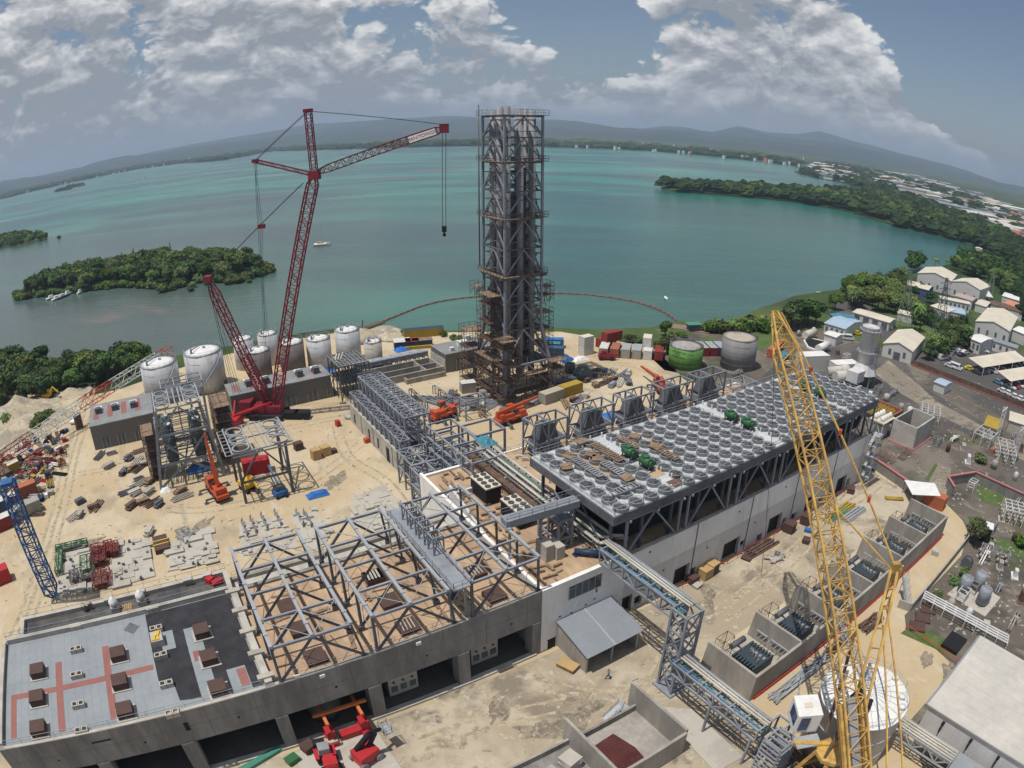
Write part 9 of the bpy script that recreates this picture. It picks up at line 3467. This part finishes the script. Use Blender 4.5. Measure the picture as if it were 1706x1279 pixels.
# ------------------------------------------------------------------ boats and the floating barrier
bpts=[px(x,y,WZ)for x,y in((612,547),(640,535),(672,522),(700,511),(730,503),(760,498),(790,495),(820,492),(860,489),(905,488),(940,489),(980,491),(1020,496),(1055,502),(1085,511),(1110,522),(1128,535),(1138,545))]
k=MB()
for a,b_ in zip(bpts,bpts[1:]):
 n_=max(1,int((b_-a).length/3.0))
 for i in range(n_):
  p,q=a.lerp(b_,i/n_),a.lerp(b_,(i+0.86)/n_)
  p=p+Vector((0,0,0.12))
  q=q+Vector((0,0,0.12))
  k.tube(p,q,0.36,7)
  k.tube(q,a.lerp(b_,(i+1)/n_)+Vector((0,0,0.12)),0.15,5)
solo(k,'floating_barrier','boomfloat','long curved red floating barrier on the water around the works shore','floating barrier')
def boat(lab,x,y,rz,L,m='white',mast=0.0,cat='boat',group=None,cabin=True,hull2=None):
 t=thing('boat',lab,cat,(x,y,WZ),rz,group)
 c,s=math.cos(rz),math.sin(rz)
 W_=lambda u,v,z:(x+u*c-v*s,y+u*s+v*c,WZ+z)
 k=MB()
 for off in((-L*0.2,L*0.2)if mast else(0,)):
  w_=L*(0.07 if mast else 0.16)
  st=[(-0.5,0.9),(-0.2,1.0),(0.15,0.95),(0.38,0.55),(0.5,0.05)]
  vs=[]
  for u,f in st:
   vs+=[W_(u*L,off-w_*f,0.9+0.2*max(0,u)),W_(u*L,off,-0.4),W_(u*L,off+w_*f,0.9+0.2*max(0,u))]
  fs=[]
  for i in range(len(st)-1):
   a=i*3
   fs+=[(a,a+1,a+4,a+3),(a+1,a+2,a+5,a+4),(a,a+3,a+5,a+2)]
  fs+=[(0,2,1)]
  k.add(vs,fs)
 if mast:
  k.add([W_(-L*.42,-L*.24,.8),W_(L*.22,-L*.24,.8),W_(L*.22,L*.24,.8),W_(-L*.42,L*.24,.8),W_(-L*.42,-L*.24,1.05),W_(L*.22,-L*.24,1.05),W_(L*.22,L*.24,1.05),W_(-L*.42,L*.24,1.05)],[(0,3,2,1),(4,5,6,7),(0,1,5,4),(1,2,6,5),(2,3,7,6),(3,0,4,7)])
 k.build('hull',m,t)
 if cabin:
  k=MB()
  k.add([W_(-L*.3,-L*.1,.95),W_(L*.12,-L*.1,.95),W_(L*.12,L*.1,.95),W_(-L*.3,L*.1,.95),W_(-L*.27,-L*.08,2.1),W_(L*.02,-L*.08,2.1),W_(L*.02,L*.08,2.1),W_(-L*.27,L*.08,2.1)],[(0,3,2,1),(4,5,6,7),(0,1,5,4),(1,2,6,5),(2,3,7,6),(3,0,4,7)])
  k.build('cabin',hull2 or 'white',t)
 if mast:
  MB().tube(W_(0,0,1.0),W_(0,0,mast),0.09,6).bar(W_(0,0,2.6),W_(-L*.35,0,2.7),0.2).build('mast','galv',t)
 return t
c=px(537,408,WZ)
boat('white catamaran with a tall mast anchored right of the red main boom',c.x,c.y,-0.35,10.5,mast=15,hull2='woodbox')
for i,(x,y,m,lab,L)in enumerate(((88,497,'white','leftmost white boat moored at the left island',8),(97,498,'white','second white boat moored at the left island',8),(106,495,'cont_blue','blue hulled boat moored among the white ones at the left island',9),(115,490,'white','white boat moored nearest the landing of the left island',8),(135,488,'white','small white boat moored apart at the left island',6))):
 c=px(x,y,WZ)
 boat(lab,c.x,c.y,0.5+0.1*i,L,m)
c=px(120,487,WZ)
solo(MB().bar((c.x-5,c.y+3,WZ+0.6),(c.x+4,c.y+1,WZ+0.6),2.2,0.3),'jetty','wood','timber landing stage behind the moored boats of the left island','jetty')
c=px(1400,491,WZ)
boat('small white boat moored at the short pale jetty on the right shore',c.x+5,c.y-1,0.2,6.5)
c=px(1109,499,WZ)
boat('tiny white dinghy floating outside the floating barrier',c.x,c.y,1.0,3.6,cabin=False)
c=px(1537,436,WZ)
boat('small white boat off the wooded shore behind the blue house',c.x,c.y,0.4,6)
for i,(x,y)in enumerate(((590,250),(220,302),(240,296))):
 c=px(x,y,WZ)
 boat('tiny white sail far out on the left of the lagoon',c.x,c.y,0.3*i,14,mast=12,group='far sails on the lagoon')
 # ------------------------------------------------------------------ clutter of the building site
def z5(x,y,ox,oy,s=5.328,z=0):
 return px(ox+x/s,oy+y/s,z)
 # concrete foundation slabs in the left field
slabs=[(((250,530),(420,500),(420,310),(280,330)),'L1'),(((480,490),(690,430),(660,265),(520,290)),'L2'),(((745,410),(970,365),(930,210),(760,290)),'L3')]
labs=['pale foundation slab at the foot of the blue lattice boom','pale foundation slab between the red racks and the brown crate','pale foundation slab with grey coils right of the brown crate']
for n_,(q,_)in enumerate(slabs):
 P_=[tuple(px(x/2.664,799+y/2.664,0).to_2d())for x,y in q]
 t=thing('foundation_slab',labs[n_],'slab',(P_[0][0],P_[0][1],0),group=None)
 MB().prism(P_,0.01,0.22).build('base','paveslab',t)
 k=MB()
 xs_=[p[0]for p in P_]
 ys_=[p[1]for p in P_]
 g_r=random.Random(n_+3)
 m_=0
 while m_<26:
  x,y=g_r.uniform(min(xs_),max(xs_)),g_r.uniform(min(ys_),max(ys_))
  if inside((x,y),P_):
   lx,ly=g_r.choice(((1.6,1.2),(2.6,2.0),(3.4,1.6),(1.0,2.4),(0.8,0.8)))
   k.rbox(x,y,0.2,lx,ly,g_r.uniform(0.1,0.4),R(-1)+g_r.choice((0,0,pi/2)))
   m_+=1
 k.each('plinth','paveslab',t)
 k=MB()
 for m_ in range(14):
  x,y=g_r.uniform(min(xs_),max(xs_)),g_r.uniform(min(ys_),max(ys_))
  if inside((x,y),P_):
   k.rbox(x,y,0.22,0.45,0.45,0.5,0)
 k.each('bolt_box','steel_dark',t)
for n_,(q,lab)in enumerate(((((1560,90),(1705,20),(1800,130),(1680,260),(1560,190)),'large pale foundation slab with holes left of the low building'),(((1290,160),(1400,130),(1480,220),(1420,330),(1320,270)),'broken pale foundation field behind the first roof frame'),(((1060,200),(1250,160),(1330,300),(1080,340)),'pale foundation field with grey formwork left of the roof frames'))):
 P_=[tuple(px(x/2.664,799+y/2.664,0).to_2d())for x,y in q]
 t=thing('foundation_slab',lab,'slab',(P_[0][0],P_[0][1],0))
 MB().prism(P_,0.01,0.16).build('base','paveslab',t)
 xs_=[p[0]for p in P_]
 ys_=[p[1]for p in P_]
 g_r=random.Random(n_+13)
 k=MB()
 kd=MB()
 for m_ in range(60):
  x,y=g_r.uniform(min(xs_),max(xs_)),g_r.uniform(min(ys_),max(ys_))
  if inside((x,y),P_):
   if m_%3==0:
    kd.rbox(x,y,0.163,g_r.uniform(0.5,1.6),g_r.uniform(0.3,0.9),0.01+0.001*m_%0.02,g_r.choice((0,pi/2)))
   else:
    k.rbox(x,y,0.15,g_r.uniform(0.5,2.2),g_r.uniform(0.3,1.2),g_r.uniform(0.05,0.45),g_r.choice((0,pi/2)))
 k.each('plinth','paveslab',t)
 kd.each('pocket','sand',t)
 # zig-zag formwork sheets
for q,(x,y)in enumerate(((190,600),(290,560),(420,520),(580,480),(840,480),(930,480))):
 c=px(380+x/7.1,800+y/7.1,0)
 k=MB()
 for i in range(5):
  k.bar((c.x+0.45*(i%2),c.y-2.6+i*1.1,0.75),(c.x+0.45*((i+1)%2),c.y-1.5+i*1.1,0.5),0.08,0.9)
 solo(k,'formwork_sheet','galv','upright zigzag grey formwork sheet on the foundation field','formwork','zigzag formwork sheets')
 # racks on the slabs
racks=[(885,640,2.8,2.4,1.6,'cranered','dark red rack of pipes, the farther one by the green cages'),(885,725,2.8,2.4,1.6,'cranered','dark red rack of pipes, the nearer one by the green cages'),(968,620,1.6,3.6,1.4,'cont_red','narrow red rack left of the pale slab, first of two'),(1026,625,1.5,3.4,1.4,'cont_red','narrow red rack left of the pale slab, second of two'),(905,880,3.2,4.6,1.2,'cont_red','long red skip full of rods on the slab by the annex'),(780,755,2.6,4.6,1.2,'green','green wire cage standing on the slab right of the blue boom'),(640,595,6.4,1.5,1.2,'green','long green wire cage along the far edge of the slab'),(530,730,1.3,7.0,1.2,'green','long green wire cage along the left edge of the slab'),(670,880,1.6,2.4,1.6,'steel_dark','grey open steel box on the slab by the blue boom'),(790,870,2.6,1.0,0.9,'steel_dark','low grey chest on the slab by the red skip')]
for(x,y,lx,ly,h_,m,lab)in racks:
 c=z5(x,y,0,800,z=0.6)
 t=thing('material_rack',lab,'rack',(c.x,c.y,0.2))
 k=MB().frame([c.x-lx/2,c.x,c.x+lx/2],[c.y-ly/2,c.y,c.y+ly/2],[0.2,0.2+h_/2,0.2+h_],0.12,'t')
 k.build('frame',m,t)
 k=MB()
 for i in range(5):
  k.rbox(c.x+rng.uniform(-.2,.2)*lx,c.y,0.25+i*h_/6,lx*0.55,ly*0.86,h_/8,rng.uniform(-.08,.08))
 k.build('load','rust' if 'red' in lab else 'paleblock',t)
c=z5(1430,565,0,800,z=0.5)
t=thing('brown_crate','dark brown flat crate with two yellow straps on the sand between the slabs','crate',(c.x,c.y,0))
MB().rbox(c.x,c.y,0,2.7,4.6,0.9,0.03).build('crate','brownbox',t)
for s in(-0.6,0.6):
 MB().rbox(c.x,c.y+s,0.9,3.1,0.2,0.06,0.03).build('strap','yellow',t)
for q,(x,y)in enumerate(((1590,450),(1640,430),(1680,470),(1600,500),(1650,520))):
 c=z5(x,y,0,800,z=0.4)
 k=MB()
 for i in range(10):
  a=i*0.63
  k.bar((c.x+0.9*math.cos(a),c.y+0.9*math.sin(a),0.3+0.08*(i%3)),(c.x+0.9*math.cos(a+2.1),c.y+0.9*math.sin(a+2.1),0.5+0.08*(i%4)),0.09)
 solo(k,'rebar_coil','galv','tangle of grey reinforcing steel on the slab right of the brown crate','rebar','rebar tangles on the slab')
 # crates on the sand
for(x,y,ox,oy,lx,ly,h_,m,lab)in((1050,1080,300,540,1.8,1.5,1.5,'brownbox','dark brown crate right of the ringed table frame'),(1205,1150,300,540,1.8,1.7,2.0,'woodbox','taller wooden crate of the pair on the sand'),(1290,1120,300,540,1.9,1.7,1.8,'woodbox','lower wooden crate of the pair on the sand'),(1360,1125,300,540,1.3,1.2,0.7,'brownbox','small brown crate beside the wooden pair'),(1660,1030,300,540,1.2,1.0,0.9,'orange','orange compressor against the low building'),(270,715,560,600,1.2,1.0,0.8,'orange','orange box at the foot of the low building wall'),(1195,250,560,600,0,0,0,'',''),(1400,880,300,540,0.9,1.2,1.2,'red','red generator on the bare sand behind the crates')):
 if not lab or 'orange box' in lab:
  continue
 c=z5(x,y,ox,oy,z=h_/2)
 t=thing('crate' if m in('woodbox','brownbox')else 'site_machine',lab,'crate' if m in('woodbox','brownbox')else 'machine',(c.x,c.y,0))
 MB().rbox(c.x,c.y,0.12,lx,ly,h_-0.12,0.12).build('body',m,t)
 MB().rbox(c.x,c.y,0,lx*1.05,ly*1.05,0.12,0.12).build('skid','wood',t)
 MB().rbox(c.x,c.y,h_,lx*1.04,ly*1.04,0.08,0.12).build('lid',m,t)
c=z5(135,490,560,600,z=0.4)
solo(MB().lathe(c.x,c.y,[(1.6,0),(1.6,0.8),(1.0,0.9),(0.9,0.6),(0.0,0.6)],18),'concrete_ring','concrete_pale','round concrete manhole ring at the far corner of the low building','manhole ring')
# timber and crates by the grey hall
for n_,(x,y,lx,ly,h_,m,lab)in enumerate(((232,440,1.6,1.6,1.1,'brownbox','brown crate beside the first big doorway of the grey hall'),(290,410,2.0,1.8,1.7,'woodbox','open orange topped crate beside the first doorway of the grey hall'),(320,390,1.7,1.6,1.9,'brownbox','tall dark crate behind the orange topped one'),(255,470,1.4,1.0,0.4,'paleblock','flat pale crate on the ground by the first doorway'),(665,210,1.8,1.8,1.7,'brownbox','dark crate left of the wooden arch by the grey hall'),(738,175,1.8,1.6,1.7,'brownbox','dark crate right of the wooden arch by the grey hall'),(480,340,2.4,1.6,0.3,'brownbox','brown board with a black hole lying in the yard'),(738,270,1.4,1.2,0.7,'brownbox','small brown crate alone in the yard'),(937,45,1.8,1.4,1.0,'brownbox','brown crate near the far end of the grey hall'),(745,225,0.8,1.2,0.6,'blue','blue and red tool box beside the wooden arch'))):
 c=px(1066+x/2.664,799+y/2.664,h_/2)
 t=thing('crate',lab,'crate',(c.x,c.y,0))
 MB().rbox(c.x,c.y,0.1,lx,ly,h_-0.1,0.05*n_).build('body',m,t)
 MB().rbox(c.x,c.y,h_,lx*1.05,ly*1.05,0.07,0.05*n_).build('lid','woodbox' if 'orange' in lab else m,t)
c=px(1066+605/2.664,799+345/2.664,0.3)
t=thing('concrete_mixer_parts','heap of pale machine parts and pipes lying in the middle of the yard','heap',(c.x,c.y,0))
k=MB()
for i in range(12):
 k.tube((c.x+rng.uniform(-2,2),c.y+rng.uniform(-1.2,1.2),0.3),(c.x+rng.uniform(-2,2),c.y+rng.uniform(-1.2,1.2),0.5),rng.uniform(0.12,0.3),7)
k.build('pipe_piece','paleblock',t)
MB().rbox(c.x+0.5,c.y+0.3,0,1.4,0.9,0.7,0.4).build('block','steel_dark',t)
for n_,(x,y,m,lab)in enumerate(((900,130,'mustard','bundle of yellow and green beams lying beyond the grey hall doorways'),(870,155,'pipe_green','bundle of green beams lying in front of the yellow ones'),(950,150,'galv','bundle of grey steel sections lying beside the coloured beams'),(540,300,'rust','brown timber bundle along the grey hall wall'))):
 c=px(1066+x/2.664,799+y/2.664,0.2)
 k=MB()
 for i in range(7):
  k.bar((c.x-3.4+rng.uniform(-.4,.4),c.y-0.9+i*0.3,0.15+0.12*(i%2)),(c.x+3.4+rng.uniform(-.4,.4),c.y-1.0+i*0.32,0.15+0.12*(i%2)),0.2)
 solo(k,'beam_bundle',m,lab,'beams')
 # blue tarpaulins
def tarp(lab,x,y,lx,ly,h_,m='blue',z=0.0):
 k=MB()
 n=9
 for i in range(n+1):
  for j in range(n+1):
   u,v=i/n-0.5,j/n-0.5
   e=max(0.0,1-max(abs(u),abs(v))*2)
   zz_=h_*min(1,e*2.2)*(0.75+0.5*mnoise.noise(Vector((u*4+x,v*4+y,1))))+0.04
   k.v.append((x+u*lx*(1+0.1*mnoise.noise(Vector((v*6,x,y)))),y+v*ly,z+max(0.03,zz_)))
 for i in range(n):
  for j in range(n):
   a=i*(n+1)+j
   k.f.append((a,a+n+1,a+n+2,a+1))
   k.sm.append(False)
 b_=len(k.v)
 return solo(k,'tarpaulin',m,lab,'tarpaulin')
for(x,y,ox,oy,s,lx,ly,h_,lab)in((510,880,230,600,4.919,6,3,1.3,'blue tarpaulin over goods under the ringed boiler structure'),(1470,1090,230,600,4.919,4.2,2.2,0.9,'blue tarpaulin over goods right of the ringed table frame'),(1085,415,740,520,5.328,4.4,2.6,1.2,'blue tarpaulin over goods right of the flue tower'),(640,190,230,600,4.919,5.5,4,1.0,'blue tarpaulin behind the boarded scaffold by the largest tank'),(1310,400,300,540,5.328,4,3,0.8,'blue tarpaulin at the right end of the long clad building'),(1470,905,740,520,5.328,4,3,0.8,'blue tarpaulin between two duct frames'),(720,530,560,500,6.56,4.6,3.4,1.0,'bright blue tarpaulin at the shore camp behind the cooler bank')):
 zz_=9.4 if 'duct' in lab else 0
 c=px(ox+x/s,oy+y/s,zz_+0.4)
 tarp(lab,c.x,c.y,lx,ly,h_,'blue',zz_)
c=px(740+1210/5.328,520+410/5.328,0.3)
tarp('white tarpaulin over goods right of the blue one by the tower',c.x,c.y,5,2.6,0.9,'white')
c=px(230+225/4.919,600+1060/4.919,0.3)
tarp('white plastic sheet at the foot of the front left boiler column',c.x,c.y,2.4,2.0,0.8,'white')
c=px(560+1440/5.328,600+780/5.328,12.5)
tarp('grey blue tarpaulin hung over the pipe lines behind the box frame',49.0,86.0,2.6,3.6,0.8,'teal',12.2)
# shore camp: pallets, roof sheets
for n_,(x,y,lx,ly,m,lab)in enumerate(((720,480,5,4,'cont_white','pale sheeted cabin roof of the shore camp, left'),(830,475,4,3.4,'red','bright red cabin roof of the shore camp, right'),(720,365,7,2.6,'steel_dark','grey pile of sheet steel on the shore by the sand heaps'),(940,470,6,3,'wood','pile of timber on the shore beside the red cabin roof'),(900,495,8,0.8,'mustard','long ochre beam lying behind the cooler bank'))):
 c=px(560+x/6.56,500+y/6.56,1)
 t=thing('site_cabin' if 'cabin' in lab else 'material_pile',lab,'cabin' if 'cabin' in lab else 'pile',(c.x,c.y,0))
 h_=2.2 if 'cabin' in lab else 0.8
 MB().rbox(c.x,c.y,0,lx*0.95,ly*0.95,h_,-0.3).build('body','bluedark' if 'cabin' in lab else m,t)
 MB().rbox(c.x,c.y,h_,lx,ly,0.12,-0.3).build('top',m,t)
for n_,(x,y)in enumerate(((980,650),(1030,660),(940,640))):
 pass
 # scrap and stores yard on the left: many different items
g_r=random.Random(11)
yard=[tuple(px(x,y,0).to_2d())for x,y in((-20,770),(60,735),(115,715),(110,745),(112,780),(95,800),(85,830),(62,870),(25,850),(-20,850))]
sc_m=['steel_dark','rust','paleblock','cont_grey','cranered','wood','galv','white','bluedark','red','mustard','black']
sc_n={'steel_dark':'dark grey','rust':'rusty','paleblock':'pale','cont_grey':'grey','cranered':'dark red','wood':'timber','galv':'galvanised','white':'white','bluedark':'dark blue','red':'bright red','mustard':'ochre','black':'black'}
cnt=0
for(x,y)in scatter(yard,2.3):
 m=g_r.choice(sc_m)
 kind=g_r.choice(('box','pile','beam','tubes','frame'))
 k=MB()
 rz=g_r.uniform(0,3.1)
 if kind=='box':
  lx,ly,h_=g_r.uniform(0.7,2.0),g_r.uniform(0.7,1.4),g_r.uniform(0.5,1.5)
  k.rbox(x,y,0,lx,ly,h_,rz)
  k.rbox(x,y,h_,lx*1.06,ly*1.06,0.06,rz)
 elif kind=='pile':
  for i in range(5):
   k.rbox(x+g_r.uniform(-.3,.3),y+g_r.uniform(-.3,.3),i*0.2,g_r.uniform(0.8,1.8),g_r.uniform(0.4,1.0),0.18,rz+g_r.uniform(-.3,.3))
 elif kind=='beam':
  L=g_r.uniform(1.2,2.6)
  for i in range(5):
   o_=Vector((-math.sin(rz),math.cos(rz),0))*(0.25*i-0.5)
   d=Vector((math.cos(rz),math.sin(rz),0))*L
   c=Vector((x,y,0.15+0.18*(i%2)))
   k.bar(c+o_-d,c+o_+d,0.2)
 elif kind=='tubes':
  L=g_r.uniform(1.0,2.2)
  for i in range(4):
   o_=Vector((-math.sin(rz),math.cos(rz),0))*(0.4*i-0.6)
   d=Vector((math.cos(rz),math.sin(rz),0))*L
   c=Vector((x,y,0.22+0.3*(i%2)))
   k.tube(c+o_-d,c+o_+d,0.19,7)
 else:
  k.frame([x-0.8,x+0.8],[y-0.7,y+0.7],[0,0.7,1.3],0.09,'X')
 w_={'box':'box','pile':'stack of offcuts','beam':'beam bundle','tubes':'tube bundle','frame':'storage cage'}[kind]
 solo(k,{'box':'store_box','pile':'offcut_stack','beam':'beam_bundle','tubes':'tube_bundle','frame':'storage_cage'}[kind],m,sc_n[m]+' '+w_+' in the crowded stores yard at the left edge','stores',sc_n[m]+' '+w_+' of the left stores yard')
 cnt+=1
 # loose stacks on the sand around the boiler frames and the tower
spots=[(1240,600,0,640),(1330,590,0,640),(1150,670,0,640),(1220,690,0,640),(1300,715,0,640),(1180,760,0,640),(1240,750,0,640),(1090,800,0,640),(1230,850,0,640),(1250,890,0,640),(1330,880,0,640),(1390,820,0,640),(1150,960,0,640),(1210,980,0,640),(1330,970,0,640),(860,1090,0,640),(830,1110,0,640),(715,1060,0,640),(660,1180,0,640),(710,1175,0,640),(1270,1060,0,640),(1360,1060,0,640),(1420,1080,0,640),(1330,1330,0,640),(1620,1010,0,640),(1600,960,0,640),(1180,1090,0,640),(890,640,0,640),(990,620,0,640),(970,740,0,640)]
for n_,(x,y,ox,oy)in enumerate(spots):
 c=z5(x,y,ox,oy)
 m=('wood','rust','steel_dark','paleblock','cont_grey')[n_%5]
 k=MB()
 rz=0.2+0.3*(n_%4)
 if n_%3==0:
  for i in range(6):
   o_=Vector((-math.sin(rz),math.cos(rz),0))*(0.28*i-0.7)
   d=Vector((math.cos(rz),math.sin(rz),0))*rng.uniform(1.3,2.6)
   k.bar(c+o_-d+Vector((0,0,0.2+0.2*(i%2))),c+o_+d+Vector((0,0,0.2+0.2*(i%2))),0.24)
 else:
  for i in range(4):
   k.rbox(c.x+rng.uniform(-.3,.3),c.y+rng.uniform(-.2,.2),i*0.28,rng.uniform(1.4,2.8),rng.uniform(0.8,1.4),0.25,rz+rng.uniform(-.1,.1))
 nm={'wood':'timber','rust':'rusty steel','steel_dark':'dark steel','paleblock':'pale block','cont_grey':'grey panel'}[m]
 solo(k,'material_stack',m,nm+' stack lying on the sand around the ringed boiler structure','stack',nm+' stacks around the boiler structure')
spots=[(1330,530),(1420,530),(1490,530),(1340,570),(1430,585),(1510,610),(1600,550),(1640,550),(1620,590),(1340,660),(1400,640),(1490,660),(1560,630),(1640,640),(1080,820),(1150,790),(1200,770),(1250,755),(630,850),(680,870),(760,830),(800,820),(560,870),(520,890),(360,760),(400,745),(430,830),(350,840),(60,740),(110,760),(160,790),(40,790),(200,850),(260,860),(330,890),(1260,620),(1110,600)]
for n_,(x,y)in enumerate(spots):
 c=z5(x,y,740,520)
 m=('rust','steel','paleblock','steel_dark','wood')[n_%5]
 k=MB()
 rz=0.15+0.25*(n_%5)
 if n_%2==0:
  for i in range(6):
   o_=Vector((-math.sin(rz),math.cos(rz),0))*(0.3*i-0.8)
   d=Vector((math.cos(rz),math.sin(rz),0))*rng.uniform(1.8,3.4)
   k.bar(c+o_-d+Vector((0,0,0.2+0.2*(i%2))),c+o_+d+Vector((0,0,0.2+0.2*(i%2))),0.25)
 else:
  for i in range(4):
   k.rbox(c.x+rng.uniform(-.3,.3),c.y+rng.uniform(-.2,.2),i*0.3,rng.uniform(1.2,2.6),rng.uniform(0.8,1.4),0.27,rz)
 nm={'rust':'rusty steel','steel':'grey steel','paleblock':'pale block','steel_dark':'dark steel','wood':'timber'}[m]
 solo(k,'material_stack',m,nm+' stack lying on the sand around the flue tower','stack',nm+' stacks around the flue tower')
 # steel members laid out beside the pipe rack frame
for n_ in range(10):
 x=57+n_*1.3
 y=137-n_*1.0
 k=MB().bar((x,y,0.5),(x+5.4,y-12+n_*0.6,0.5),0.3,0.4)
 solo(k,'steel_beam','steel','long grey steel beam laid out on the sand left of the flue tower','beam','beams laid out left of the tower')
for n_,(x,y)in enumerate(((650,330),(860,300))):
 c=z5(x,y,560,600)
 k=MB().frame([c.x,c.x+0.6],[c.y-9,c.y-6,c.y-3,c.y],[0,2.2],0.18,'')
 solo(k,'low_frame','steel',('left' if n_==0 else 'right')+' one of two low steel trestle frames left of the flue tower','frame')
c=z5(1210,500,560,600)
t=thing('open_steel_frame','small open steel frame standing between the red mobile cranes','steel frame',(c.x,c.y,0))
MB().frame([c.x-2.4,c.x+2.4],[c.y-1.5,c.y+1.5],[0,2.4,4.6],0.26,'').build('frame','steel',t)
c=px(740+1230/5.328,520+530/5.328,1.5)
solo(MB().lathe(c.x,c.y,[(2.6,0),(2.6,1.5),(1.2,3.2),(0,3.4)],9,smooth=False),'dark_hopper','silo','dark conical hopper lying on the sand right of the tower','hopper')
c=px(740+1115/5.328,520+500/5.328,1.0)
solo(MB().lathe(c.x,c.y,[(1.4,0),(1.4,2.4),(1.1,2.4),(1.1,0.5),(0,0.5)],16),'steel_tank_ring','silo','dark open steel ring section beside the conical hopper','ring section')
for n_,(x,y)in enumerate(((395,760),(345,745))):
 c=z5(x,y,740,520)
 solo(MB().lathe(c.x,c.y,[(0.9,0),(0.9,1.5),(0.75,1.5),(0.75,0.2),(0,0.2)],14),'concrete_ring','concrete',('larger' if n_==0 else 'smaller')+' concrete ring left of the near tower leg','ring')
 # small stones and litter, uncountable
k=MB()
lit=[(rng.uniform(-60,110),rng.uniform(30,150))for i in range(2600)]
for(x,y)in lit:
 if(-31<x<37 and 50<y<78.2)or(36<x<115 and 50.6<y<87):
  continue
 if(40<x<50 and 100<y<132)or(-19.5<x<42 and 146.5<y<161)or(50<x<72 and 146<y<156):
  continue
 s=rng.uniform(0.06,0.24)
 k.rbox(x,y,-0.02,s*rng.uniform(0.7,2.2),s,s*rng.uniform(0.3,0.8),rng.uniform(0,3.1))
k.build('stones','paleblock',None,'small stones and concrete crumbs strewn over the bare ground','stones',None,'stuff')
k=MB()
for i in range(420):
 x,y=rng.uniform(-55,105),rng.uniform(36,146)
 if(-31<x<37 and 50<y<78.2)or(36<x<115 and 50.6<y<87)or(40<x<50 and 100<y<132):
  continue
 L,rz=rng.uniform(0.3,1.1),rng.uniform(0,3.1)
 k.rbox(x,y,0.0,L,rng.uniform(0.06,0.18),rng.uniform(0.04,0.12),rz)
k.build('litter','concrete_old',None,'thin rods and timber scraps littering the bare ground','litter',None,'stuff')
# ------------------------------------------------------------------ the man crossing the yard
base=px(1013.0,1131.0,0)
man=thing('person','person in a blue shirt and dark trousers walking across the yard by the shed','person',(base.x,base.y,0))
me=bpy.data.meshes.new('body')
J=[(0,0,0.95),(0,0.01,1.15),(0,0.02,1.38),(0,0.03,1.50),(0,0.05,1.60),(0,0.06,1.72),(-0.18,0.02,1.42),(-0.25,-0.10,1.16),(-0.22,0.08,0.95),(0.18,0.02,1.42),(0.25,0.14,1.17),(0.22,0.28,0.98),(-0.10,0,0.92),(-0.11,0.22,0.50),(-0.11,0.30,0.09),(-0.11,0.46,0.05),(0.10,0,0.92),(0.11,-0.10,0.50),(0.11,-0.36,0.12),(0.11,-0.22,0.05)]
E_=[(0,1),(1,2),(2,3),(3,4),(4,5),(2,6),(6,7),(7,8),(2,9),(9,10),(10,11),(0,12),(12,13),(13,14),(14,15),(0,16),(16,17),(17,18),(18,19)]
RAD=[0.15,0.14,0.16,0.06,0.095,0.085,0.075,0.05,0.04,0.075,0.05,0.04,0.10,0.07,0.05,0.04,0.10,0.07,0.05,0.04]
bmsh=bmesh.new()
vs=[bmsh.verts.new(j)for j in J]
for a,b_ in E_:
 bmsh.edges.new((vs[a],vs[b_]))
bmsh.to_mesh(me)
bmsh.free()
ob=bpy.data.objects.new('body',me)
col.objects.link(ob)
sk=ob.modifiers.new('skin','SKIN')
for i,r in enumerate(RAD):
 me.skin_vertices[0].data[i].radius=(r,r*0.85)
 me.skin_vertices[0].data[i].use_root=i==0
ob.modifiers.new('sub','SUBSURF').levels=2
ob.modifiers['sub'].render_levels=2
dg=bpy.context.evaluated_depsgraph_get()
m2=bpy.data.meshes.new_from_object(ob.evaluated_get(dg))
bpy.data.objects.remove(ob)
m2.name='body'
for mm in('skin','cloth_blue','cloth_dark'):
 m2.materials.append(M[mm])
for p in m2.polygons:
 z=p.center.z
 p.material_index=2 if z<0.96 and abs(p.center.x)<0.2 else(1 if 0.94<z<1.50 and not(abs(p.center.x)>0.215 and z<1.15)else 0)
 p.use_smooth=True
ob=bpy.data.objects.new('body',m2)
col.objects.link(ob)
ob.parent=man
hb=MB().lathe(0,0.055,[(0.105,1.70),(0.11,1.76),(0.085,1.83),(0.0,1.85)],12)
hm=bpy.data.objects.new('helmet',bpy.data.meshes.new('helmet'))
hm.data.from_pydata(hb.v,[],hb.f)
hm.data.materials.append(M['orange'])
col.objects.link(hm)
hm.parent=man
man.rotation_euler=(0,0,R(40))
# ------------------------------------------------------------------ haze over the whole scene
hz=MB().box(-15500,-9500,-6,17500,17500,420)
hmat=bpy.data.materials.new('haze')
hmat.use_nodes=True
T=hmat.node_tree
T.nodes.clear()
vo=T.nodes.new('ShaderNodeVolumePrincipled')
vo.inputs['Color'].default_value=(0.60,0.76,0.97,1)
vo.inputs['Density'].default_value=0.00014
vo.inputs['Anisotropy'].default_value=0.1
ou=T.nodes.new('ShaderNodeOutputMaterial')
T.links.new(vo.outputs[0],ou.inputs['Volume'])
hz.build('haze',hmat,None,'thin pale air haze over the lagoon and the works','haze',None,'stuff')
